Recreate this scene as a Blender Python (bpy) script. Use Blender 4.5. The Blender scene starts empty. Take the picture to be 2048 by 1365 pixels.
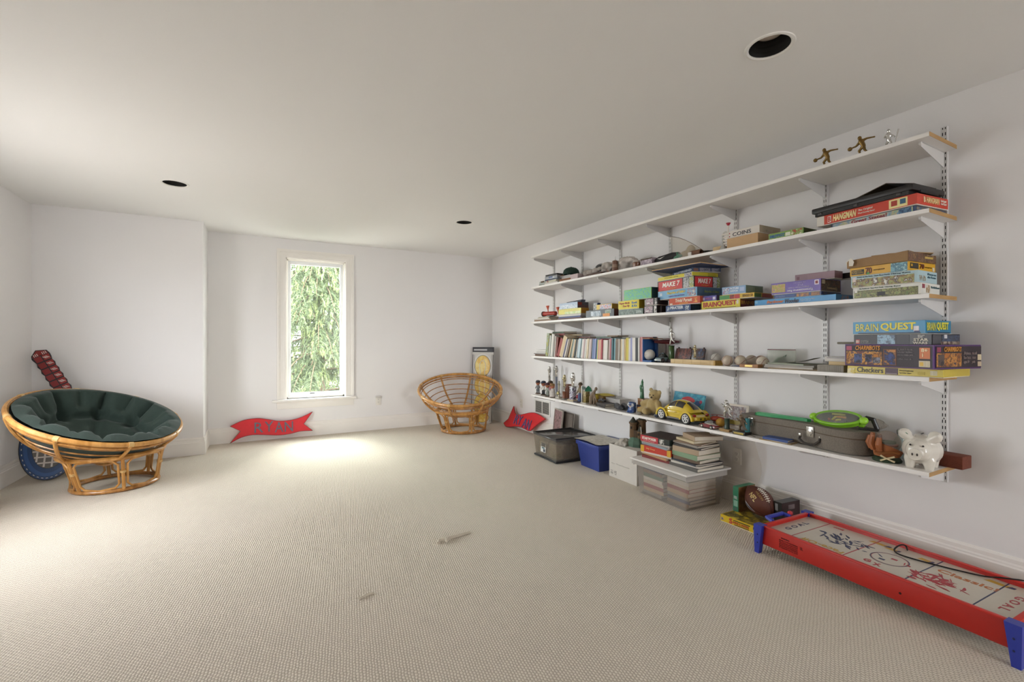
import bpy, bmesh, math, random
from mathutils import Vector, Matrix
from mathutils.geometry import tessellate_polygon
D = bpy.data
SC = bpy.context.scene
COL = SC.collection
R = math.radians
PI = math.pi
rnd = random.Random(7)

# ------------------------------------------------------------------ camera
CAM_H, YAW, FPX = 1.187, math.atan2(501, 915), 915.0
cd = D.cameras.new('camera')
cd.sensor_fit = 'HORIZONTAL'; cd.sensor_width = 36.0; cd.lens = 36.0 * FPX / 2048
cd.clip_start = 0.02; cd.clip_end = 200
cam = D.objects.new('camera', cd); COL.objects.link(cam)
cam.location = (0, 0, CAM_H); cam.rotation_euler = (PI / 2, 0, -YAW)
SC.camera = cam

# ------------------------------------------------------------------ world and daylight
wd = D.worlds.new('sky'); SC.world = wd; wd.use_nodes = True
nt = wd.node_tree; nt.nodes.clear()
wo = nt.nodes.new('ShaderNodeOutputWorld'); bg = nt.nodes.new('ShaderNodeBackground')
bg.inputs[0].default_value = (0.94, 0.965, 1.0, 1); bg.inputs[1].default_value = 8.0
nt.links.new(bg.outputs[0], wo.inputs[0])
SC.view_settings.view_transform = 'Standard'; SC.view_settings.look = 'None'
SC.view_settings.gamma = 1.0; SC.view_settings.use_curve_mapping = False
SC.view_settings.exposure = 1.2
SC.cycles.use_denoising = True
SC.cycles.max_bounces = 9; SC.cycles.diffuse_bounces = 6; SC.cycles.glossy_bounces = 3
SC.cycles.use_adaptive_sampling = True; SC.cycles.adaptive_threshold = 0.02
SC.cycles.transparent_max_bounces = 12; SC.cycles.transmission_bounces = 4
SC.cycles.caustics_reflective = False; SC.cycles.caustics_refractive = False
SC.cycles.sample_clamp_indirect = 6.0

sun = D.lights.new('sun', 'SUN'); sun.energy = 6.0; sun.angle = R(32); sun.color = (1.0, 0.99, 0.97)
so = D.objects.new('sun', sun); COL.objects.link(so); so.rotation_euler = (R(-40), 0, 0)   # hazy sun, 50 degrees high, behind the back wall

# room box: right wall x=XR, back wall y=YB, alcove face y=YA from XL to XA, left wall x=XL, front wall y=YF
XR, YB, YA, XA, XL, YF, ZC = 3.08, 6.25, 5.765, -0.535, -1.84, -4.60, 2.44
W1 = (0.262, 0.958, 0.47, 2.21)            # rough opening in the back wall: x0, x1, z0, z1
LEFT_FILL = [(3.05, 4.25, 0.65, 1.75)]   # unseen opening added to the left wall for fill light: y0,y1,z0,z1
FRONT_FILL = [(1.95, 3.06, 0.20, 2.25)]   # unseen opening added behind the camera for fill light: x0,x1,z0,z1

def portal(name, loc, rot, sx, sy):
    l = D.lights.new(name, 'AREA'); l.shape = 'RECTANGLE'; l.size = sx; l.size_y = sy
    l.cycles.is_portal = True
    o = D.objects.new(name, l); COL.objects.link(o); o.location = loc; o.rotation_euler = rot
    return o
# light portals only guide the sampling of the sky through the window and the added fill openings
portal('sky_portal', ((W1[0]+W1[1])/2, YB+0.17, (W1[2]+W1[3])/2), (-PI/2, 0, 0), W1[1]-W1[0], W1[3]-W1[2])
for (a, b, c, d) in LEFT_FILL:
    portal('sky_portal', (XL-0.13, (a+b)/2, (c+d)/2), (PI/2, 0, -PI/2), b-a, d-c)
for (a, b, c, d) in FRONT_FILL:
    portal('sky_portal', ((a+b)/2, YF-0.13, (c+d)/2), (PI/2, 0, 0), b-a, d-c)

# ------------------------------------------------------------------ helpers
FWD = Vector((math.sin(YAW), math.cos(YAW), 0)); RGT = Vector((math.cos(YAW), -math.sin(YAW), 0))
def ycol(u, x):
    "y at which photo column u meets the plane X = x"
    t = (u - 1024) / FPX
    return x * (FWD.y + RGT.y * t) / (FWD.x + RGT.x * t)
def xcol(u, y):
    t = (u - 1024) / FPX
    return y * (FWD.x + RGT.x * t) / (FWD.y + RGT.y * t)
def zrow(v, x, y):
    return CAM_H - (v - 682.5) * (x * FWD.x + y * FWD.y) / FPX
def ucol(x, y):
    p = Vector((x, y, 0)); return 1024 + FPX * p.dot(RGT) / p.dot(FWD)

def lin(h):
    h = h.lstrip('#')
    c = [int(h[i:i+2], 16) / 255 for i in (0, 2, 4)]
    return tuple((x / 12.92 if x <= 0.04045 else ((x + 0.055) / 1.055) ** 2.4) for x in c) + (1,)

_mc = {}
def newmat(name):
    m = D.materials.new(name); m.use_nodes = True
    n = m.node_tree.nodes; b = n['Principled BSDF']
    return m, m.node_tree, b
def P(h, r=0.5, m=0.0, var=0.06, vs=30.0, bump=0.0, bs=200.0, spec=0.5, alpha=1.0, trans=0.0, sheen=0.0, coat=0.0):
    "procedural plain surface: colour with a soft noise variation and optional fine relief"
    k = (h, r, m, var, vs, bump, bs, spec, alpha, trans, sheen, coat)
    if k in _mc: return _mc[k]
    mt, t, b = newmat('surface_' + h.lstrip('#'))
    tc = t.nodes.new('ShaderNodeTexCoord')
    if var:
        nz = t.nodes.new('ShaderNodeTexNoise'); nz.inputs['Scale'].default_value = vs; nz.inputs['Detail'].default_value = 3
        t.links.new(tc.outputs['Object'], nz.inputs['Vector'])
        mx = t.nodes.new('ShaderNodeMix'); mx.data_type = 'RGBA'
        c = lin(h)
        mx.inputs[6].default_value = tuple(x * (1 - var) for x in c[:3]) + (1,)
        mx.inputs[7].default_value = tuple(min(1, x * (1 + var)) for x in c[:3]) + (1,)
        t.links.new(nz.outputs[0], mx.inputs[0]); t.links.new(mx.outputs[2], b.inputs['Base Color'])
    else:
        b.inputs['Base Color'].default_value = lin(h)
    b.inputs['Roughness'].default_value = r; b.inputs['Metallic'].default_value = m
    b.inputs['Specular IOR Level'].default_value = spec
    b.inputs['Alpha'].default_value = alpha; b.inputs['Transmission Weight'].default_value = trans
    if sheen: b.inputs['Sheen Weight'].default_value = sheen; b.inputs['Sheen Roughness'].default_value = 0.4
    if coat: b.inputs['Coat Weight'].default_value = coat; b.inputs['Coat Roughness'].default_value = 0.08
    if bump:
        n2 = t.nodes.new('ShaderNodeTexNoise'); n2.inputs['Scale'].default_value = bs; n2.inputs['Detail'].default_value = 4
        t.links.new(tc.outputs['Object'], n2.inputs['Vector'])
        bp = t.nodes.new('ShaderNodeBump'); bp.inputs['Strength'].default_value = bump; bp.inputs['Distance'].default_value = 0.004
        t.links.new(n2.outputs[0], bp.inputs['Height']); t.links.new(bp.outputs[0], b.inputs['Normal'])
    _mc[k] = mt
    return mt
def ART(cols, scale=40.0, seed=0.0, r=0.35, kind='noise', stretch=(1, 1, 1)):
    "printed artwork: blotches of several inks"
    k = ('art', tuple(cols), scale, seed, kind, stretch)
    if k in _mc: return _mc[k]
    mt, t, b = newmat('printed_art')
    tc = t.nodes.new('ShaderNodeTexCoord'); mp = t.nodes.new('ShaderNodeMapping')
    mp.inputs['Location'].default_value = (seed, seed * 1.7, seed * 0.3); mp.inputs['Scale'].default_value = stretch
    t.links.new(tc.outputs['Object'], mp.inputs[0])
    if kind == 'noise':
        nz = t.nodes.new('ShaderNodeTexNoise'); nz.inputs['Detail'].default_value = 6; nz.inputs['Roughness'].default_value = 0.68; out = nz.outputs[0]
    else:
        nz = t.nodes.new('ShaderNodeTexVoronoi'); out = nz.outputs['Color']
    nz.inputs['Scale'].default_value = scale
    t.links.new(mp.outputs[0], nz.inputs['Vector'])
    rp = t.nodes.new('ShaderNodeValToRGB'); rp.color_ramp.interpolation = 'LINEAR' if kind == 'noise' else 'CONSTANT'
    e = rp.color_ramp.elements
    lo, hi = (0.30, 0.70) if kind == 'noise' else (0.0, 1.0)
    n = len(cols)
    while len(e) < n: e.new(0.5)
    for i, c in enumerate(cols):
        e[i].position = 0.0 if i == 0 else lo + (hi - lo) * i / n
        e[i].color = lin(c)
    t.links.new(out, rp.inputs[0]); t.links.new(rp.outputs[0], b.inputs['Base Color'])
    b.inputs['Roughness'].default_value = r
    _mc[k] = mt
    return mt
def WOOD(a, b_, scale=8.0, r=0.45, axis='Y', coat=0.0, fine=6.0):
    k = ('wood', a, b_, scale, axis, r)
    if k in _mc: return _mc[k]
    mt, t, b = newmat('wood_grain')
    tc = t.nodes.new('ShaderNodeTexCoord'); mp = t.nodes.new('ShaderNodeMapping')
    s = {'X': (0.12, 1, 1), 'Y': (1, 0.12, 1), 'Z': (1, 1, 0.12)}[axis]
    mp.inputs['Scale'].default_value = s
    t.links.new(tc.outputs['Object'], mp.inputs[0])
    nz = t.nodes.new('ShaderNodeTexNoise'); nz.inputs['Scale'].default_value = scale * 10; nz.inputs['Detail'].default_value = 5
    nz.inputs['Distortion'].default_value = 0.6
    t.links.new(mp.outputs[0], nz.inputs['Vector'])
    rp = t.nodes.new('ShaderNodeValToRGB'); rp.color_ramp.elements[0].position = 0.32; rp.color_ramp.elements[1].position = 0.68
    rp.color_ramp.elements[0].color = lin(a); rp.color_ramp.elements[1].color = lin(b_)
    t.links.new(nz.outputs[0], rp.inputs[0]); t.links.new(rp.outputs[0], b.inputs['Base Color'])
    b.inputs['Roughness'].default_value = r
    if coat: b.inputs['Coat Weight'].default_value = coat; b.inputs['Coat Roughness'].default_value = 0.15
    _mc[k] = mt
    return mt
def FILM(h='#ffffff', clear=0.85, r=0.12, spec=0.5):
    "thin clear plastic: mostly see-through with a glossy skin"
    k = ('film', h, clear, r)
    if k in _mc: return _mc[k]
    mt = D.materials.new('clear_plastic'); mt.use_nodes = True; t = mt.node_tree; t.nodes.clear()
    o = t.nodes.new('ShaderNodeOutputMaterial'); mx = t.nodes.new('ShaderNodeMixShader')
    tr = t.nodes.new('ShaderNodeBsdfTransparent'); pb = t.nodes.new('ShaderNodeBsdfPrincipled')
    c = lin(h); tr.inputs[0].default_value = c
    pb.inputs['Base Color'].default_value = c; pb.inputs['Roughness'].default_value = r
    mx.inputs[0].default_value = 1 - clear
    t.links.new(tr.outputs[0], mx.inputs[1]); t.links.new(pb.outputs[0], mx.inputs[2]); t.links.new(mx.outputs[0], o.inputs[0])
    _mc[k] = mt
    return mt

class B:
    "collects shapes for ONE mesh object"
    def __init__(s): s.bm = bmesh.new(); s.mi = 0
    def _tag(s, f0):
        s.bm.faces.ensure_lookup_table()
        if s.mi:
            for f in s.bm.faces[f0:]: f.material_index = s.mi
    def box(s, c, d, rot=None, bev=0.0):
        f0 = len(s.bm.faces)
        m = Matrix.Translation(c) @ (rot.to_4x4() if rot else Matrix()) @ Matrix.Diagonal((d[0], d[1], d[2], 1))
        g = bmesh.ops.create_cube(s.bm, size=1, matrix=m)
        if bev:
            ed = list({e for v in g['verts'] for e in v.link_edges})
            bmesh.ops.bevel(s.bm, geom=ed, offset=bev, segments=2, affect='EDGES', profile=0.5)
        s._tag(f0); return s
    def span(s, a, b, bev=0.0):
        return s.box([(p + q) / 2 for p, q in zip(a, b)], [abs(q - p) for p, q in zip(a, b)], None, bev)
    def cyl(s, p0, p1, r0, r1=None, n=12, cap=True):
        f0 = len(s.bm.faces)
        p0 = Vector(p0); p1 = Vector(p1); d = p1 - p0
        if r1 is None: r1 = r0
        m = Matrix.Translation((p0 + p1) / 2) @ d.to_track_quat('Z', 'Y').to_matrix().to_4x4()
        bmesh.ops.create_cone(s.bm, cap_ends=cap, cap_tris=False, segments=n, radius1=r0, radius2=max(r1, 1e-5), depth=d.length, matrix=m)
        s._tag(f0); return s
    def sph(s, c, r, sc=(1, 1, 1), u=12, v=8, rot=None):
        f0 = len(s.bm.faces)
        m = Matrix.Translation(c) @ (rot.to_4x4() if rot else Matrix()) @ Matrix.Diagonal((sc[0], sc[1], sc[2], 1))
        bmesh.ops.create_uvsphere(s.bm, u_segments=u, v_segments=v, radius=r, matrix=m)
        s._tag(f0); return s
    def tube(s, pts, r, n=8, closed=False):
        f0 = len(s.bm.faces)
        pts = [Vector(p) for p in pts]; N = len(pts)
        rs = r if isinstance(r, (list, tuple)) else [r] * N
        rings = []; up = None
        for i, p in enumerate(pts):
            a = pts[(i - 1) % N] if (closed or i > 0) else p
            b = pts[(i + 1) % N] if (closed or i < N - 1) else p
            t = (b - a).normalized()
            if up is None:
                up = t.orthogonal().normalized()
            else:
                up = (up - t * up.dot(t))
                up = up.normalized() if up.length > 1e-6 else t.orthogonal().normalized()
            sd = t.cross(up)
            rings.append([s.bm.verts.new(p + (up * math.cos(2 * PI * k / n) + sd * math.sin(2 * PI * k / n)) * rs[i]) for k in range(n)])
        for i in range(N if closed else N - 1):
            A, Bq = rings[i], rings[(i + 1) % N]
            off = 0
            if closed and i == N - 1:
                off = min(range(n), key=lambda o: (A[0].co - Bq[o].co).length)
            for k in range(n):
                try: s.bm.faces.new((A[k], A[(k + 1) % n], Bq[(k + 1 + off) % n], Bq[(k + off) % n]))
                except ValueError: pass
        if not closed:
            s.bm.faces.new(list(reversed(rings[0]))); s.bm.faces.new(rings[-1])
        s._tag(f0); return s
    def lathe(s, prof, n=24, m=None):
        f0 = len(s.bm.faces)
        m = m or Matrix()
        rings = []
        for (r, z) in prof:
            if r < 1e-6: rings.append([s.bm.verts.new(m @ Vector((0, 0, z)))])
            else: rings.append([s.bm.verts.new(m @ Vector((r * math.cos(2 * PI * k / n), r * math.sin(2 * PI * k / n), z))) for k in range(n)])
        for a, b in zip(rings, rings[1:]):
            for k in range(n):
                q = [a[k % len(a)], a[(k + 1) % len(a)], b[(k + 1) % len(b)], b[k % len(b)]]
                q = list(dict.fromkeys(q))
                if len(q) > 2:
                    try: s.bm.faces.new(q)
                    except ValueError: pass
        s._tag(f0); return s
    def prism(s, pts, z0, z1, m=None):
        f0 = len(s.bm.faces)
        m = m or Matrix()
        a = [s.bm.verts.new(m @ Vector((p[0], p[1], z0))) for p in pts]
        b = [s.bm.verts.new(m @ Vector((p[0], p[1], z1))) for p in pts]
        n = len(pts)
        if n > 4:
            for tr in tessellate_polygon([[Vector((p[0], p[1], 0)) for p in pts]]):
                s.bm.faces.new([a[k] for k in reversed(tr)]); s.bm.faces.new([b[k] for k in tr])
        else:
            s.bm.faces.new(list(reversed(a))); s.bm.faces.new(b)
        for k in range(n): s.bm.faces.new((a[k], a[(k + 1) % n], b[(k + 1) % n], b[k]))
        s._tag(f0); return s
    def surf(s, fn, nu, nv, cu=False, cv=False):
        f0 = len(s.bm.faces)
        g = [[s.bm.verts.new(fn(i / nu, j / nv)) for j in range(nv if cv else nv + 1)] for i in range(nu if cu else nu + 1)]
        for i in range(nu):
            for j in range(nv):
                s.bm.faces.new((g[i][j], g[(i + 1) % len(g)][j], g[(i + 1) % len(g)][(j + 1) % len(g[0])], g[i][(j + 1) % len(g[0])]))
        s._tag(f0); return s
    def obj(s, name, mats, parent=None, loc=(0, 0, 0), rz=0.0, ang=35, weld=False, rot=None, norm=True):
        if weld: bmesh.ops.remove_doubles(s.bm, verts=s.bm.verts, dist=1e-5)
        if norm: bmesh.ops.recalc_face_normals(s.bm, faces=s.bm.faces)
        me = D.meshes.new(name); s.bm.to_mesh(me); s.bm.free()
        for m in (mats if isinstance(mats, (list, tuple)) else [mats]): me.materials.append(m)
        if ang:
            me.polygons.foreach_set('use_smooth', [True] * len(me.polygons)); me.set_sharp_from_angle(angle=R(ang))
        o = D.objects.new(name, me); COL.objects.link(o)
        o.parent = parent; o.location = loc; o.rotation_euler = rot if rot else (0, 0, rz)
        return o

def tag(o, label=None, cat=None, group=None, kind=None):
    if label: o['label'] = label
    if cat: o['category'] = cat
    if group: o['group'] = group
    if kind: o['kind'] = kind
    return o
def thing(name, label, cat, loc=(0, 0, 0), rz=0.0, group=None, rot=None):
    o = D.objects.new(name, None); COL.objects.link(o); o.empty_display_size = 0.05
    o.location = loc; o.rotation_euler = rot if rot else (0, 0, rz)
    return tag(o, label, cat, group)
def struct(o): o['kind'] = 'structure'; return o
def place(o, parent=None, loc=None, rz=None):
    o.parent = parent
    if loc is not None: o.location = loc
    if rz is not None: o.rotation_euler = (0, 0, rz)
    return o
def copy_tree(o, parent=None):
    c = o.copy(); COL.objects.link(c); c.parent = parent
    for ch in o.children: copy_tree(ch, c)
    return c
def inst(src, name, parent, m):
    o = D.objects.new(name, src.data); COL.objects.link(o); o.parent = parent; o.matrix_local = m
    return o

def blob(name, caps, mat, parent=None, voxel=0.003, smooth=3, loc=(0, 0, 0), rz=0.0):
    "one continuous skin grown over tapered limbs: caps = (p0, r0, p1, r1) or (centre, r, (sx,sy,sz))"
    b = B()
    for c in caps:
        if len(c) == 3: b.sph(c[0], c[1], c[2], 14, 10)
        else:
            b.sph(c[0], c[1], (1, 1, 1), 10, 8); b.sph(c[2], c[3], (1, 1, 1), 10, 8)
            if (Vector(c[0]) - Vector(c[2])).length > 1e-5: b.cyl(c[0], c[2], c[1], c[3], 10)
    o = b.obj(name, mat, None, ang=0)
    md = o.modifiers.new('skin', 'REMESH'); md.mode = 'VOXEL'; md.voxel_size = voxel; md.use_smooth_shade = True
    if smooth:
        sm = o.modifiers.new('smooth', 'SMOOTH'); sm.iterations = smooth; sm.factor = 0.5
    bpy.context.view_layer.update()
    dg = bpy.context.evaluated_depsgraph_get()
    me = D.meshes.new_from_object(o.evaluated_get(dg)); old = o.data
    o.modifiers.clear(); o.data = me; D.meshes.remove(old); me.name = name
    if not me.materials: me.materials.append(mat)
    me.polygons.foreach_set('use_smooth', [True] * len(me.polygons))
    o.parent = parent; o.location = loc; o.rotation_euler = (0, 0, rz)
    return o

_tm = {}
def text_mesh(s, bold, shear):
    k = (s, bold, shear)
    if k not in _tm:
        c = D.curves.new('lettering', 'FONT'); c.body = s; c.size = 1; c.extrude = 0.01; c.offset = bold; c.shear = shear
        c.resolution_u = 2; c.align_x = 'LEFT'
        o = D.objects.new('lettering', c); COL.objects.link(o)
        bpy.context.view_layer.update()
        me = D.meshes.new_from_object(o.evaluated_get(bpy.context.evaluated_depsgraph_get()))
        D.objects.remove(o); D.curves.remove(c)
        xs = [v.co.x for v in me.vertices]; ys = [v.co.y for v in me.vertices]
        _tm[k] = (me, min(xs), max(xs), min(ys), max(ys))
    return _tm[k]
def lettering(parent, s, frame, u0, v0, u1, v1, mat, bold=0.0, shear=0.0, rot180=False, name='lettering', th=0.0005):
    "text fitted into the rectangle u0..u1 x v0..v1 (metres) of a face frame; flat print on the face"
    me, x0, x1, y0, y1 = text_mesh(s, bold, shear)
    m2 = me.copy(); m2.materials.clear(); m2.materials.append(mat)
    sx = (u1 - u0) / (x1 - x0); sy = (v1 - v0) / (y1 - y0)
    loc = Matrix.Translation((u0, v0, th)) @ Matrix.Diagonal((sx, sy, th / 0.01, 1)) @ Matrix.Translation((-x0, -y0, 0))
    if rot180:
        loc = Matrix.Translation(((u0 + u1), (v0 + v1), 0)) @ Matrix.Rotation(PI, 4, 'Z') @ loc
    m2.transform(frame @ loc)
    o = D.objects.new(name, m2); COL.objects.link(o); o.parent = parent
    return o
def frame(o, u, v):
    u = Vector(u).normalized(); v = Vector(v).normalized(); n = u.cross(v)
    m = Matrix((u, v, n)).transposed().to_4x4(); m.translation = o
    return m
def panel(parent, fr, u0, v0, u1, v1, mat, name='printed_panel', th=0.0007):
    b = B(); f0 = fr @ Matrix.Translation(((u0 + u1) / 2, (v0 + v1) / 2, th / 2))
    bmesh.ops.create_cube(b.bm, size=1, matrix=f0 @ Matrix.Diagonal((abs(u1 - u0), abs(v1 - v0), th, 1)))
    return b.obj(name, mat, parent, ang=0)
def patch(parent, fr, pts, mat, name='printed_shape', th=0.0007):
    return B().prism(pts, 0, th, fr).obj(name, mat, parent, ang=0)
# ------------------------------------------------------------------ surfaces of the room
def paint(name, h, rough=0.75, bump=0.12, bs=260.0):
    mt, t, b = newmat(name)
    tc = t.nodes.new('ShaderNodeTexCoord')
    n1 = t.nodes.new('ShaderNodeTexNoise'); n1.inputs['Scale'].default_value = 1.3; n1.inputs['Detail'].default_value = 2
    t.links.new(tc.outputs['Object'], n1.inputs['Vector'])
    mx = t.nodes.new('ShaderNodeMix'); mx.data_type = 'RGBA'; c = lin(h)
    mx.inputs[6].default_value = tuple(x * 0.97 for x in c[:3]) + (1,); mx.inputs[7].default_value = c
    t.links.new(n1.outputs[0], mx.inputs[0]); t.links.new(mx.outputs[2], b.inputs['Base Color'])
    n2 = t.nodes.new('ShaderNodeTexNoise'); n2.inputs['Scale'].default_value = bs; n2.inputs['Detail'].default_value = 2
    t.links.new(tc.outputs['Object'], n2.inputs['Vector'])
    bp = t.nodes.new('ShaderNodeBump'); bp.inputs['Strength'].default_value = bump; bp.inputs['Distance'].default_value = 0.002
    t.links.new(n2.outputs[0], bp.inputs['Height']); t.links.new(bp.outputs[0], b.inputs['Normal'])
    b.inputs['Roughness'].default_value = rough; b.inputs['Specular IOR Level'].default_value = 0.25
    return mt
WALL = paint('wall_paint', '#eae8e8'); CEIL = paint('ceiling_paint', '#ecebea', 0.85)
TRIM = P('#ece8e3', 0.38, var=0.02, vs=4)
WHITE = P('#e8e6e2', 0.4, var=0.02)

def carpet():
    mt, t, b = newmat('looped_carpet')
    N = t.nodes.new; L = t.links.new
    tc = N('ShaderNodeTexCoord'); mp = N('ShaderNodeMapping'); mp.inputs['Rotation'].default_value = (0, 0, R(9))
    L(tc.outputs['Object'], mp.inputs[0])
    wz = N('ShaderNodeTexNoise'); wz.inputs['Scale'].default_value = 25; wz.inputs['Detail'].default_value = 2
    L(mp.outputs[0], wz.inputs['Vector'])
    vm = N('ShaderNodeVectorMath'); vm.operation = 'SCALE'; vm.inputs['Scale'].default_value = 0.010
    L(wz.outputs['Color'], vm.inputs[0])
    va = N('ShaderNodeVectorMath'); L(mp.outputs[0], va.inputs[0]); L(vm.outputs[0], va.inputs[1])
    sc = N('ShaderNodeMapping'); sc.inputs['Scale'].default_value = (92, 66, 1); L(va.outputs[0], sc.inputs[0])
    # brick-shifted rows of loops
    sp = N('ShaderNodeSeparateXYZ'); L(sc.outputs[0], sp.inputs[0])
    fl = N('ShaderNodeMath'); fl.operation = 'FLOOR'; L(sp.outputs[0], fl.inputs[0])
    hm = N('ShaderNodeMath'); hm.operation = 'MULTIPLY'; hm.inputs[1].default_value = 0.5; L(fl.outputs[0], hm.inputs[0])
    ys = N('ShaderNodeMath'); L(sp.outputs[1], ys.inputs[0]); L(hm.outputs[0], ys.inputs[1])
    def tri(src):
        f = N('ShaderNodeMath'); f.operation = 'FRACT'; L(src, f.inputs[0])
        s = N('ShaderNodeMath'); s.operation = 'MULTIPLY'; s.inputs[1].default_value = PI; L(f.outputs[0], s.inputs[0])
        q = N('ShaderNodeMath'); q.operation = 'SINE'; L(s.outputs[0], q.inputs[0]); return q.outputs[0]
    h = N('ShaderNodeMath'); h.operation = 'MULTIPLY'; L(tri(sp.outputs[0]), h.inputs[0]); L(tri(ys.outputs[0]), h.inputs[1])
    fz = N('ShaderNodeTexNoise'); fz.inputs['Scale'].default_value = 700; L(tc.outputs['Object'], fz.inputs['Vector'])
    h2 = N('ShaderNodeMath'); h2.operation = 'MULTIPLY_ADD'; h2.inputs[1].default_value = 0.35; L(fz.outputs[0], h2.inputs[0]); L(h.outputs[0], h2.inputs[2])
    bp = N('ShaderNodeBump'); bp.inputs['Strength'].default_value = 0.6; bp.inputs['Distance'].default_value = 0.006
    L(h2.outputs[0], bp.inputs['Height']); L(bp.outputs[0], b.inputs['Normal'])
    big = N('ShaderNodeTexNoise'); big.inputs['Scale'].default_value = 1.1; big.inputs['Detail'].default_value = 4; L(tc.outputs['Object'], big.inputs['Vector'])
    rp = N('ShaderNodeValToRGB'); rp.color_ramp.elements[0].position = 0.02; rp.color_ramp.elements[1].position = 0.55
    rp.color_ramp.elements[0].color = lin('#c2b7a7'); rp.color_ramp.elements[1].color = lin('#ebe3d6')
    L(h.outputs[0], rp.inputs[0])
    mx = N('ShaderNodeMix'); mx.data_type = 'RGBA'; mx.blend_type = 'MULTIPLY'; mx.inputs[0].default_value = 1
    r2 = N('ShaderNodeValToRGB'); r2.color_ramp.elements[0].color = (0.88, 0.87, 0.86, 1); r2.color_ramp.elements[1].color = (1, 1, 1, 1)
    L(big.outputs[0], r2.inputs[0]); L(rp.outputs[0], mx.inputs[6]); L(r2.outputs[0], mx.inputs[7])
    L(mx.outputs[2], b.inputs['Base Color']); b.inputs['Roughness'].default_value = 0.95; b.inputs['Specular IOR Level'].default_value = 0.15
    return mt

T = 0.14
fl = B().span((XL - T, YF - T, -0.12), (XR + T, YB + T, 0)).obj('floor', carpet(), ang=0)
struct(fl); tag(fl, 'pale beige looped wall to wall carpet with rows of small loops', None)

def wall_with_holes(name, axis, pos, thick, a0, a1, holes, mat=WALL):
    "axis 'y': wall in the xz plane at y=pos growing by thick; axis 'x': wall in the yz plane"
    b = B()
    def put(p0, p1, z0, z1):
        if p1 - p0 < 1e-4 or z1 - z0 < 1e-4: return
        if axis == 'y': b.span((p0, pos, z0), (p1, pos + thick, z1))
        else: b.span((pos, p0, z0), (pos + thick, p1, z1))
    x = a0
    for (h0, h1, z0, z1) in sorted(holes):
        put(x, h0, 0, ZC); put(h0, h1, 0, z0); put(h0, h1, z1, ZC); x = h1
    put(x, a1, 0, ZC)
    return struct(b.obj(name, mat, ang=0, weld=True))
wall_with_holes('wall_back', 'y', YB, T, XA, XR + T, [W1])
wall_with_holes('wall_right', 'x', XR, T, YF - T, YB + T, [])
wall_with_holes('wall_left', 'x', XL, -T, YF - T, YB + T, LEFT_FILL)
wall_with_holes('wall_front', 'y', YF, -T, XL, XR, FRONT_FILL)
struct(B().span((XL, YA, 0), (XA, YB + T, ZC)).obj('wall_alcove', WALL, ang=0))

# ceiling with three round holes for the recessed lamps
LAMPS = [(1.894, 1.18), (-0.604, 4.474), (1.876, 4.476), (-0.604, 1.18)]
def ceiling():
    b = B(); bm = b.bm
    n = 32; cells_x = [XL - T, -0.85, -0.35, 1.62, 2.14, XR + T]; cells_y = [YF - T, 0.92, 1.44, 4.21, 4.73, YB + T]
    vs = {}
    def V(x, y):
        k = (round(x, 4), round(y, 4))
        if k not in vs: vs[k] = bm.verts.new((x, y, ZC))
        return vs[k]
    for i in range(5):
        for j in range(5):
            x0, x1, y0, y1 = cells_x[i], cells_x[i+1], cells_y[j], cells_y[j+1]
            lamp = [l for l in LAMPS if x0 < l[0] < x1 and y0 < l[1] < y1]
            if not lamp:
                bm.faces.new([V(x0, y0), V(x0, y1), V(x1, y1), V(x1, y0)]); continue
            cx, cy = lamp[0]; ring = []; sq = []
            for k in range(n):
                a = 2 * PI * k / n; c, s = math.cos(a), math.sin(a)
                ring.append(bm.verts.new((cx + 0.083 * c, cy + 0.083 * s, ZC)))
                tx = ((x1 - cx) if c > 0 else (cx - x0)) / max(abs(c), 1e-9); ty = ((y1 - cy) if s > 0 else (cy - y0)) / max(abs(s), 1e-9)
                t_ = min(tx, ty)
                sq.append(V(cx + t_ * c, cy + t_ * s))
            for k in range(n):
                k2 = (k + 1) % n; q = [ring[k], ring[k2], sq[k2], sq[k]]
                a, c_ = sq[k].co, sq[k2].co
                if abs(a.x - c_.x) > 1e-5 and abs(a.y - c_.y) > 1e-5:
                    cx2 = x1 if max(a.x, c_.x) > x1 - 1e-5 else x0; cy2 = y1 if max(a.y, c_.y) > y1 - 1e-5 else y0
                    q = [ring[k], ring[k2], sq[k2], V(cx2, cy2), sq[k]]
                bm.faces.new(q)
    r = bmesh.ops.recalc_face_normals(bm, faces=bm.faces)
    o = b.obj('ceiling', CEIL, ang=0)
    return struct(o)
ceiling()
struct(B().span((XL - T, YF - T, ZC + 0.16), (XR + T, YB + T, ZC + 0.24)).obj('ceiling_deck', CEIL, ang=0))
for n_, (a, b_) in enumerate((((XL - T, YF - T), (XR + T, YF - T + 0.02)), ((XL - T, YB + T - 0.02), (XR + T, YB + T)), ((XL - T, YF - T), (XL - T + 0.02, YB + T)), ((XR + T - 0.02, YF - T), (XR + T, YB + T)))):
    struct(B().span((a[0], a[1], ZC + 0.0005), (b_[0], b_[1], ZC + 0.16)).obj('ceiling_rim', CEIL, ang=0))

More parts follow.
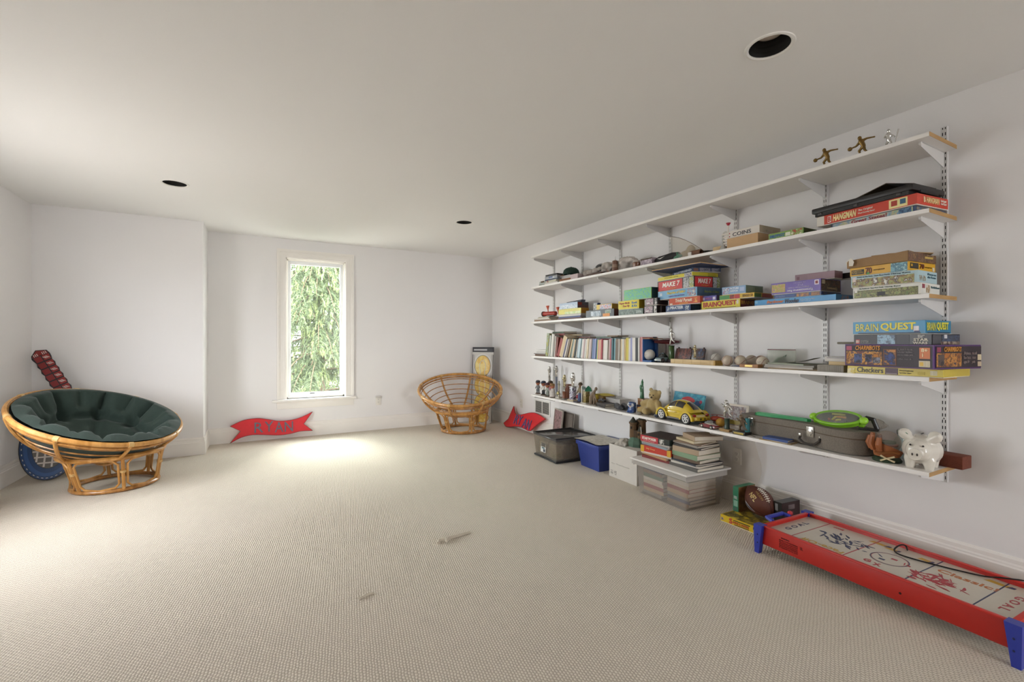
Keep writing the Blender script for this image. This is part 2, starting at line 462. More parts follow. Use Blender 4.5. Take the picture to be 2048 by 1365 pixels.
BLK = P('#15120f', 0.6, var=0.1)
where = ['above the shelves nearest the camera', 'near the alcove on the left', 'near the back right corner', 'behind the camera']
for k, (x, y) in enumerate(LAMPS[:3]):
    t = thing('recessed_lamp', 'unlit round recessed ceiling lamp ' + where[k], 'lamp', (x, y, ZC), group='recessed ceiling lamps')
    B().lathe([(0.082, 0.004), (0.079, -0.001), (0.086, -0.006), (0.095, -0.004), (0.097, 0.0), (0.083, 0.0), (0.082, 0.004)], 36).obj('trim_ring', WHITE, t)
    B().lathe([(0.081, 0.002), (0.079, 0.02), (0.0805, 0.022), (0.077, 0.04), (0.0785, 0.042), (0.075, 0.06), (0.0765, 0.062), (0.072, 0.085), (0.058, 0.088)], 32).obj('baffle', BLK, t)
    B().lathe([(0.0, 0.046), (0.03, 0.048), (0.05, 0.054), (0.064, 0.066), (0.064, 0.12), (0.0, 0.125)], 28).obj('bulb', P('#d2c4b6', 0.25, var=0.25, vs=60, coat=0.6), t)

# ------------------------------------------------------------------ baseboards
PROF = [(0, 0), (0.017, 0), (0.017, 0.128), (0.013, 0.135), (0.013, 0.142), (0.010, 0.150), (0.010, 0.168), (0.006, 0.178), (0, 0.180)]
def baseboard(name, p0, p1, inward, m0=0, m1=0):
    "profile swept from p0 to p1, thick towards inward; m = mitre (+1 lengthens, -1 shortens with depth)"
    p0, p1, iw = Vector(p0 + (0,)), Vector(p1 + (0,)), Vector(inward + (0,))
    d = (p1 - p0).normalized(); b = B()
    A = [b.bm.verts.new(p0 + iw * t - d * t * m0 + Vector((0, 0, z))) for t, z in PROF]
    C = [b.bm.verts.new(p1 + iw * t + d * t * m1 + Vector((0, 0, z))) for t, z in PROF]
    n = len(PROF)
    for k in range(n): b.bm.faces.new((A[k], A[(k + 1) % n], C[(k + 1) % n], C[k]))
    b.bm.faces.new(A); b.bm.faces.new(list(reversed(C)))
    return struct(b.obj(name, TRIM, ang=20))
baseboard('baseboard_back', (XA, YB), (XR, YB), (0, -1), -1, -1)
baseboard('baseboard_right', (XR, YB), (XR, YF), (-1, 0), -1, -1)
baseboard('baseboard_alcove', (XL, YA), (XA, YA), (0, -1), -1, 1)
baseboard('baseboard_return', (XA, YA), (XA, YB), (1, 0), 1, -1)
baseboard('baseboard_left', (XL, YF), (XL, YA), (1, 0), -1, -1)
baseboard('baseboard_front', (XL, YF), (XR, YF), (0, 1), -1, -1)

# ------------------------------------------------------------------ the window in the back wall
w = D.objects.new('window_1', None); COL.objects.link(w); struct(w); w['label'] = 'tall narrow white casement window looking onto a green conifer'
x0, x1, z0, z1 = W1
def casing(name, pts_side):
    return pts_side
CW = 0.1
def mould(b, a, c, out, nrm=(0, -1, 0)):
    pass
# stepped casing: three thicknesses on each of the three sides, mitred by overlap
for nm, (ax0, ax1, az0, az1), vert, sgn in (('casing_left', (x0 - CW, x0, z0, z1 + CW), True, -1), ('casing_right', (x1, x1 + CW, z0, z1 + CW), True, 1), ('casing_top', (x0, x1, z1, z1 + CW), False, 1)):
    b = B()
    b.span((ax0, YB - 0.014, az0), (ax1, YB, az1))
    if vert:
        e = ax0 if sgn < 0 else ax1; i = ax1 if sgn < 0 else ax0
        s = 1 if sgn < 0 else -1
        b.span((e, YB - 0.030, az0), (e + s * 0.022, YB - 0.0139, az1))
        b.span((e + s * 0.022, YB - 0.022, az0), (e + s * 0.034, YB - 0.0139, az1 - 0.022))
        b.span((i - s * 0.014, YB - 0.019, az0), (i, YB - 0.0139, az1 - CW + 0.014))
        b.span((i - s * 0.052, YB - 0.018, az0), (i - s * 0.040, YB - 0.0139, az1 - CW + 0.052))
    else:
        b.span((ax0 - CW + 0.022, YB - 0.030, az1 - 0.022), (ax1 + CW - 0.022, YB - 0.0139, az1))
        b.span((ax0 - CW + 0.034, YB - 0.022, az1 - 0.034), (ax1 + CW - 0.034, YB - 0.0139, az1 - 0.022))
        b.span((ax0, YB - 0.019, az0), (ax1, YB - 0.0139, az0 + 0.014))
        b.span((ax0 - 0.04, YB - 0.018, az0 + 0.040), (ax1 + 0.04, YB - 0.0139, az0 + 0.052))
    b.obj(nm, TRIM, w, ang=0)
B().span((x0 - CW - 0.05, YB - 0.062, z0 - 0.028), (x1 + CW + 0.02, YB + 0.06, z0), 0.004).obj('stool', TRIM, w)
B().span((x0 - CW, YB - 0.016, z0 - 0.115), (x1 + CW, YB, z0 - 0.028), 0.003).obj('apron', TRIM, w)
jb = B()
jb.span((x0, YB, z0), (x0 + 0.012, YB + T, z1)); jb.span((x1 - 0.012, YB, z0), (x1, YB + T, z1)); jb.span((x0, YB, z1 - 0.012), (x1, YB + T, z1))
jb.span((x0 + 0.012, YB + 0.04, z0), (x0 + 0.026, YB + 0.06, z1)); jb.span((x1 - 0.026, YB + 0.04, z0), (x1 - 0.012, YB + 0.06, z1)); jb.span((x0, YB + 0.04, z1 - 0.026), (x1, YB + 0.06, z1 - 0.012)); jb.span((x0, YB + 0.04, z0), (x1, YB + 0.062, z0 + 0.02))
jb.obj('jamb', TRIM, w, ang=0)
VIN = P('#e9eaec', 0.32, var=0.01)
sx0, sx1, sz0, sz1, yy = x0 + 0.016, x1 - 0.016, z0 + 0.02, z1 - 0.016, YB + 0.064
for nm, a, c in (('sash_stile', (sx0, yy, sz0), (sx0 + 0.042, yy + 0.04, sz1)), ('sash_stile', (sx1 - 0.042, yy, sz0), (sx1, yy + 0.04, sz1)), ('sash_rail', (sx0 + 0.042, yy, sz0), (sx1 - 0.042, yy + 0.04, sz0 + 0.046)), ('sash_rail', (sx0 + 0.042, yy, sz1 - 0.05), (sx1 - 0.042, yy + 0.04, sz1))):
    B().span(a, c, 0.003).obj(nm, VIN, w)
B().span((sx0 + 0.04, yy + 0.016, sz0 + 0.044), (sx1 - 0.04, yy + 0.020, sz1 - 0.048)).obj('pane', FILM('#fbfffb', 0.95, 0.03), w, ang=0)
b = B(); cx = x0 + 0.22
b.span((cx - 0.07, YB + 0.028, z0 + 0.002), (cx + 0.07, YB + 0.062, z0 + 0.026), 0.006)
b.cyl((cx + 0.01, YB + 0.035, z0 + 0.02), (cx + 0.02, YB + 0.015, z0 + 0.036), 0.009, 0.007)
b.tube([(cx + 0.02, YB + 0.015, z0 + 0.036), (cx + 0.05, YB + 0.012, z0 + 0.040), (cx + 0.075, YB + 0.014, z0 + 0.030)], 0.005)
b.sph((cx + 0.078, YB + 0.014, z0 + 0.028), 0.009)
b.obj('crank_handle', VIN, w)
B().span((cx + 0.055, yy - 0.006, sz0 + 0.03), (cx + 0.11, yy + 0.002, sz0 + 0.040)).obj('maker_plate', P('#4a4b4c', 0.4), w, ang=0)
b = B(); b.span((sx1 - 0.004, YB + 0.045, 0.66), (sx1 + 0.004, YB + 0.062, 0.72), 0.002); b.tube([(sx1 - 0.002, YB + 0.05, 0.69), (sx1 - 0.008, YB + 0.03, 0.70), (sx1 - 0.008, YB + 0.024, 0.75)], 0.005)
b.obj('sash_lock', VIN, w)
# plain frames around the unseen openings added for fill light
for i, (xw, sg, (a, b_, c, d)) in enumerate([(XL, 1, q) for q in LEFT_FILL]):
    m = D.objects.new('window_%d' % (i + 2), None); COL.objects.link(m); struct(m)
    bb = B()
    for (p, q) in (((a - 0.09, c - 0.09), (b_ + 0.09, c)), ((a - 0.09, d), (b_ + 0.09, d + 0.09)), ((a - 0.09, c), (a, d)), ((b_, c), (b_ + 0.09, d))):
        bb.span((xw, p[0], p[1]), (xw + 0.02 * sg, q[0], q[1]))
    bb.obj('casing', TRIM, m, ang=0)
    bb = B(); bb.span((xw - 0.09 * sg, (a + b_) / 2 - 0.02, c), (xw - 0.06 * sg, (a + b_) / 2 + 0.02, d)); bb.obj('mullion', TRIM, m, ang=0)

a, b_, c, d = FRONT_FILL[0]; m = D.objects.new('window_%d' % (len(LEFT_FILL) + 2), None); COL.objects.link(m); struct(m); bb = B()  # frame of the fill opening added in the front wall
for (p, q) in (((a - 0.09, c - 0.09), (b_ + 0.09, c)), ((a - 0.09, d), (b_ + 0.09, d + 0.09)), ((a - 0.09, c), (a, d)), ((b_, c), (b_ + 0.09, d))):
    bb.span((p[0], YF, p[1]), (q[0], YF + 0.02, q[1]))
bb.obj('casing', TRIM, m, ang=0)

# ------------------------------------------------------------------ conifer outside
def conifer():
    t = thing('conifer_tree', 'tall green conifer with drooping sprays seen through the window', 'tree', (0.95, 9.3, -4.0))
    B().cyl((0, 0, 0), (0, 0, 8.0), 0.20, 0.03, 14).obj('trunk', P('#5b4a3c', 0.9, bump=0.6, bs=30), t)
    rr = random.Random(3)
    boughs = B(); V1 = []; F1 = []; V2 = []; F2 = []
    def needle(Vs, Fs, p, d, s, wdt):
        d = d.normalized(); sd = d.cross(Vector((rr.uniform(-1, 1), rr.uniform(-1, 1), rr.uniform(-.4, .4)))).normalized() * wdt
        i = len(Vs); Vs += [p - sd, p + sd, p + d * s + sd * .25, p + d * s - sd * .25]; Fs.append((i, i + 1, i + 2, i + 3))
    for lv in range(46):
        z = 0.6 + lv * 0.155 + rr.uniform(-.06, .06)
        ln = 2.5 * (1 - (z - 0.6) / 9.0)
        for k in range(6):
            a = rr.uniform(0, 2 * PI)
            if math.sin(a) > 0.6: continue          # boughs on the far side of the trunk
            dr = Vector((math.cos(a), math.sin(a), 0)); L = ln * rr.uniform(.75, 1.1)
            pts = []
            for i in range(9):
                s = i / 8
                pts.append(Vector((0, 0, z)) + dr * L * s + Vector((0, 0, 0.16 * math.sin(s * 2.2) - 0.62 * s * s)))
            boughs.tube(pts, [0.022 * (1 - .85 * i / 8) for i in range(9)], 5)
            side = Vector((-dr.y, dr.x, 0))
            n = int(50 * L)
            for j in range(n):
                s = 0.12 + 0.88 * (j + rr.random()) / n
                f = s * 8; i0 = min(7, int(f)); p = pts[i0].lerp(pts[i0 + 1], f - i0)
                sg = rr.choice((-1, 1)); hl = (0.18 + 0.30 * rr.random()) * (1.15 - 0.5 * s)
                d0 = (side * sg * rr.uniform(.3, 1) + dr * rr.uniform(.1, .7) + Vector((0, 0, rr.uniform(-.3, .1)))).normalized()
                q = p.copy(); m = 9
                tip = rr.random() < 0.5
                for h in range(m):
                    u = h / m
                    d = (d0 * (1 - u) + Vector((0, 0, -1.0)) * (0.25 + u * 1.2)).normalized()
                    q2 = q + d * hl / m
                    Vs, Fs = (V2, F2) if (u > 0.55 and tip) else (V1, F1)
                    needle(Vs, Fs, q, d, hl / m * 1.6, 0.010)
                    for _ in range(2):
                        e = (d * .8 + Vector((rr.uniform(-1, 1), rr.uniform(-1, 1), rr.uniform(-.6, .5)))).normalized()
                        needle(Vs, Fs, q, e, 0.045, 0.006)
                    q = q2
    boughs.obj('boughs', P('#6e5a47', 0.9), t)
    for nm, Vs, Fs, m in (('needles', V1, F1, P('#4c583a', 0.6, var=0.5, vs=9)), ('fresh_needles', V2, F2, P('#7a8655', 0.6, var=0.4, vs=9))):
        me = D.meshes.new(nm); me.from_pydata([tuple(v) for v in Vs], [], Fs); me.materials.append(m)
        o = D.objects.new(nm, me); COL.objects.link(o); o.parent = t; o['kind'] = 'stuff'
    return t
tree = conifer()
c = copy_tree(tree); c.location = (1.2, 15.6, -4.0); c.scale = (-1.3, 1.2, 1.15); c['label'] = 'second conifer standing further off behind the first one'
gr = B().span((-40, -30, -4.2), (40, 40, -4.0)).obj('yard_paving', P('#96918a', 0.95, var=0.1, vs=2), ang=0)
struct(gr)

# ------------------------------------------------------------------ outlets, vent, switch plate
PLATE = P('#e4e0d9', 0.35, var=0.01); SLOT = P('#2c2926', 0.6)
def outlet(label, loc, rz, box=False):
    "duplex outlet; local -x is the face"
    t = thing('wall_outlet', label, 'outlet', loc, rz, 'wall outlets')
    B().box((-0.003, 0, 0), (0.006, 0.071, 0.115), None, 0.002).obj('cover_plate', PLATE, t)
    for s in (-1, 1):
        r = B().lathe([(0.0, 0.009), (0.0165, 0.009), (0.0172, 0.006), (0.0172, 0.0)], 20, Matrix.Translation((0, 0, s * 0.0195)) @ Matrix.Rotation(-PI / 2, 4, 'Y')).obj('receptacle', PLATE, t)
        b = B(); b.box((-0.0092, -0.006, s * 0.0195 + 0.004), (0.001, 0.0022, 0.008)); b.box((-0.0092, 0.006, s * 0.0195 + 0.004), (0.001, 0.0022, 0.007)); b.cyl((-0.0088, 0, s * 0.0195 - 0.007), (-0.0098, 0, s * 0.0195 - 0.007), 0.0024)
        b.obj('slots', SLOT, r, ang=0)
    B().cyl((-0.0055, 0, 0), (-0.0075, 0, 0), 0.003).obj('screw', PLATE, t)
    if box:
        B().box((-0.012, 0, 0.052), (0.024, 0.074, 0.024), None, 0.002).obj('hood', P('#cfcbc5', 0.4), t)
    return t
outlet('white duplex outlet on the right wall beside the stacked books', (XR, ycol(1474, XR), 0.335), 0)
outlet('white duplex outlet with grey hood on the back wall right of the window', (1.375, YB, 0.385), PI / 2, True)
outlet('white wall plate low on the right wall above the red ribbon sign', (XR, 5.36, 0.345), 0)
v = thing('floor_vent', 'white wall vent grille with grey slats under the lowest shelf', 'vent', (XR, 4.83, 0.36))
yv = [ycol(1070, XR), ycol(1101, XR)]; v.location = (XR, sum(yv) / 2, 0.355); hw = abs(yv[0] - yv[1]) / 2
for s in (-1, 1):
    B().box((-0.004, 0, s * 0.085), (0.008, 2 * hw, 0.024), None, 0.002).obj('frame_rail', WHITE, v)
    B().box((-0.004, s * (hw - 0.012), 0), (0.008, 0.024, 0.15), None, 0.002).obj('frame_stile', WHITE, v)
B().box((-0.004, 0, 0), (0.008, 0.014, 0.15)).obj('frame_stile', WHITE, v)
B().box((-0.0005, 0, 0), (0.001, 2 * hw, 0.16)).obj('back', P('#55524e', 0.8), v, ang=0)
for s in (-1, 1):
    for k in range(11):
        B().box((-0.004, s * hw * 0.5, -0.068 + k * 0.0136), (0.007, hw - 0.03, 0.0035), Matrix.Rotation(R(35), 3, 'Y')).obj('slat', P('#a9a6a0', 0.5), v, ang=0)
# ------------------------------------------------------------------ wall shelving
SHELF = [2.172, 1.812, 1.410, 1.015, 0.567]              # top faces
SX0, SX1, STH = 2.75, 3.062, 0.020
SY0, SY1 = 0.942, 4.560
ORD = ['topmost', 'second', 'third', 'fourth', 'lowest']
MEL = P('#e3dfdb', 0.35, var=0.02); OAK = WOOD('#a67f4d', '#c09a63', 3.0, 0.5, 'X')
STEEL = P('#d3d1cf', 0.35, var=0.02)
for k, z in enumerate(SHELF):
    t = thing('wall_shelf', 'long white %s shelf board on the right wall with a bare wood end' % ORD[k], 'shelf', (0, 0, z), group='wall shelves')
    B().span((SX0 + 0.002, SY0 + 0.0015, -STH), (SX1, SY1, 0)).obj('board', MEL, t, ang=0)
    B().span((SX0, SY0 + 0.0015, -STH), (SX0 + 0.002, SY1, 0)).obj('front_edge', P('#edeae7', 0.35, var=0.02), t, ang=0)
    B().span((SX0, SY0, -STH + 0.0003), (SX1, SY0 + 0.0015, -0.0003)).obj('end_edge', OAK, t, ang=0)
STD = [ycol(u, 3.066) for u in (1888, 1650, 1471, 1340, 1240, 1164, 1107)]
NTH = ['nearest', 'second nearest', 'third nearest', 'middle', 'third farthest', 'second farthest', 'farthest']
ZS0, ZS1 = 0.465, 2.285
proto = None
for i, y in enumerate(STD):
    lab = 'white slotted metal shelf upright on the right wall, %s the camera' % (NTH[i] + (' of seven to' if i == 3 else (' to' if i < 3 else ' from')))
    if proto is None:
        proto = thing('shelf_upright', lab, 'shelf upright', (3.066, y, 0), group='slotted shelf uprights')
        b = B()
        b.span((-0.001, -0.013, ZS0), (0.001, -0.0075, ZS1)); b.span((-0.001, -0.0035, ZS0), (0.001, 0.0035, ZS1)); b.span((-0.001, 0.0075, ZS0), (0.001, 0.013, ZS1))
        b.span((0.001, -0.013, ZS0), (0.014, -0.0115, ZS1)); b.span((0.001, 0.0115, ZS0), (0.014, 0.013, ZS1))
        n = int((ZS1 - ZS0 - 0.02) / 0.032)
        for s in (-1, 1):
            for q in range(n + 1):
                z = ZS0 + 0.008 + q * 0.032
                b.span((-0.001, s * 0.0055 - 0.002, z - 0.009), (0.001, s * 0.0055 + 0.002, z + 0.006))
        b.obj('channel', STEEL, proto, ang=0)
        B().span((0.006, -0.0113, ZS0 + 0.001), (0.008, 0.0113, ZS1 - 0.001)).obj('slot_back', P('#211f1d', 0.8), proto, ang=0)
        b = B()
        for z in (ZS1 - 0.07, 1.68, 0.79): b.sph((-0.0015, 0, z), 0.0045, (0.5, 1, 1), 8, 6)
        b.obj('screws', P('#8f8c88', 0.4, 0.6), proto)['kind'] = 'stuff'
        o = proto
    else:
        o = copy_tree(proto); o.location = (3.066, y, 0); o['label'] = lab
bp = None
for k, z in enumerate(SHELF):
    for i, y in enumerate(STD):
        lab = 'white metal bracket under the %s shelf on the upright %s the camera' % (ORD[k], NTH[i] + (' to' if i < 3 else (' of seven to' if i == 3 else ' from')))
        if bp is None:
            bp = thing('shelf_bracket', lab, 'bracket', (3.064, y, z - STH - 0.0005), group='shelf brackets')
            b = B()
            pts = [(0, 0), (-0.268, 0), (-0.272, -0.004), (-0.272, -0.014), (-0.262, -0.021), (-0.012, -0.076), (0, -0.078)]
            m = Matrix(((1, 0, 0, 0), (0, 0, -1, 0), (0, 1, 0, 0), (0, 0, 0, 1)))
            b.prism(pts, -0.0012, 0.0012, m)
            b.obj('web', STEEL, bp, ang=0)
            b = B(); b.span((-0.27, -0.006, -0.0015), (-0.004, 0.006, 0)); b.cyl((-0.267, -0.005, -0.009), (-0.267, 0.005, -0.009), 0.009, None, 10)
            b.obj('flange', STEEL, bp)
            o = bp
        else:
            o = copy_tree(bp); o.location = (3.064, y, z - STH - 0.0005); o['label'] = lab

# ------------------------------------------------------------------ boxes with printed faces
def solve(uL, uR, uE, x1, Dp):
    "near front corner on x1; turn so that the end and the front reach the given columns"
    y1 = ycol(uR, x1)
    a = min((k / 2000 for k in range(-700, 701)), key=lambda q: abs(ucol(x1 + Dp * math.cos(q), y1 - Dp * math.sin(q)) - uE))
    L = min((0.05 + k / 2000 for k in range(1300)), key=lambda q: abs(ucol(x1 + q * math.sin(a), y1 + q * math.cos(a)) - uL))
    c = Vector((x1, y1)) + L / 2 * Vector((math.sin(a), math.cos(a))) + Dp / 2 * Vector((math.cos(a), -math.sin(a)))
    return c, L, -a
def carton(name, label, cat, c, z, L, Dp, h, rz=0.0, col='#888888', end=None, top=None, tray='#d8d2c6', lip=0.004, group=None, rough=0.35, lid=True, tilt=None):
    """box of length L (local y), depth Dp (local x), height h, base centre at c; -x face is the front, -y face the end"""
    mf = col if not isinstance(col, str) else P(col, rough)
    me_ = (end if not isinstance(end, str) else P(end, rough)) if end else mf
    mt = (top if not isinstance(top, str) else P(top, rough)) if top else mf
    t = thing(name, label, cat, (c[0], c[1], z), rz, group, rot=tilt)
    b = B(); z0 = lip if lid else 0.0
    b.span((-Dp / 2, -L / 2, z0), (Dp / 2, L / 2, h))
    b.bm.faces.ensure_lookup_table()
    for f in b.bm.faces:
        n = f.normal if f.normal.length else f.calc_center_median()
        f.normal_update(); n = f.normal
        f.material_index = 1 if abs(n.y) > 0.7 else (2 if abs(n.z) > 0.7 else 0)
    ed = list(b.bm.edges); bmesh.ops.bevel(b.bm, geom=ed, offset=0.0008, segments=1, affect='EDGES')
    b.obj('lid' if lid else 'carton', [mf, me_, mt], t, ang=0)
    if lid:
        B().span((-Dp / 2 + 0.002, -L / 2 + 0.002, 0), (Dp / 2 - 0.002, L / 2 - 0.002, z0 + 0.004)).obj('tray', P(tray, 0.6), t, ang=0)
    t['dims'] = (L, Dp, h)
    FR = {'f': frame(Vector((-Dp / 2, L / 2, 0)), (0, -1, 0), (0, 0, 1)), 'e': frame(Vector((-Dp / 2, -L / 2, 0)), (1, 0, 0), (0, 0, 1)), 't': frame(Vector((-Dp / 2, L / 2, h)), (0, -1, 0), (1, 0, 0))}
    SZ = {'f': (L, h), 'e': (Dp, h), 't': (L, Dp)}
    return t, FR, SZ
def prints(bx, specs):
    "specs: (face, 'P', u0,v0,u1,v1, material) or (face, 'T', text, u0,v0,u1,v1, material, bold, shear[, rot180]); fractions of the face"
    t, FR, SZ = bx; n = 0
    for s in specs:
        W, Hh = SZ[s[0]]; fr = FR[s[0]]
        if s[1] == 'P':
            _, _, a, b, c, d, m = s; n += 1
            panel(t, fr, a * W, b * Hh, c * W, d * Hh, m if not isinstance(m, str) else P(m, 0.4), th=0.0004 + 0.00015 * n)
        else:
            tx, a, b, c, d, m = s[2:8]; bold = s[8] if len(s) > 8 else 0.01; sh = s[9] if len(s) > 9 else 0; r = s[10] if len(s) > 10 else False
            lettering(t, tx, fr, a * W, b * Hh, c * W, d * Hh, m if not isinstance(m, str) else P(m, 0.4), bold, sh, r, th=0.0009 + 0.0001 * n)
    del t['dims']
    return t
def G(name, label, cat, uL, uR, uE, x1, Dp, z, h, col, specs=(), solve_rot=False, **kw):
    if solve_rot: c, L, rz = solve(uL, uR, uE, x1, Dp)
    else:
        y0, y1 = ycol(uL, x1), ycol(uR, x1); c, L, rz = Vector((x1 + Dp / 2, (y0 + y1) / 2)), y0 - y1, 0.0
    return prints(carton(name, label, cat, c, z, L, Dp, h, rz, col, **kw), specs)

S1, S2, S3, S4, S5 = SHELF
# ---- second shelf, near end
z = S2
G('board_game', 'flat game box of a states quiz under the red box on the second shelf', 'board game', 1662.6, 1829.5, 1891, 2.765, 0.268, z, 0.030, '#2c4468',
  [('f', 'P', 0.02, 0.06, 0.98, 0.94, ART(['#4f83a8', '#8fb39a', '#c9b98a', '#6d9ec4', '#aa8f6a'], 30, 1)), ('f', 'P', 0.25, 0.12, 0.72, 0.92, ART(['#93a98e', '#c7b896', '#9fb8c0'], 22, 4)), ('f', 'T', 'Great States!', 0.27, 0.2, 0.70, 0.85, '#8c2a34', 0.03), ('f', 'P', 0.83, 0.1, 0.965, 0.9, ART(['#3c5f86', '#5b84a8', '#29486b'], 60, 2)), ('e', 'P', 0.05, 0.1, 0.95, 0.9, ART(['#6c7c84', '#8a7a5f', '#4a627c'], 40, 3))], True, tray='#cfc8bc')
z += 0.031
t = G('board_game', 'red hangman game box with yellow and white lettering', 'board game', 1634, 1834, 1896, 2.755, 0.268, z, 0.055, P('#c8412c', 0.35),
  [('f', 'P', 0.0, 0.06, 0.085, 0.98, '#d9d3c9'), ('f', 'P', 0.125, 0.18, 0.165, 0.82, '#ece6da'), ('f', 'T', 'B', 0.13, 0.25, 0.16, 0.75, '#c8412c', 0.02), ('f', 'T', 'HANGMAN', 0.185, 0.2, 0.44, 0.86, '#f0dfa0', 0.035, 0.25),
   ('f', 'T', 'The Original', 0.455, 0.55, 0.60, 0.78, '#f2ece0', 0.01), ('f', 'T', 'Word Guessing Game!', 0.455, 0.28, 0.62, 0.48, '#f2ece0', 0.0), ('f', 'P', 0.755, 0.12, 0.92, 0.9, '#eadf9d'), ('f', 'P', 0.775, 0.3, 0.83, 0.78, '#a93626'), ('f', 'P', 0.855, 0.35, 0.905, 0.8, '#2f5d7e'),
   ('e', 'T', 'B', 0.20, 0.3, 0.25, 0.8, '#ecd9b0', 0.02), ('e', 'T', 'HANGMAN', 0.28, 0.3, 0.70, 0.82, '#e6c98f', 0.03, 0.2), ('e', 'T', 'The Original\nWord Game!', 0.74, 0.35, 0.93, 0.8, '#f2ece0')], True, top='#b9371f', tray='#d9d3c9')
z += 0.056
# black plastic case on top of the hangman box
c, L, rz = solve(1622.7, 1826, 1890, 2.75, 0.285)
t = thing('folding_case', 'long black plastic game case lying on the red hangman box', 'case', (c[0], c[1], z), rz)
K = P('#211d1d', 0.4, var=0.1, bump=0.08)
b = B(); b.prism([(-0.14, -L / 2 + 0.02), (0.14, -L / 2 + 0.02), (0.14, L / 2 - 0.02), (-0.14, L / 2 - 0.02)], 0.0, 0.020); b.obj('lower_shell', P('#161313', 0.45), t, ang=0)
b = B(); b.span((-0.1425, -L / 2, 0.020), (0.1425, L / 2, 0.050), 0.006); b.obj('upper_shell', K, t)
for q in (-0.38, 0.02, 0.40):
    b = B(); b.box((-0.142, q * L, 0.013), (0.006, 0.022, 0.014), None, 0.002); b.obj('latch', P('#3c3736', 0.35), t)
b = B(); b.span((-0.08, -L / 2 - 0.003, 0.012), (0.08, -L / 2 + 0.01, 0.030), 0.004); b.obj('handle', P('#141111', 0.5), t)
zc = z + 0.050
# folded game boards lying on the case
t = thing('game_board', 'half folded checkered game board propped on the black case', 'game board', (c[0] + 0.02, c[1] - 0.03, zc), rz)
for s, (a0, a1, y0, y1) in enumerate(((0.006, 0.050, 0.10, -0.07), (0.050, 0.012, -0.07, -0.19))):
    b = B()
    f = lambda i, j: Vector((-0.10 + 0.20 * i, y0 + (y1 - y0) * j, a0 + (a1 - a0) * j))
    b.surf(f, 1, 1); b.surf(lambda i, j: f(i, j) + Vector((0, 0, 0.004)), 1, 1)
    v = b.bm.verts; v.ensure_lookup_table()
    for q in ((0, 1, 5, 4), (1, 3, 7, 5), (3, 2, 6, 7), (2, 0, 4, 6)): b.bm.faces.new([v[k] for k in q])
    o = b.obj('board_leaf', P('#4a3b26' if s == 0 else '#2a211c', 0.5), t, ang=0)
    for kx in range(4):
        for ky in range(3):
            if (kx + ky) % 2: continue
            i0, i1, j0, j1 = kx / 4 + .01, kx / 4 + .24, ky / 3 + .01, ky / 3 + .32
            b = B(); qs = [f(i0, j0), f(i1, j0), f(i1, j1), f(i0, j1)]
            up = Vector((0, 0, 0.0046)); lo = [b.bm.verts.new(p + up * 0.8) for p in qs]; hi = [b.bm.verts.new(p + up) for p in qs]
            b.bm.faces.new(hi)
            for k in range(4): b.bm.faces.new((lo[k], lo[(k + 1) % 4], hi[(k + 1) % 4], hi[k]))
            b.obj('square', P('#9c2620' if s else '#b39a5c', 0.45), o, ang=0)
B().span((0, 0, 0), (0.10, 0.16, 0.005)).obj('rule_sheet', P('#b9a36f', 0.7), t, (-0.03, 0.10, 0.0), ang=0)
# green puzzle box, coins box
G('board_game', 'small green picture puzzle box next to the coin box on the second shelf', 'board game', 1537, 1607, 1633.6, 2.78, 0.14, S2, 0.042, '#7fa04c',
  [('f', 'P', 0.03, 0.08, 0.97, 0.5, ART(['#5f8d3c', '#9fb865', '#7aa34a'], 60, 2)), ('f', 'T', 'SMILEYPUZZ', 0.04, 0.3, 0.48, 0.75, '#3d6f9e', 0.04), ('f', 'P', 0.66, 0.1, 0.97, 0.92, ART(['#cf8f6d', '#e8e0c8', '#7aa34a', '#b5473f'], 45, 6)), ('f', 'P', 0.50, 0.25, 0.64, 0.75, '#dfe3cf')], end='#3f5f37')
G('cardboard_box', 'plain tan cardboard box under the white coins box', 'box', 1454, 1516, 1538, 2.79, 0.20, S2, 0.072, '#c2a077', [], lid=False, rough=0.7)
G('game_box', 'white lidded box lettered COINS on the second shelf', 'box', 1457, 1519, 1561, 2.80, 0.225, S2 + 0.0725, 0.050, '#d6d0c8',
  [('f', 'T', 'COINS', 0.14, 0.22, 0.74, 0.72, '#4b4b50', 0.012), ('e', 'T', 'COINS', 0.30, 0.2, 0.62, 0.55, '#b8b0a2', 0.012)], end='#b3a48c', top='#d9d4cb')
yb = ycol(1437, 2.80)
b = B(); b.box((0, 0, 0.017), (0.05, 0.075, 0.034), None, 0.001); tag(b.obj('small_box', P('#c3a981', 0.6), None, (2.815, yb, S2), 0), 'tiny tan box left of the toy trumpet', 'box')
# white lid sheet left of the hangman box
b = B(); b.box((0, 0, 0.003), (0.12, 0.09, 0.006)); tag(b.obj('paper_pad', P('#d8cfc4', 0.7), None, (2.95, 1.50, S2), 0.1), 'small white paper pad left of the red hangman box', 'paper')

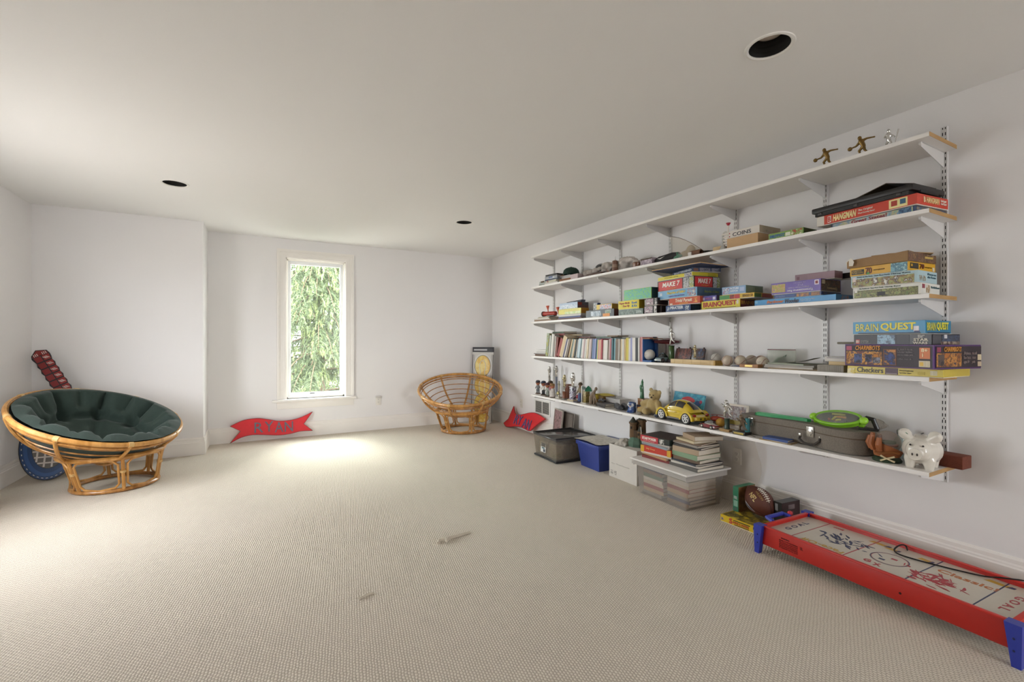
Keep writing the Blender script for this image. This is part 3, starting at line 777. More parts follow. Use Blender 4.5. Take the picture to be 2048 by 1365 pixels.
# ---- third shelf
z = S3
def PZ(label, uL, uR, uE, x1, Dp, z, h, col, specs, rot=True, **kw): return G('puzzle_box', label, 'puzzle box', uL, uR, uE, x1, Dp, z, h, col, specs, rot, **kw)
PZ('white floor puzzle box with a jungle picture at the bottom of the stack', 1706, 1842.5, 1879.6, 2.77, 0.207, z, 0.058, '#d9d8d0',
   [('f', 'P', 0.02, 0.06, 0.96, 0.74, ART(['#35502b', '#5d7a3f', '#8a8a4a', '#3c3a2a', '#a7a35c', '#6f8f52'], 55, 11)), ('f', 'T', 'The Rainforest  Giant Floor Puzzle  2 feet long  48 pieces', 0.10, 0.8, 0.72, 0.94, '#3c5a44'), ('f', 'P', 0.03, 0.55, 0.07, 0.9, '#e9e7df'), ('f', 'P', 0.38, 0.15, 0.50, 0.5, '#2b2a24'), ('e', 'P', 0.25, 0.2, 0.45, 0.85, ART(['#7d5f45', '#d9d8d0', '#a58a63'], 60, 5)), ('e', 'P', 0.05, 0.55, 0.18, 0.9, '#8c3a48'), ('e', 'T', 'The Rainforest', 0.5, 0.6, 0.95, 0.78, '#4a6a70')], False)
PZ('pale blue floor puzzle box with a farm animal picture', 1702, 1836, 1875, 2.77, 0.212, z + 0.0585, 0.062, '#a9c3c9',
   [('f', 'P', 0.02, 0.06, 0.95, 0.74, ART(['#5a7a45', '#e6e3d8', '#2c2a28', '#9c7a4c', '#7f9a5a', '#c2a070'], 50, 3)), ('f', 'T', 'Down on the Farm  Giant Floor Puzzle  2 feet long  48 pieces', 0.10, 0.80, 0.90, 0.95, '#3d5560'), ('f', 'P', 0.03, 0.52, 0.08, 0.9, '#d9c9c4'), ('e', 'P', 0.05, 0.2, 0.38, 0.6, ART(['#c9b48f', '#a9c3c9', '#7d6a4c'], 55, 8)), ('e', 'T', 'Down on\nthe Farm', 0.48, 0.45, 0.93, 0.85, '#3b6170')], False)
PZ('yellow bordered jigsaw box with a dolphin picture and the number 70', 1700, 1816.7, 1870.6, 2.775, 0.25, z + 0.121, 0.048, '#d8a522',
   [('f', 'P', 0.03, 0.22, 0.26, 0.75, '#2a2722'), ('f', 'P', 0.045, 0.38, 0.085, 0.66, '#c99a20'), ('f', 'P', 0.055, 0.42, 0.075, 0.62, '#2a2722'), ('f', 'T', 'NATIONAL\nGEOGRAPHIC', 0.10, 0.32, 0.25, 0.68, '#d0b26a'), ('f', 'T', '70', 0.285, 0.18, 0.40, 0.86, '#6c3320', 0.02), ('f', 'P', 0.30, 0.12, 0.36, 0.36, '#55a545'), ('f', 'T', 'PIECE JIGSAW', 0.43, 0.42, 0.62, 0.58, '#8a6416'), ('f', 'P', 0.72, 0.03, 0.985, 0.97, ART(['#4a88a0', '#7fb3bf', '#2d6178', '#9cc6c9'], 40, 9)),
    ('e', 'P', 0.06, 0.3, 0.36, 0.88, '#2a2722'), ('e', 'P', 0.09, 0.5, 0.14, 0.75, '#c99a20'), ('e', 'T', '70', 0.40, 0.35, 0.56, 0.85, '#6c3320', 0.02), ('e', 'T', 'PIECE JIGSAW', 0.6, 0.45, 0.85, 0.6, '#8a6416'), ('e', 'P', 0.88, 0.2, 0.95, 0.6, ART(['#2a2722', '#d8d2c0'], 300, 1, stretch=(1, 1, 0.01)))], True)
# torn brown box on top of the puzzle stack
c, L, rz = solve(1694, 1815.6, 1872, 2.765, 0.255)
t = thing('torn_box', 'torn brown cardboard box lid with ragged flaps on top of the puzzle stack', 'box', (c[0], c[1], z + 0.1695), rz)
KR = P('#9a7b58', 0.85, var=0.12, vs=60); ART_B = ART(['#5a3d2c', '#7a5338', '#4a3024', '#8a6a44'], 40, 12)
h0 = 0.05
B().span((-0.12, -L / 2 + 0.004, 0.0005), (0.12, L / 2 - 0.004, 0.004)).obj('bottom', KR, t, ang=0)
rr = random.Random(5)
b = B(); pts = [(-L / 2, 0), (L / 2, 0), (L / 2 - 0.004, h0 * 0.8)]
pts += [(L / 2 - 0.01 - L * k / 9, h0 * (0.82 + 0.02 * k) + rr.uniform(-0.002, 0.002)) for k in range(1, 9)] + [(-L / 2, h0)]
b.prism([(p[0], p[1]) for p in pts], -0.0015, 0.0015, frame(Vector((-0.1255, 0, 0.0005)), (0, 1, 0), (0, 0, 1))); b.obj('front_flap', KR, t, ang=0)
b = B(); b.prism([(-0.125, 0), (0.125, 0), (0.125, h0 * 0.75), (0.07, h0 * 0.8), (0.0, h0 * 0.95), (-0.06, h0 * 0.92), (-0.125, h0)], -0.0015, 0.0015, frame(Vector((0, -L / 2, 0.0005)), (1, 0, 0), (0, 0, 1))); e = b.obj('end_flap', ART_B, t, ang=0)
panel(e, frame(Vector((0, -L / 2 - 0.0016, 0.0005)), (1, 0, 0), (0, 0, 1)), 0.02, 0.020, 0.095, 0.030, P('#c0a452', 0.5), 'price_strip')
b = B(); b.prism([(-0.125, 0), (0.125, 0), (0.125, h0 * 0.7), (-0.125, h0 * 0.7)], -0.0015, 0.0015, frame(Vector((0, L / 2, 0.0005)), (1, 0, 0), (0, 0, 1))); b.obj('end_flap', KR, t, ang=0)
b = B(); b.prism([(-L / 2, 0), (L / 2, 0), (L / 2, h0 * 0.85), (-L / 2, h0 * 0.85)], -0.0015, 0.0015, frame(Vector((0.1235, 0, 0.0005)), (0, 1, 0), (0, 0, 1))); b.obj('back_flap', KR, t, ang=0)
b = B(); b.prism([(-0.10, -L / 2 + 0.01), (0.06, -L / 2 - 0.02), (0.125, -L / 2 + 0.02), (0.11, 0.02), (-0.02, 0.06), (-0.11, 0.03)], 0, 0.003); o = b.obj('torn_top', P('#a98a63', 0.85, var=0.1), t, (0, 0, h0 + 0.0015), ang=0); o.rotation_euler = (R(2), R(-1), 0)
b = B(); b.prism([(-0.03, 0), (0.02, 0.006), (0.03, 0.03), (-0.02, 0.045), (-0.04, 0.02)], 0, 0.002); o = b.obj('white_tear', P('#ddd6ca', 0.9), t, (-0.1275, L / 2 - 0.01, 0.008), ang=0, rot=(R(90), 0, R(60)))

G('picture_book', 'thin dark blue picture box between the purple dinosaur puzzle and the blue puzzle', 'puzzle box', 1548, 1642.6, 1683, 2.79, 0.21, z + 0.0375, 0.024, '#24386b',
  [('f', 'P', 0.03, 0.1, 0.46, 0.9, '#33508c'), ('f', 'T', 'Magic Schoolhouse', 0.05, 0.35, 0.25, 0.65, '#a9b8d6'), ('f', 'P', 0.50, 0.1, 0.75, 0.9, ART(['#c07a2c', '#24386b', '#8a4a2c', '#d6a24a'], 70, 2)), ('f', 'P', 0.8, 0.1, 0.97, 0.9, ART(['#24386b', '#7c4a2e', '#a8743a'], 80, 4)), ('e', 'P', 0.1, 0.1, 0.9, 0.9, ART(['#1d2c52', '#4a3a3c', '#24386b'], 60, 2))])
G('puzzle_box', 'long flat bright blue puzzle box at the bottom of the third shelf', 'puzzle box', 1509, 1672, 1706.6, 2.78, 0.184, z, 0.037, '#3d8fc4',
  [('f', 'T', 'Beginner', 0.17, 0.15, 0.40, 0.8, '#c9703a', 0.03, 0.3), ('f', 'T', 'Wooden', 0.41, 0.15, 0.58, 0.85, '#2a2a3c', 0.03, 0.3), ('f', 'T', '24 Piece Frame Tray Puzzle', 0.60, 0.5, 0.77, 0.66, '#e8eef2'), ('f', 'T', 'Ages 3 and up', 0.60, 0.28, 0.72, 0.42, '#e8eef2'), ('f', 'P', 0.01, 0.45, 0.045, 0.85, '#79b4d6'), ('e', 'P', 0.3, 0.1, 0.75, 0.9, ART(['#2f6f9e', '#a06a4c', '#3d8fc4'], 50, 2))], end='#2c6d9c')
PZ('purple dinosaur puzzle box lying upside down', 1542.7, 1641.5, 1683, 2.79, 0.215, z + 0.062, 0.072, '#6a55a5',
   [('f', 'P', 0.01, 0.18, 0.30, 0.88, ART(['#6a55a5', '#c98a4a', '#8fa04c', '#d4a86a', '#6a55a5'], 45, 7)), ('f', 'T', 'Tyrannosaurus Rex', 0.34, 0.14, 0.86, 0.36, '#e9e3f0', 0.02, 0, True), ('f', 'T', 'Shaped Floor Puzzle', 0.36, 0.42, 0.78, 0.54, '#d8cfe6', 0, 0, True), ('f', 'T', "2' x 3'", 0.56, 0.60, 0.66, 0.72, '#d8cfe6', 0, 0, True), ('f', 'T', '48 PIECES', 0.48, 0.80, 0.72, 0.9, '#b7a9d6', 0, 0, True), ('f', 'P', 0.885, 0.55, 0.965, 0.93, '#e3dce8'), ('f', 'P', 0.90, 0.62, 0.95, 0.86, '#8a3038'), ('e', 'P', 0.03, 0.05, 0.97, 0.95, ART(['#4a3624', '#6d4a2c', '#2f2a20', '#83643c'], 40, 3)), ('e', 'T', 'Tyrannosaurus', 0.3, 0.15, 0.8, 0.4, '#bfae8a', 0, 0, True), ('e', 'P', 0.05, 0.6, 0.2, 0.92, '#b9ae94')], False)
G('game_box', 'dusty mauve box on top of the purple dinosaur puzzle', 'box', 1590, 1669.6, 1676, 2.86, 0.085, z + 0.1345, 0.045, '#8b6a73', [('f', 'P', 0.33, 0.1, 0.66, 0.9, '#93727a'), ('f', 'P', 0.05, 0.3, 0.12, 0.7, '#6d3c48')])
b = carton('cassette_box', 'narrow black box lying behind the mauve box on the third shelf', 'box', (2.98, 1.482), S3 + 0.1345, 0.28, 0.045, 0.036, 0, '#1d1a1a'); prints(b, [])
z = S3
# stack under the tilted board
G('board_game', 'dark blue pirate game box at the bottom of the middle stack', 'board game', 1331.5, 1381, 1401, 2.78, 0.109, z, 0.050, '#2a4573',
  [('f', 'T', 'PIRATEER', 0.20, 0.42, 0.72, 0.88, '#d9dfe6', 0.03), ('f', 'T', 'an exciting game of the high seas', 0.2, 0.2, 0.66, 0.32, '#8fa4c4'), ('f', 'P', 0.06, 0.2, 0.17, 0.8, ART(['#2a4573', '#b9c4cc', '#2a4573'], 70, 3)), ('f', 'P', 0.78, 0.2, 0.94, 0.85, ART(['#2a4573', '#c9d2d6', '#2a4573'], 60, 5)), ('e', 'P', 0.2, 0.1, 0.9, 0.9, ART(['#20365a', '#3a557d'], 40, 2))], end='#203559')
G('board_game', 'orange red trivia game box in the middle stack', 'board game', 1338, 1400, 1407, 2.78, 0.20, z + 0.0505, 0.054, '#c0553a',
  [('f', 'T', 'Trivial Pursuit', 0.22, 0.40, 0.76, 0.88, '#f0e3d0', 0.02, 0.2), ('f', 'T', 'JUNIOR', 0.36, 0.12, 0.64, 0.3, '#e8b45a', 0.03), ('f', 'P', 0.80, 0.2, 0.92, 0.85, ART(['#d98a4a', '#c0553a', '#e0a85a'], 50, 1)), ('f', 'P', 0.03, 0.1, 0.12, 0.3, '#dccfc0')])
G('game_box', 'small purple game box beside the trivia game', 'box', 1403, 1433, 1440, 2.81, 0.19, z + 0.061, 0.040, '#5a54a0', [('f', 'P', 0.08, 0.25, 0.22, 0.75, '#cfc9e6'), ('f', 'T', 'PICK 2', 0.30, 0.35, 0.68, 0.65, '#c46a9a', 0.02), ('f', 'P', 0.76, 0.25, 0.93, 0.75, '#d9d3ea')])
G('board_game', 'light blue game box with wavy rainbow lettering under the red game', 'board game', 1316, 1394, 1444, 2.775, 0.25, z + 0.1050, 0.067, '#6fa3c6',
  [('f', 'T', 'Surprise of Safari', 0.25, 0.48, 0.72, 0.86, '#d9c24a', 0.03, 0.2), ('f', 'T', 'a game of ups and downs', 0.30, 0.18, 0.70, 0.42, '#6a58a8', 0.01, 0.2), ('f', 'P', 0.77, 0.12, 0.97, 0.9, ART(['#cf9a7a', '#e2d0b8', '#6fa3c6', '#b5604a'], 45, 4)), ('f', 'P', 0.05, 0.45, 0.12, 0.8, '#b9c7d2'), ('e', 'T', 'Surprise of Safari', 0.28, 0.35, 0.88, 0.7, '#8a9a5c', 0.02, 0.2), ('e', 'P', 0.06, 0.4, 0.2, 0.8, '#44607a')], True, end='#3c5a75')
M7 = [('P', 0.03, 0.06, 0.70, 0.94, '#c62a2c'), ('T', 'MAKE 7', 0.15, 0.36, 0.64, 0.80, '#f2ede4', 0.025, 0.15), ('T', 'the strategy game', 0.28, 0.14, 0.55, 0.26, '#e6a04a'), ('P', 0.73, 0.05, 0.87, 0.95, ART(['#2a2a2c', '#8a8a90', '#c9c9c9', '#3c3c40'], 60, 4)), ('P', 0.88, 0.05, 0.99, 0.95, ART(['#2a2a2c', '#d6d2c2', '#6a8a5c', '#c9b24a'], 60, 7))]
G('board_game', 'red and black number game box lettered MAKE 7', 'board game', 1315, 1388, 1440, 2.775, 0.25, z + 0.1725, 0.084, '#1f1d1f', [('f',) + m for m in M7] + [('e',) + m for m in M7], True)
G('board_game', 'thin yellow game box on top of the red number game', 'board game', 1316, 1385, 1436, 2.778, 0.25, z + 0.257, 0.030, '#d8c82c', [('f', 'T', 'STARTER LEVEL', 0.20, 0.45, 0.62, 0.6, '#6a6420'), ('f', 'P', 0.78, 0.02, 0.98, 0.98, ART(['#a83a3a', '#3c4a8a', '#d9d2c4', '#3a3a3a'], 80, 2)), ('e', 'P', 0.6, 0.1, 0.95, 0.9, '#b8aa28')], True)
G('board_game', 'dark blue code breaking game box under the tilted wooden board', 'board game', 1345, 1385, 1442, 2.785, 0.23, z + 0.2875, 0.034, '#2c3c5c', [('f', 'T', 'MASTERMIND', 0.10, 0.3, 0.95, 0.8, '#c8cdd6', 0.03), ('e', 'P', 0.25, 0.1, 0.62, 0.9, ART(['#2c2a30', '#5c5a66', '#8a8590'], 50, 4)), ('e', 'P', 0.66, 0.12, 0.96, 0.88, ART(['#6c6a78', '#3a3a4c', '#8c8a96'], 50, 1)), ('e', 'P', 0.04, 0.2, 0.2, 0.8, '#7a4a3a')], True)
# the flat wooden board on the stack
c, L, rz = solve(1303, 1401, 1461, 2.70, 0.335)
t = thing('wooden_board', 'flat wooden game board with blue underside on top of the middle stack', 'game board', (c[0] - 0.005, c[1], z + 0.3225), rz)
B().span((-0.16, -L / 2, 0.0), (0.16, L / 2, 0.004)).obj('blue_backing', P('#2b3d63', 0.6, var=0.2), t, ang=0)
B().span((-0.16, -L / 2, 0.004), (0.16, L / 2, 0.010)).obj('wood_panel', WOOD('#b98f5e', '#cfa872', 4, 0.5), t, ang=0)
# right of the stack
BQ = '#a8322c'
G('board_game', 'yellow Brain Quest quiz box with red lettering on the third shelf', 'board game', 1403, 1480, 1510.5, 2.78, 0.165, z, 0.059, '#d6c63c',
  [('f', 'P', 0.015, 0.05, 0.985, 0.2, '#c4b42c'), ('f', 'T', 'BRAIN', 0.05, 0.28, 0.42, 0.86, BQ, 0.03), ('f', 'T', 'QUEST', 0.42, 0.26, 0.92, 0.90, BQ, 0.035), ('f', 'P', 0.915, 0.45, 0.965, 0.9, '#cfc9bb'), ('f', 'P', 0.1, 0.1, 0.9, 0.17, '#6a5a24'), ('e', 'P', 0.03, 0.06, 0.97, 0.94, '#6e2420'), ('e', 'T', 'BRAINQ', 0.06, 0.3, 0.9, 0.8, '#c08a3a', 0.03)])
G('board_game', 'thin yellow and green counting game box on the yellow quiz box', 'board game', 1439, 1508.6, 1547.6, 2.785, 0.205, z + 0.0595, 0.032, '#d6b03a',
  [('f', 'P', 0.0, 0.08, 0.30, 0.92, '#4a8a4a'), ('f', 'P', 0.31, 0.08, 0.44, 0.92, ART(['#d8d0c0', '#3a3a34', '#a83a3a'], 80, 1)), ('f', 'P', 0.45, 0.08, 0.60, 0.92, '#b53a3a'), ('f', 'T', 'BINGO 50', 0.68, 0.25, 0.96, 0.8, '#8a6a1c', 0.03), ('e', 'P', 0.0, 0.1, 0.35, 0.9, '#5a7a34'), ('e', 'P', 0.4, 0.1, 0.95, 0.9, '#a04a2c')])
G('game_box', 'pale blue picture lotto box beside the middle stack', 'box', 1444, 1491.5, 1527, 2.79, 0.185, z + 0.092, 0.054, '#86a6c9', [('f', 'P', 0.04, 0.15, 0.30, 0.85, ART(['#d6d9e2', '#b05a5a', '#86a6c9', '#e2dfd6'], 90, 1)), ('f', 'T', 'PICTURE\nMATCH', 0.35, 0.3, 0.72, 0.85, '#e6ebf2', 0.03), ('f', 'P', 0.76, 0.3, 0.94, 0.8, '#aebfdc'), ('e', 'P', 0.1, 0.15, 0.4, 0.85, '#7a8a70'), ('e', 'P', 0.5, 0.15, 0.95, 0.85, '#5c6e54')], end='#6a7d66')
# dark little pieces beside the pirate game
y0 = ycol(1324, 2.83); b = B(); b.box((0, 0, 0.03), (0.10, 0.040, 0.06), None, 0.004); tag(b.obj('pouch', P('#2a211c', 0.7), None, (2.86, y0 + 0.004, S3), 0), 'dark brown pouch wedged left of the pirate game', 'pouch')
# two small picture puzzle boxes
for k, (uL, uR, zz, h, lb) in enumerate(((1288.5, 1314, 0, 0.066, 'lower of two small dark picture puzzle boxes'), (1291, 1315, 0.0665, 0.060, 'upper of two small dark picture puzzle boxes'))):
    G('puzzle_box', lb, 'puzzle box', uL, uR, 1320, 2.78, 0.12, z + zz, h, '#2a2527', [('f', 'P', 0.03, 0.1, 0.66, 0.92, ART(['#8a7a80', '#4a3c44', '#c9bfc0', '#9a5a7a'], 70, k * 3 + 1)), ('f', 'P', 0.10, 0.25, 0.36, 0.42, '#d9d2d0'), ('f', 'P', 0.78, 0.08, 0.96, 0.92, ART(['#e4e0dc', '#1f1c1e', '#e4e0dc'], 60, k + 2))])
G('craft_box', 'dull grey green money box under the yellow paper birds kit', 'box', 1237, 1286, 1292, 2.78, 0.16, z, 0.051, '#6f7d76', [('f', 'P', 0.03, 0.1, 0.70, 0.9, ART(['#5d6c66', '#8b9a90', '#4c5a56'], 60, 2)), ('f', 'T', '2006', 0.72, 0.25, 0.95, 0.75, '#b9c4be', 0.03)])
G('craft_box', 'yellow paper birds book and kit box', 'box', 1236.7, 1278, 1289, 2.782, 0.065, z + 0.0515, 0.076, '#d9c936', [('f', 'T', 'Paper Birds', 0.05, 0.55, 0.56, 0.84, '#a8383c', 0.02, 0.2), ('f', 'T', 'That Fly', 0.22, 0.22, 0.56, 0.50, '#a8383c', 0.02, 0.2), ('f', 'T', 'Book\n& Kit', 0.66, 0.22, 0.92, 0.84, '#3f78b4', 0.02), ('f', 'P', 0.93, 0.02, 0.96, 0.98, '#b9a82c')], end='#b3981f')
G('gift_box', 'green and blue mottled box on top of the yellow kit', 'box', 1248, 1303, 1316, 2.79, 0.085, z + 0.128, 0.092, P('#86b83c', 0.4), [('f', 'P', 0.012, 0.03, 0.985, 0.97, ART(['#7fc04a', '#5aa6c9', '#8fcf5a', '#62b0c0'], 50, 3))], end='#2c4a52')
# left part of the third shelf
G('game_box', 'dark grey game box with pale lettering and orange blob', 'box', 1172, 1228, 1237, 2.78, 0.06, z, 0.070, '#3a3a42', [('f', 'P', 0.18, 0.2, 0.55, 0.85, ART(['#7d8da0', '#c9d2da', '#566678'], 60, 2, stretch=(1, 1, 0.3))), ('f', 'P', 0.62, 0.06, 0.86, 0.45, '#d98a2c'), ('f', 'P', 0.7, 0.45, 0.9, 0.92, ART(['#3a3a42', '#a9a6a8', '#5a7a4a'], 60, 4)), ('f', 'P', 0.25, 0.08, 0.5, 0.16, '#c9c9c9')], end='#5a3030')
G('crayon_box', 'yellow crayon box with a blue and red label', 'box', 1193, 1224, 1237, 2.80, 0.075, z + 0.0705, 0.050, '#d6b426', [('f', 'P', 0.22, 0.08, 0.97, 0.92, ART(['#6a6ca0', '#c46a78', '#d9d2d0', '#5a74a8'], 60, 6))], end='#a87e1c')
b = carton('trading_card_box', 'thin upright card box with a black and white penguin picture', 'box', (2.885, ycol(1194, 2.885)), z + 0.0705 - 0.0705, 0.06, 0.04, 0.150, 0, '#3a4a7a'); prints(b, [('f', 'P', 0.05, 0.4, 0.95, 0.97, ART(['#e2e0dc', '#2a2828', '#c9c6c0'], 50, 3)), ('f', 'P', 0.0, 0.0, 0.12, 1.0, '#dcd9d4')])
caps = [((0.02, 0.10, 0.07), 0.045, (1, 1, 1)), ((0.0, 0.03, 0.075), 0.05, (1, 1, 1)), ((0.01, -0.05, 0.07), 0.045, (1, 1, 1)), ((0.0, -0.10, 0.05), 0.04, (1, 1, 1)), ((0.01, 0.06, 0.03), 0.045, (1, 1.6, 0.7)), ((0.01, -0.05, 0.03), 0.045, (1, 1.6, 0.7)), ((0.0, 0.05, 0.115), 0.022, (1, 1, 1)), ((0.01, -0.02, 0.115), 0.02, (1, 1, 1)), ((0.0, -0.08, 0.105), 0.018, (1, 1, 1))]
o = blob('drawstring_bag', caps, P('#161416', 0.6, var=0.2, bump=0.5, bs=60), None, 0.006, 2, (2.985, ycol(1202, 2.985), S3 + 0.0)); tag(o, 'lumpy black fabric bag behind the crayon box', 'bag')
G('game_box', 'yellow and green paper craft box on the third shelf', 'box', 1117, 1162, 1176, 2.81, 0.10, z + 0.0545, 0.058, '#d9cf62', [('f', 'P', 0.25, 0.55, 0.9, 0.9, ART(['#7a6a9a', '#d9cf62', '#c9bf52'], 60, 5)), ('f', 'P', 0.3, 0.06, 0.97, 0.5, ART(['#8fb55a', '#b5cc7a', '#d6dcae'], 30, 3))], end='#b07a22')
G('brick_set_box', 'pale blue toy brick set box with a dark red end', 'box', 1119, 1155, 1179, 2.81, 0.14, z + 0.113, 0.064, '#a9b9cf', [('f', 'P', 0.04, 0.06, 0.96, 0.7, ART(['#c3cede', '#9db0c9', '#dfe4ea', '#8aa0ba'], 40, 2)), ('e', 'P', 0.05, 0.5, 0.4, 0.92, '#8c2620'), ('e', 'P', 0.05, 0.08, 0.95, 0.45, ART(['#5a4038', '#7a3a30', '#3a3a44'], 50, 1))], end='#4a4248')
b = carton('ruler_case', 'long thin dark blue case on the toy brick box', 'case', (2.90, 3.90), z + 0.1775, 0.36, 0.05, 0.020, R(-12), '#2a3247', lid=False); prints(b, [('f', 'P', 0.03, 0.1, 0.5, 0.6, '#8fa0b8')])
# magazines and flat books at the far left of the third shelf
def book(name, label, c, z, L, Dp, h, rz, cover, cat='book', pages='#d9d1c1', group=None, tilt=None):
    t = thing(name, label, cat, (c[0], c[1], z), rz, group, rot=tilt)
    cm = P(cover, 0.45) if isinstance(cover, str) else cover; th = min(0.0025, h * 0.2)
    b = B(); b.span((-Dp / 2, -L / 2, 0), (Dp / 2, L / 2, th)); b.span((-Dp / 2, -L / 2, h - th), (Dp / 2, L / 2, h)); b.span((-Dp / 2, -L / 2, th), (-Dp / 2 + th, L / 2, h - th))
    b.obj('cover', cm, t, ang=0)
    B().span((-Dp / 2 + th, -L / 2 + 0.004, th), (Dp / 2 - 0.004, L / 2 - 0.004, h - th)).obj('pages', P(pages, 0.9, var=0.12, vs=200), t, ang=0)
    return t
zz = z
for k, (lb, L, Dp, h, rz, cv, dx, dy) in enumerate((
    ('brown covered paperback lying at the far left of the third shelf', 0.30, 0.21, 0.022, 6, '#8a6a4c', 0.0, 0.30), ('white magazine on the brown paperback at the far left', 0.30, 0.21, 0.012, 3, '#cfcac2', 0.0, 0.31), ('cream booklet on the white magazine at the far left', 0.26, 0.18, 0.012, -4, '#c9bda6', 0.01, 0.31), ('grey booklet topping the far left pile on the third shelf', 0.22, 0.16, 0.010, 2, '#a8a39c', 0.02, 0.33))):
    book('paperback', lb, (2.90 + dx, 4.10 + dy), zz, L, Dp, h, R(rz), cv); zz += h + 0.0003
zz = z
for k, (lb, L, Dp, h, rz, cv) in enumerate((('dark red notebook under the yellow craft box', 0.40, 0.21, 0.018, 2, '#5a2c26'), ('blue magazine under the yellow craft box', 0.40, 0.20, 0.016, -2, '#4a5588'), ('white magazine under the yellow craft box', 0.38, 0.20, 0.018, 1, '#d6d2ca'))):
    book('magazine', lb, (2.905, 3.885), zz, L, Dp, h, R(rz), cv, 'magazine'); zz += h + 0.0005
# red toy cannon with two orange funnels
t = thing('toy_blaster', 'red toy launcher with two orange funnels on the left magazine pile', 'toy', (2.87, 4.345, S3 + 0.058), R(8))
RD = P('#a83428', 0.4); OR = P('#cf5a3c', 0.4)
B().cyl((0, -0.10, 0.03), (0, 0.10, 0.03), 0.022, 0.026, 16).obj('barrel', RD, t)
B().lathe([(0.030, 0), (0.031, 0.022), (0.022, 0.022), (0.018, 0.004), (0, 0.004)], 18, Matrix.Translation((0, 0.095, 0.03)) @ Matrix.Rotation(-PI / 2, 4, 'X')).obj('muzzle', P('#4a201a', 0.5), t)
B().box((0, -0.03, 0.006), (0.05, 0.12, 0.012), None, 0.003).obj('stock', P('#6a6560', 0.5), t)
for yy_ in (0.03, -0.14):
    B().lathe([(0.005, 0.0), (0.006, 0.03), (0.020, 0.075), (0.018, 0.075), (0.003, 0.03)], 16, Matrix.Translation((0, yy_, 0.045 if yy_ > 0 else 0.02)) @ Matrix.Rotation(R(-8), 4, 'X')).obj('funnel', OR, t)

# ---- fourth shelf, near end
z = S4
t = G('board_game', 'crushed yellow Checkers game box at the bottom of the near stack', 'board game', 1695, 1887, 1940, 2.745, 0.27, z, 0.040, '#cdb726',
  [('f', 'T', 'Checkers', 0.115, 0.22, 0.41, 0.90, '#2f2a1c', 0.012), ('f', 'P', 0.43, 0.12, 0.565, 0.92, '#4a2a3c'), ('f', 'P', 0.44, 0.16, 0.555, 0.3, '#8a7a7a'), ('f', 'T', 'The classic game of strategy for two players', 0.58, 0.58, 0.72, 0.75, '#7a6a1c'), ('f', 'T', 'Ages 6 and up   2 players', 0.58, 0.3, 0.70, 0.45, '#7a6a1c'), ('f', 'P', 0.88, 0.25, 0.945, 0.8, '#cfc59a'), ('f', 'P', 0.89, 0.3, 0.935, 0.75, ART(['#4a4426', '#cfc59a'], 260, 2, stretch=(1, 1, 0.01))), ('f', 'P', 0.0, 0.0, 0.09, 0.7, ART(['#cdb726', '#d9d0a6', '#cdb726'], 40, 5)), ('f', 'P', 0.76, 0.25, 0.83, 0.6, '#c2ab1f')], True, end='#c2ac3c', top='#bfa924', tray='#cfc7b0')
CK = t
c, L, rz = solve(1690, 1868, 1962, 2.68, 0.32)
SPD = [('P', 0.012, 0.04, 0.985, 0.955, '#2c2028'), ('P', 0.02, 0.72, 0.09, 0.92, '#b0506a'), ('P', 0.02, 0.08, 0.46, 0.68, ART(['#2a2026', '#c07a2a', '#5a3a2c', '#e0a24a', '#3a3450', '#8a4a24'], 22, 5)), ('P', 0.12, 0.14, 0.22, 0.56, ART(['#2a2a44', '#4a5a8a', '#1f1c2c'], 30, 3)), ('P', 0.26, 0.2, 0.34, 0.55, ART(['#3a3a5c', '#6a6a9a', '#1f1c2c'], 40, 8)), ('P', 0.35, 0.16, 0.44, 0.42, ART(['#d6d2d8', '#2a2026', '#8a8a9a'], 45, 2)), ('T', 'CHARMBOTS', 0.14, 0.74, 0.44, 0.95, '#d9923a', 0.02, 0.25), ('P', 0.475, 0.1, 0.62, 0.80, '#7a4a2c'), ('P', 0.485, 0.13, 0.61, 0.77, ART(['#5a3a34', '#c98a4a', '#2a2434', '#3a4a8a'], 30, 9)), ('T', '50 pieces in this set\nbuild four machines\nmix and match parts', 0.635, 0.5, 0.80, 0.85, '#8c848a'), ('T', 'collect them all', 0.635, 0.36, 0.78, 0.42, '#8c848a'), ('P', 0.86, 0.42, 0.965, 0.88, '#cf7a4a'), ('T', '8+\n1', 0.88, 0.5, 0.945, 0.85, '#f0d9b0', 0.03), ('P', 0.855, 0.08, 0.965, 0.34, '#cfc3a6'), ('P', 0.865, 0.12, 0.90, 0.28, '#d9b24a'), ('P', 0.91, 0.1, 0.955, 0.32, ART(['#2c2028', '#cfc3a6'], 200, 1, stretch=(1, 1, 0.01)))]
SPE = [('P', 0.03, 0.06, 0.99, 0.94, '#2a1f26'), ('P', 0.05, 0.70, 0.13, 0.9, '#8a3a52'), ('P', 0.04, 0.10, 0.56, 0.66, ART(['#2a2026', '#b06a24', '#4a2c24', '#c98a3a', '#33283c'], 20, 6)), ('P', 0.07, 0.15, 0.20, 0.6, ART(['#2a2430', '#5a4a44', '#1f1a22'], 30, 2)), ('T', 'CHARMBOTS', 0.19, 0.72, 0.55, 0.92, '#c98a3a', 0.02, 0.25), ('T', '50 pieces\nfour bots\nages 8+', 0.60, 0.2, 0.75, 0.72, '#8a7a78'), ('T', 'mix and\nmatch\nparts', 0.78, 0.2, 0.88, 0.72, '#8a7a78'), ('P', 0.91, 0.36, 0.99, 0.6, '#c9ba9a'), ('P', 0.91, 0.1, 0.99, 0.3, '#b9a58c')]
bx = carton('toy_set_box', 'large purple edged robot building set box on the yellow Checkers box', 'toy box', c, z + 0.042, L, 0.32, 0.112, rz, '#5c3474', end='#4f2c66', lid=False)
prints(bx, [('f',) + m for m in SPD] + [('e',) + m for m in SPE])
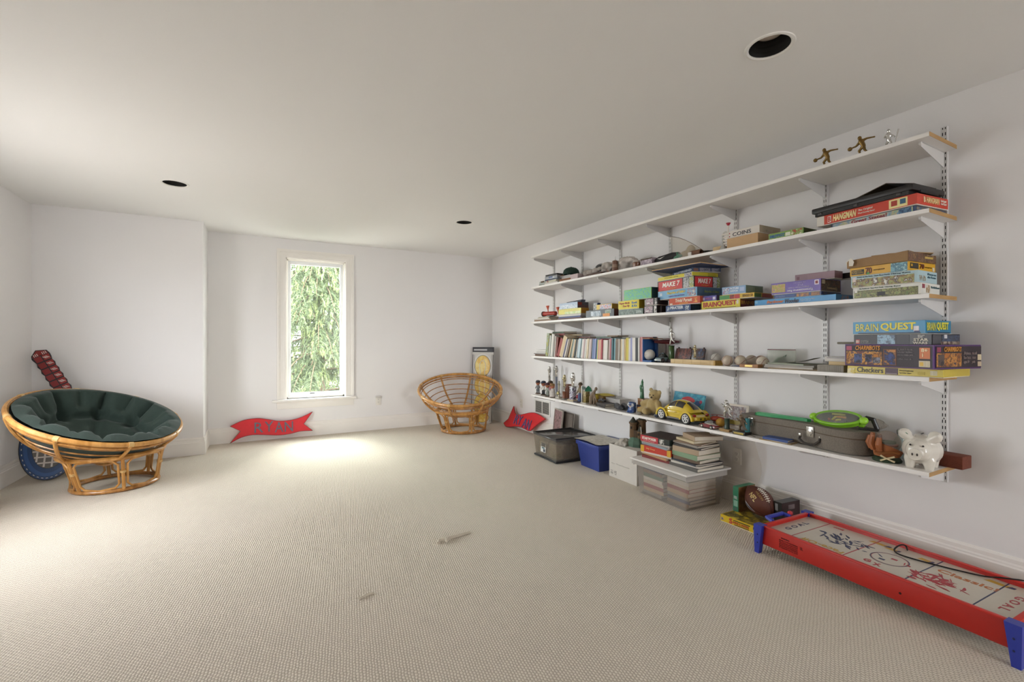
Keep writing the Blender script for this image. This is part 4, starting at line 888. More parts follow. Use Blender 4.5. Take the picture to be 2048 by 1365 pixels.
G('brick_set_box', 'black space themed brick set box lettered STAR WARS', 'toy box', 1708, 1863.4, 1919.6, 2.735, 0.275, z + 0.1545, 0.050, '#1f1e22',
  [('f', 'P', 0.0, 0.08, 0.60, 0.95, '#26252a'), ('f', 'P', 0.03, 0.06, 0.085, 0.5, '#b32b2a'), ('f', 'T', 'LEGO', 0.035, 0.16, 0.08, 0.42, '#efe6d8', 0.04), ('f', 'T', 'SYSTEM', 0.10, 0.15, 0.21, 0.4, '#8c8a88', 0.03), ('f', 'P', 0.33, 0.05, 0.56, 0.95, ART(['#1f2c44', '#3a6080', '#8fb5cc', '#2a4460'], 25, 8)), ('f', 'P', 0.58, 0.1, 0.74, 0.95, '#34343a'), ('f', 'T', 'STAR', 0.79, 0.34, 0.965, 0.62, '#cfc7b4', 0.04), ('f', 'T', 'WARS', 0.78, 0.06, 0.955, 0.30, '#cfc7b4', 0.04), ('f', 'P', 0.84, 0.66, 0.92, 0.95, ART(['#26252a', '#9a958c', '#26252a'], 60, 2)),
   ('e', 'P', 0.02, 0.1, 0.33, 0.92, '#4a4a50'), ('e', 'P', 0.35, 0.2, 0.97, 0.92, ART(['#2a3650', '#4a5f80', '#3a3a44', '#6a7f9a'], 30, 3)), ('e', 'P', 0.30, 0.02, 0.97, 0.3, ART(['#7a4a34', '#b8a890', '#5a3a34'], 50, 5)), ('e', 'P', 0.42, 0.6, 0.52, 0.95, '#cfcfd2')], True, lid=False)
BQ2 = [('T', 'BRAIN', 0.045, 0.26, 0.38, 0.84, '#d9cf5c', 0.01), ('T', 'QUEST', 0.41, 0.24, 0.88, 0.88, '#e2d43c', 0.035), ('P', 0.08, 0.06, 0.94, 0.15, '#24425c'), ('P', 0.85, 0.22, 0.92, 0.6, '#e2dde0'), ('P', 0.86, 0.16, 0.93, 0.26, '#3a3a6a')]
G('board_game', 'bright blue Brain Quest quiz box with yellow lettering on the near stack', 'board game', 1706, 1851, 1902, 2.765, 0.255, z + 0.205, 0.067, '#2e8bb8', [('f',) + m for m in BQ2] + [('e',) + m for m in BQ2[:3]], True, end='#287a9e')
b = B(); b.box((0, 0, 0.006), (0.10, 0.09, 0.012), None, 0.004); tag(b.obj('folded_cloth', P('#8f887a', 0.9), None, (2.87, 1.335, S4 + 0.1545), R(15)), 'small folded grey cloth left of the black space brick set', 'cloth')
# small white boxes and a ribbed box left of the purple set
y = ycol(1668, 2.81)
def simple_box(name, label, cat, c, z, d, col, rz=0, bev=0.001, rough=0.6):
    return tag(B().box((0, 0, d[2] / 2), d, None, bev).obj(name, P(col, rough) if isinstance(col, str) else col, None, (c[0], c[1], z), rz), label, cat)
o = simple_box('sample_box', 'ribbed grey cardboard box left of the Checkers box', 'box', (2.84, 1.385), S4, (0.12, 0.135, 0.037), '#9a948a')
for k in range(14): panel(o, frame(Vector((-0.06, 0.0675, 0)), (0, -1, 0), (0, 0, 1)), 0.004 + k * 0.0094, 0.002, 0.009 + k * 0.0094, 0.035, P('#8a847b', 0.7), 'rib')
simple_box('soap_box', 'small yellowed box stacked on the ribbed grey box', 'box', (2.85, 1.36), S4 + 0.0375, (0.10, 0.085, 0.020), '#cdb488')
o = simple_box('card_box', 'small white printed card box on the yellowed box', 'box', (2.85, 1.365), S4 + 0.058, (0.10, 0.115, 0.026), '#cfcac4')
panel(o, frame(Vector((-0.05, 0.0575, 0)), (0, -1, 0), (0, 0, 1)), 0.01, 0.018, 0.10, 0.022, P('#8a8890', 0.6))
# envelopes and magazines
zz = S4
for k, (lb, L, Dp, h, rz, cv, cy) in enumerate((('brown envelope at the bottom of the paper pile on the fourth shelf', 0.30, 0.20, 0.006, 3, '#8c6f3e', 1.60), ('white magazine in the paper pile on the fourth shelf', 0.30, 0.21, 0.010, -3, '#b9b2a8', 1.62), ('grey magazine in the paper pile on the fourth shelf', 0.28, 0.2, 0.010, 5, '#9a958c', 1.63), ('pale green booklet topping the paper pile on the fourth shelf', 0.24, 0.17, 0.008, -8, '#9aa08c', 1.64), )):
    book('magazine', lb, (2.89, cy), zz, L, Dp, h, R(rz), cv, 'magazine'); zz += h + 0.0004
b = B(); b.surf(lambda i, j: Vector((-0.06 + 0.12 * i, 0.08 - 0.16 * j, 0.004 + 0.03 * j * j)), 4, 6); b.surf(lambda i, j: Vector((-0.06 + 0.12 * i, 0.08 - 0.16 * j, 0.0052 + 0.03 * j * j)), 4, 6)
tag(b.obj('postcard', P('#8f8a76', 0.7), None, (2.90, 1.60, zz), R(12)), 'curled card lying on the paper pile', 'card')
# ------------------------------------------------------------------ small figures
GOLD = P('#8a6a34', 0.28, 0.85, var=0.15); SILV = P('#c9c7c2', 0.22, 0.85, var=0.1); BRONZE = P('#7a5f33', 0.3, 0.8, var=0.2)
def fig_caps(s, head, chest, hip, elL, haL, elR, haR, knL, ftL, knR, ftR):
    "tapered limbs of a small cast figure; s = thickness scale; points (x,y,z)"
    V_ = lambda p: Vector(p)
    c = [(head, 0.0095 * s, (1, 1, 1.2)), (head, 0.005 * s, chest, 0.008 * s), (chest, 0.013 * s, hip, 0.010 * s)]
    sh = (V_(chest) - V_(hip)).normalized()
    for el, ha in ((elL, haL), (elR, haR)):
        c += [(chest, 0.009 * s, el, 0.0052 * s), (el, 0.0052 * s, ha, 0.0038 * s), (ha, 0.0048 * s, (1, 1, 1))]
    for kn, ft in ((knL, ftL), (knR, ftR)):
        c += [(hip, 0.0085 * s, kn, 0.0062 * s), (kn, 0.0062 * s, ft, 0.0040 * s), ((ft[0], ft[1] + 0.004, ft[2]), 0.0045 * s, (0.8, 1.5, 0.7))]
    return c
def bowler(label, loc, rz):
    t = thing('trophy_figure', label, 'figurine', loc, rz, 'bronze bowler figures')
    caps = fig_caps(1.0, (0, 0.004, 0.098), (0, -0.002, 0.080), (0, -0.014, 0.052), (0.006, 0.022, 0.062), (0.004, 0.044, 0.058), (-0.004, -0.030, 0.084), (-0.004, -0.062, 0.080), (0.004, 0.008, 0.032), (0.004, 0.000, 0.006), (-0.004, -0.020, 0.028), (-0.004, -0.036, 0.006))
    blob('figure', caps, BRONZE, t, 0.0022, 2)
    B().sph((0.004, 0.050, 0.056), 0.011).obj('ball', BRONZE, t)
    B().prism([(-0.012, 0.028), (0.012, 0.028), (0.014, -0.014), (-0.014, -0.014)], 0, 0.004).obj('base_plate', BRONZE, t, ang=0)
    return t
bowler('bronze bowler trophy figure on the top shelf, left one of two', (2.80, ycol(1650, 2.80), S1), R(6))
bowler('bronze bowler trophy figure on the top shelf, next to the silver batter', (2.80, ycol(1721, 2.80), S1), R(4))
t = thing('trophy_figure', 'silver batter trophy figure at the near end of the top shelf', 'figurine', (2.81, ycol(1777, 2.81), S1), 0)
blob('figure', fig_caps(0.9, (0, 0, 0.088), (0, 0, 0.070), (0, 0, 0.046), (0.0, 0.016, 0.062), (-0.008, 0.010, 0.068), (0.004, -0.016, 0.060), (0.004, -0.024, 0.052), (0, 0.008, 0.026), (0, 0.010, 0.006), (0, -0.010, 0.026), (0, -0.014, 0.006)), SILV, t, 0.0022, 2)
B().cyl((0.004, -0.026, 0.02), (0.006, -0.040, 0.085), 0.0018, 0.0035, 8).obj('bat', SILV, t)
B().prism([(-0.014, 0.026), (0.014, 0.026), (0.014, -0.040), (-0.014, -0.040)], 0, 0.004).obj('base_plate', BRONZE, t, ang=0)
tag(B().prism([(-0.01, 0.02), (0.012, 0.02), (0.012, -0.022), (-0.012, -0.018)], 0, 0.0035).obj('loose_base_plate', BRONZE, None, (2.775, ycol(1628, 2.775), S1), ang=0), 'loose bronze base plate beside the left bowler figure', 'plate')

# ------------------------------------------------------------------ second shelf, left part
z = S2
def on2(u, x): return (x, ycol(u, x))
for k in range(3):
    b = B(); b.box((0, 0, 0.008), (0.07, 0.11, 0.0155), None, 0.001)
    o = b.obj('cassette_case', FILM('#cfd6d2', 0.25, 0.15) if k == 1 else P(['#9a9f98', '#888', '#b5bab2'][k] if k != 1 else '#b5bab2', 0.25), None, (2.80 + 0.008 * k, 4.36 + 0.004 * k, z + k * 0.0162), R(-3 + 4 * k))
    tag(o, '%s of three plastic cassette cases at the far left of the second shelf' % ['bottom one', 'middle one', 'top one'][k], 'cassette case', 'cassette cases')
simple_box('wooden_block', 'small dark wooden block beside the cassette cases', 'block', on2(1088, 2.80), z, (0.05, 0.055, 0.05), '#5c4a34')
t = thing('ornament', 'small red and white hanging ornament on the left of the second shelf', 'ornament', (2.80, ycol(1097, 2.80), z))
B().sph((0, 0, 0.028), 0.028, (1, 1, 1), 16, 12).obj('bauble', P('#a3262c', 0.25, coat=0.5), t); B().cyl((0, 0, 0.054), (0, 0, 0.064), 0.008).obj('cap', SILV, t)
B().sph((-0.012, -0.004, 0.03), 0.022, (1, 0.7, 0.5), 12, 8).obj('white_patch', P('#ddd6d0', 0.5), t)
zz = z
for k, (lb, u, L, Dp, h, rz, cv, pg) in enumerate((('white spiral notebook at the bottom of the left pile on the second shelf', 1113, 0.26, 0.20, 0.014, 2, '#cfcac2', '#e0dcd2'), ('cream folder in the left pile on the second shelf', 1113, 0.25, 0.19, 0.014, -3, '#c6c3ae', '#d9d6c8'), ('navy notebook in the left pile on the second shelf', 1114, 0.24, 0.19, 0.010, 2, '#2f3a56', '#cfcfcf'))):
    book('notebook', lb, (2.875, ycol(u, 2.86)), zz, L, Dp, h * 1.5, R(rz), cv, 'notebook', pg); zz += h * 0.5; zz += h + 0.0004
t = thing('disc_player', 'black and silver portable player on the left pile of the second shelf', 'music player', (2.865, ycol(1112, 2.86), zz), R(4))
B().box((0, 0, 0.018), (0.16, 0.22, 0.036), None, 0.008).obj('body', P('#a9abb0', 0.3, 0.4), t)
B().box((0, 0, 0.045), (0.15, 0.21, 0.018), None, 0.006).obj('lid', P('#2a2a2c', 0.35), t)
B().box((-0.08, 0.0, 0.018), (0.003, 0.07, 0.018)).obj('display', P('#5c6890', 0.2), t, ang=0)
t = thing('wallet', 'brown leather wallet lying at the front of the second shelf', 'wallet', (2.80, ycol(1137, 2.80), z), R(3))
B().box((0, 0, 0.012), (0.09, 0.20, 0.024), None, 0.006).obj('leather_body', P('#8a5a34', 0.5, bump=0.2), t); B().box((-0.0455, 0, 0.012), (0.001, 0.18, 0.004)).obj('seam', P('#5c3a22', 0.7), t, ang=0)
zz = z + 0.026
for k, (lb, cv) in enumerate((('lower white paperback stacked behind the brown wallet', '#d6d3cc'), ('upper white paperback stacked behind the brown wallet', '#cfccc8'))):
    book('paperback', lb, (2.91, ycol(1139, 2.91)), z + k * 0.0382, 0.20, 0.14, 0.038, R(-4 + 6 * k), cv)
# green and white baseball cap
t = thing('sports_hat', 'dark green baseball cap with white front on the white paperbacks', 'hat', (2.875, ycol(1143, 2.88), z + 0.0765), R(95))
B().lathe([(0.085, 0.0), (0.087, 0.02), (0.078, 0.048), (0.055, 0.068), (0.025, 0.077), (0, 0.079)], 24).obj('crown', P('#233a30', 0.85), t)
b = B(); b.surf(lambda i, j: Vector((math.cos(-0.75 + 1.5 * i) * (0.082 + 0.065 * j), math.sin(-0.75 + 1.5 * i) * (0.082 + 0.05 * j), 0.006 - 0.010 * j + 0.012 * (1 - abs(2 * i - 1) ** 2) * j)), 14, 4)
b.surf(lambda i, j: Vector((math.cos(-0.75 + 1.5 * i) * (0.082 + 0.065 * j), math.sin(-0.75 + 1.5 * i) * (0.082 + 0.05 * j), 0.003 - 0.010 * j + 0.012 * (1 - abs(2 * i - 1) ** 2) * j)), 14, 4)
b.obj('brim', P('#b89368', 0.8), t)
b = B(); b.surf(lambda i, j: Vector((math.cos(-0.5 + i) * (0.089 - 0.010 * j), math.sin(-0.5 + i) * (0.089 - 0.010 * j), 0.008 + 0.045 * j)), 10, 4); b.obj('front_panel', P('#cfcdc6', 0.85), t)
B().sph((0, 0, 0.080), 0.006).obj('button', P('#1c2c26', 0.8), t)
simple_box('gift_box', 'small pale pink carton in front of the green cap', 'box', on2(1154, 2.80), z, (0.08, 0.13, 0.05), '#bfaeb0')
caps = [((0, 0.09, 0.035), 0.034, (1, 1, 1)), ((0, 0.02, 0.036), 0.034, (0.9, 1.5, 0.95)), ((0, -0.06, 0.045), 0.030, (0.9, 1.6, 0.9)), ((0, -0.12, 0.055), 0.024, (0.9, 1.6, 0.8))]
tag(blob('cloth_bundle', caps, P('#a89f98', 0.95, var=0.2, bump=0.4, bs=80), None, 0.005, 2, (2.835, ycol(1184, 2.835), z + 0.012)), 'rolled pale grey cloth bundle on the second shelf', 'cloth')
b = B(); b.box((0, 0, 0.010), (0.05, 0.22, 0.018), None, 0.004); tag(b.obj('wooden_stick', P('#4a2f22', 0.6), None, (2.78, ycol(1193, 2.79), z), 0), 'dark brown stick lying before the grey cloth bundle', 'stick')
# swim goggles and dark bags
t = thing('ski_goggles', 'black ski goggles with silver frame leaning on the bags', 'goggles', (2.88, ycol(1202, 2.88), z), R(10))
B().sph((0, 0, 0.085), 0.05, (0.6, 1.2, 0.62), 16, 10).obj('lens', P('#171719', 0.15, coat=0.5), t)
B().lathe([(0.058, -0.008), (0.064, 0.0), (0.058, 0.008), (0.052, 0.0), (0.058, -0.008)], 20, Matrix.Translation((-0.008, 0, 0.085)) @ Matrix.Rotation(PI / 2, 4, 'Y') @ Matrix.Diagonal((0.6, 1, 1, 1))).obj('frame', P('#8f8f92', 0.4), t)
B().tube([(0.01, 0.06, 0.08), (0.04, 0.07, 0.04), (0.03, 0.03, 0.008), (0.03, -0.05, 0.008), (0.02, -0.065, 0.06)], 0.009).obj('strap', P('#222224', 0.8), t)
caps = [((0, 0.05, 0.04), 0.042, (1, 1.2, 1)), ((0, -0.03, 0.06), 0.045, (0.9, 1.3, 1)), ((0, -0.10, 0.085), 0.032, (0.8, 1.2, 0.8)), ((0, -0.07, 0.03), 0.035, (1, 1.5, 0.9))]
tag(blob('nylon_pouch', caps, P('#33403f', 0.7, var=0.2, bump=0.3, bs=50), None, 0.005, 2, (2.93, ycol(1219, 2.93), z + 0.012)), 'dark green crumpled nylon pouch behind the brown bottle', 'pouch')
def crumple(name, label, loc, sx, sy, sz, mat, seed, cat='bag', group=None):
    rr = random.Random(seed); ph = [rr.uniform(0, 6) for _ in range(8)]
    def f(i, j):
        a = 2 * PI * i; e = PI * (j - 0.5)
        k = 1 + 0.13 * math.sin(5 * a + ph[0] + 3 * e) + 0.10 * math.sin(9 * a + ph[1] - 4 * e) + 0.08 * math.sin(3 * a + 7 * e + ph[2])
        return Vector((sx * math.cos(a) * math.cos(e) * k, sy * math.sin(a) * math.cos(e) * k, max(0.0005, sz * (1 + math.sin(e)) * (0.9 + 0.1 * k))))
    return tag(B().surf(f, 36, 16, cu=True).obj(name, mat, None, loc, ang=60, weld=True), label, cat, group)
simple_box('cocoa_tub', 'small brown tub inside the clear bag on the second shelf', 'tub', on2(1216, 2.835), z, (0.055, 0.08, 0.06), '#6a4632', 0, 0.012)
crumple('clear_bag', 'crumpled clear plastic bag around the small brown tub', (2.835, ycol(1215, 2.835), z), 0.048, 0.072, 0.056, FILM('#ece6e0', 0.62, 0.15), 2)
t = thing('sauce_bottle', 'tall brown bottle with white nozzle standing on the second shelf', 'bottle', (2.785, ycol(1230, 2.785), z))
B().lathe([(0, 0), (0.024, 0), (0.0255, 0.004), (0.0245, 0.02), (0.0255, 0.03), (0.0245, 0.07), (0.0255, 0.08), (0.024, 0.094), (0.010, 0.100), (0, 0.100)], 18).obj('bottle_body', P('#6e4c3a', 0.35, var=0.2), t)
B().lathe([(0.011, 0.100), (0.011, 0.108), (0.004, 0.112), (0.002, 0.135), (0, 0.135)], 12).obj('nozzle', WHITE, t)
B().lathe([(0.0257, 0.035), (0.0257, 0.062)], 18).obj('paper_label', P('#8f7866', 0.6), t)
caps = [((0, 0.04, 0.085), 0.03, (0.8, 1.6, 0.5)), ((0, 0.01, 0.055), 0.035, (0.8, 1.3, 1.2)), ((0, -0.02, 0.087), 0.03, (0.8, 1.6, 0.4)), ((0, 0.02, 0.025), 0.028, (1, 1.8, 0.9))]
tag(blob('green_glove', caps, P('#22342e', 0.8), None, 0.004, 2, (2.93, ycol(1257, 2.93), z)), 'dark green glove inside the crumpled bag right of the brown bottle', 'glove')
crumple('clear_bag', 'crumpled clear plastic bag right of the brown bottle', (2.87, ycol(1254, 2.87), z), 0.075, 0.115, 0.064, FILM('#efe9e4', 0.55, 0.12), 5)
t = thing('jar', 'small brown glass jar with pale lid on the second shelf', 'jar', (2.80, ycol(1273, 2.80), z))
B().lathe([(0, 0), (0.030, 0), (0.033, 0.006), (0.033, 0.040), (0.028, 0.046), (0, 0.046)], 18).obj('glass', P('#6e4630', 0.2, coat=0.4), t); B().lathe([(0.029, 0.046), (0.030, 0.058), (0, 0.060)], 18).obj('lid', P('#b5ada2', 0.4), t)
G('gift_box', 'lilac patterned box with brown lid on the second shelf', 'box', 1281, 1304, 1320, 2.80, 0.11, z, 0.062, ART(['#a99aa6', '#c9bcc6', '#8f7f8c'], 40, 3), [('f', 'P', 0.0, 0.82, 1.0, 0.99, '#4a3a28')], top='#4a3a28')
t = thing('zip_pouch', 'black zip pouch with a red end and white swoosh', 'pouch', (2.85, ycol(1329, 2.84), z), R(-2))
B().tube([(0, 0.10, 0.030), (0, 0.06, 0.033), (0, 0, 0.034), (0, -0.08, 0.040), (0, -0.14, 0.042)], [0.022, 0.032, 0.034, 0.035, 0.026], 16).obj('pouch_body', P('#211e20', 0.75), t)
B().sph((0, 0.108, 0.030), 0.023, (1, 0.6, 1), 14, 8).obj('red_end', P('#b0283c', 0.6), t)
B().tube([(-0.030, 0.055, 0.045), (-0.034, 0.030, 0.038), (-0.033, 0.020, 0.040), (-0.029, -0.02, 0.052)], [0.001, 0.003, 0.004, 0.001], 6).obj('swoosh_mark', P('#e6e3e0', 0.6), t)
caps = [((0, 0.04, 0.05), 0.04, (0.9, 1.3, 0.8)), ((0, -0.03, 0.045), 0.04, (0.9, 1.3, 0.8)), ((0, 0, 0.02), 0.035, (1, 1.8, 0.6))]
tag(blob('green_pouch', caps, P('#37514c', 0.8), None, 0.005, 2, (2.99, ycol(1338, 2.99), z)), 'dark teal fabric pouch behind the black zip pouch', 'pouch')
# big clear zip bag with odds and ends
t = thing('zip_bag', 'tall clear zip bag holding beige and green odds and ends', 'bag', (2.86, ycol(1373, 2.86), z))
yl, yr = ycol(1340, 2.86) - ycol(1373, 2.86), ycol(1407, 2.86) - ycol(1373, 2.86)
def zb(i, j, sd):
    yy_ = yl * (1 - i) + yr * i
    top = 0.205 - 0.165 * i ** 1.5
    return Vector((sd * (0.045 * (1 - j) ** 0.6 * math.sin(PI * min(max(i, 0.02), 0.98)) + 0.002) + 0.006 * math.sin(9 * i + 7 * j + sd) * (1 - j), yy_ * (1 - 0.10 * math.sin(PI * j) * (1 if i < .5 else 0.3)) , 0.001 + top * j))
b = B(); b.surf(lambda i, j: zb(i, j, -1), 14, 10); b.surf(lambda i, j: zb(i, j, 1), 14, 10); b.obj('plastic', FILM('#f2efea', 0.80, 0.1), t, ang=60)
B().tube([zb(i / 14, 1, 0) for i in range(15)], 0.0022, 6).obj('zip_seal', P('#6a5458', 0.5), t)
tag(blob('crumpled_paper', [((0, 0.02, 0.035), 0.034, (0.8, 1.4, 1)), ((0, -0.03, 0.06), 0.034, (0.7, 1.2, 1.3))], P('#b5a68c', 0.9, bump=0.4, bs=60), None, 0.005, 1, (2.86, ycol(1375, 2.86), z + 0.002)), 'crumpled beige paper inside the tall zip bag', 'paper')
tag(blob('green_ribbon', [((0, 0.02, 0.02), 0.018, (0.7, 1.6, 1)), ((0, -0.01, 0.03), 0.014, (0.8, 1.8, 1)), ((0, 0.01, 0.05), 0.010, (1, 1, 1.6))], P('#4f7a62', 0.7), None, 0.004, 1, (2.825, ycol(1357, 2.825), z + 0.001)), 'bunched green ribbon at the bottom of the tall zip bag', 'ribbon')
t = thing('cork_piece', 'short brown rolled tube near the edge of the second shelf', 'tube', (2.79, ycol(1392, 2.79), z))
B().lathe([(0.012, -0.045), (0.020, -0.045), (0.021, 0.045), (0.013, 0.045), (0.012, -0.045)], 16, Matrix.Translation((0, 0, 0.021)) @ Matrix.Rotation(PI / 2, 4, 'X')).obj('tube_wall', P('#6e4a34', 0.7), t); B().cyl((0, 0.03, 0.021), (0, 0.04, 0.021), 0.012).obj('plug', P('#3c2a20', 0.8), t)
b = B(); b.surf(lambda i, j: Vector((-0.08 + 0.16 * i, 0.13 - 0.26 * j, 0.004 + 0.024 * math.sin(PI * j) + 0.004 * math.sin(6 * i))), 8, 12); b.surf(lambda i, j: Vector((-0.08 + 0.16 * i, 0.13 - 0.26 * j, 0.001 + 0.020 * math.sin(PI * j) + 0.004 * math.sin(6 * i))), 8, 12)
tag(b.obj('paper_folder', P('#a8a296', 0.8), None, (2.88, ycol(1418, 2.88), z), R(4)), 'bent grey paper folder left of the toy trumpet', 'folder')
tag(simple_box('eraser', 'tiny white eraser beside the brown rolled tube', 'eraser', on2(1381, 2.775), z, (0.025, 0.03, 0.03), '#d6d0c8', 0, 0.004), group='')
# toy trumpet standing on its bell
t = thing('toy_trumpet', 'white toy trumpet with red buttons and mouthpiece standing upright', 'toy trumpet', (2.80, ycol(1452, 2.80), z), R(10))
IV = P('#d9d2c8', 0.35); RDT = P('#a8283c', 0.35)
B().tube([(0, -0.014, 0.004), (0, -0.014, 0.11), (0, -0.016, 0.17)], 0.0055, 10).obj('lead_pipe', IV, t)
B().lathe([(0.006, 0.0), (0.016, 0.018), (0.014, 0.018), (0.003, 0.004)], 14, Matrix.Translation((0, -0.016, 0.165))).obj('mouthpiece', RDT, t)
B().lathe([(0.030, 0.0), (0.018, 0.018), (0.009, 0.04), (0.007, 0.10), (0.006, 0.10), (0.008, 0.04), (0.016, 0.018), (0.028, 0.0)], 18, Matrix.Translation((0, 0.020, 0.001))).obj('bell', P('#b9b9b4', 0.25, 0.3), t)
B().tube([(0, 0.020, 0.10), (0, 0.016, 0.120), (0, 0.004, 0.126), (0, -0.010, 0.118), (0, -0.014, 0.105)], 0.006, 8).obj('bend', P('#c6c3bd', 0.3), t)
for k in range(4):
    zk = 0.045 + 0.021 * k
    v_ = B().cyl((0, 0.026, zk), (0, -0.024, zk), 0.0075, None, 12).obj('valve', IV, t); B().cyl((0, -0.024, zk), (0, -0.036, zk), 0.0065, 0.0055, 10).obj('button', RDT, v_)

# ------------------------------------------------------------------ fourth shelf: books, balls, trophies
z = S4
zz = z
for k, (lb, L, Dp, h, cv, cy) in enumerate((('brown clothbound book lying at the far left of the fourth shelf', 0.24, 0.20, 0.020, '#6a4a38', 4.46), ('grey magazine on the brown book at the far left of the fourth shelf', 0.25, 0.21, 0.010, '#8f8a86', 4.47), ('pale grey booklet at the far left of the fourth shelf', 0.22, 0.2, 0.022, '#c4c0bc', 4.43), ('white booklet topping the far left pile of the fourth shelf', 0.22, 0.19, 0.020, '#d0ccc8', 4.42))):
    book('paperback', lb, (2.90, cy - 0.02), zz, L, Dp, h, R(2 * k - 3), cv); zz += h + 0.0004
def upright(label, y, x, w, d, h, lean, cover, nm='paperback', group='upright books on the fourth shelf'):
    "book standing on its lower edge, spine to the room; lean about x tips the top towards -y"
    t = thing(nm, label, 'book', (x, y, S4), 0, group, rot=(lean, 0, 0))
    cm = P(cover, 0.45) if isinstance(cover, str) else cover
    b = B(); e = 0.0012
    b.span((0, 0, 0), (e, w, h)); b.span((e, 0, 0), (d, e, h)); b.span((e, w - e, 0), (d, w, h)); b.obj('cover', cm, t, ang=0)
    B().span((e, e, 0.003), (d - 0.004, w - e, h - 0.003)).obj('pages', P('#cfc6b4', 0.9, var=0.15, vs=300), t, ang=0)
    return t
NAMES = {'#8a8f3c': 'olive', '#c9c6c0': 'pale grey', '#e0dbd2': 'cream white', '#8e2622': 'red', '#cdb48c': 'tan', '#4a4468': 'purple blue', '#a9a59e': 'grey', '#6d5a48': 'brown', '#3f5a4c': 'dark green', '#b9c9cf': 'pale blue', '#2f5a62': 'teal', '#d2cdc6': 'off white', '#b59a9a': 'dusty pink', '#1f2126': 'black', '#5f6f9c': 'blue', '#7fa8b0': 'light teal', '#c8b84a': 'yellow', '#a83a48': 'crimson', '#7a3a30': 'maroon', '#d6c7a8': 'beige', '#8fb0c4': 'sky blue', '#d9d4cc': 'ivory', '#c58a8a': 'rose', '#8c8fb8': 'lavender'}
row = []
cols = list(NAMES)
y = ycol(1091, 2.79); lean0 = 8
rr = random.Random(21)
plan = [('#8a8f3c', .028, .255, 8), ('#c9c6c0', .018, .235, 8), ('#3f5a4c', .010, .225, 8), ('#e0dbd2', .020, .25, 8), ('#a9a59e', .016, .245, 8), ('#d9d4cc', .010, .225, 6), ('#7a3a30', .020, .215, 10), ('#8e2622', .030, .205, 22), ('#cdb48c', .026, .235, 22), ('#d6c7a8', .012, .225, 22), ('#4a4468', .012, .205, 22), ('#d2cdc6', .010, .20, 21), ('#6d5a48', .022, .20, 20), ('#cdb48c', .014, .195, 19), ('#3f5a4c', .012, .20, 18), ('#a9a59e', .012, .195, 16), ('#cdb48c', .010, .19, 15), ('#1f2126', .012, .195, 14), ('#c9c6c0', .008, .19, 13), ('#b9c9cf', .026, .195, 11), ('#2f5a62', .012, .195, 10), ('#d2cdc6', .020, .19, 9), ('#b59a9a', .012, .195, 8), ('#c9c6c0', .018, .19, 8), ('#d6c7a8', .014, .195, 7), ('#e0dbd2', .010, .19, 7), ('#b59a9a', .014, .195, 6), ('#1f2126', .010, .19, 6), ('#5f6f9c', .024, .19, 5), ('#8c8fb8', .010, .195, 5), ('#7fa8b0', .012, .19, 4), ('#c8b84a', .008, .185, 4), ('#c58a8a', .012, .185, 4), ('#cdb48c', .010, .185, 4), ('#a83a48', .012, .19, 3), ('#d9d4cc', .030, .18, 3), ('#d2cdc6', .014, .18, 3), ('#6d5a48', .010, .185, 3), ('#b59a9a', .010, .19, 3), ('#a83a48', .012, .195, 2), ('#2f5a62', .014, .195, 2), ('#7fa8b0', .016, .195, 2), ('#6d5a48', .026, .19, 2), ('#a9a59e', .012, .19, 2), ('#d6c7a8', .016, .19, 1), ('#c9c6c0', .014, .19, 1), ('#cdb48c', .010, .19, 1), ('#c8b84a', .020, .20, 1), ('#d2cdc6', .016, .195, 1), ('#8c8fb8', .014, .20, 1), ('#d9d4cc', .024, .20, 0), ('#1f2126', .020, .20, 0), ('#c9c6c0', .010, .20, 0), ('#c58a8a', .016, .205, 0)]
def ordn(n): return '%d%s' % (n, 'th' if 10 <= n % 100 <= 20 else {1: 'st', 2: 'nd', 3: 'rd'}.get(n % 10, 'th'))
gap = [max(0.0, min(p[2], q[2]) * (math.tan(R(p[3])) - math.tan(R(q[3])))) for p, q in zip(plan, plan[1:])] + [0.0]
yend = ycol(1284, 2.79); tot = sum(p[1] / math.cos(R(p[3])) for p in plan); sc_ = (y - yend - sum(gap)) / tot
for n, (cv, w_, h_, ln) in enumerate(plan):
    wd_ = w_ * sc_ * 0.985; thick = 'thick' if w_ > .02 else 'slim'
    step = w_ * sc_ / math.cos(R(ln)); y -= step + (gap[n - 1] if n else 0.0)
    cover = ART(['#8a8f3c', '#b5a82c', '#7d8a6a', '#a8b09a'], 25, 4) if n == 0 else cv
    # spine foot at y..y+w, the top leans away from the camera side (towards -y)
    upright('%s %s book, %s from the left in the upright row' % (thick, NAMES[cv], ordn(n + 1)), y + math.sin(R(0)), 2.785 + rr.uniform(0, 0.012), wd_, 0.14 + 0.05 * rr.random() if n > 6 else 0.19, h_, R(ln), cover)
# horizontal books lying behind / on the row
for k, (lb, cx_, cy_, zz_, L, Dp, h, rz, cv) in enumerate((
    ('red clothbound book lying flat on the upright books at the left', 2.93, ycol(1128, 2.93), z + 0.232, 0.24, 0.17, 0.022, 3, '#7a2420'), ('dark green book lying on the red book above the row', 2.93, ycol(1128, 2.93) - 0.01, z + 0.2545, 0.23, 0.17, 0.020, -2, '#33482f'),
    ('tan paperback lying flat behind the leaning books', 2.97, ycol(1155, 2.97), z + 0.226, 0.28, 0.12, 0.018, 4, '#a08a68'))):
    book('hardback', lb, (cx_, cy_), zz_, L, Dp, h, R(rz), cv)
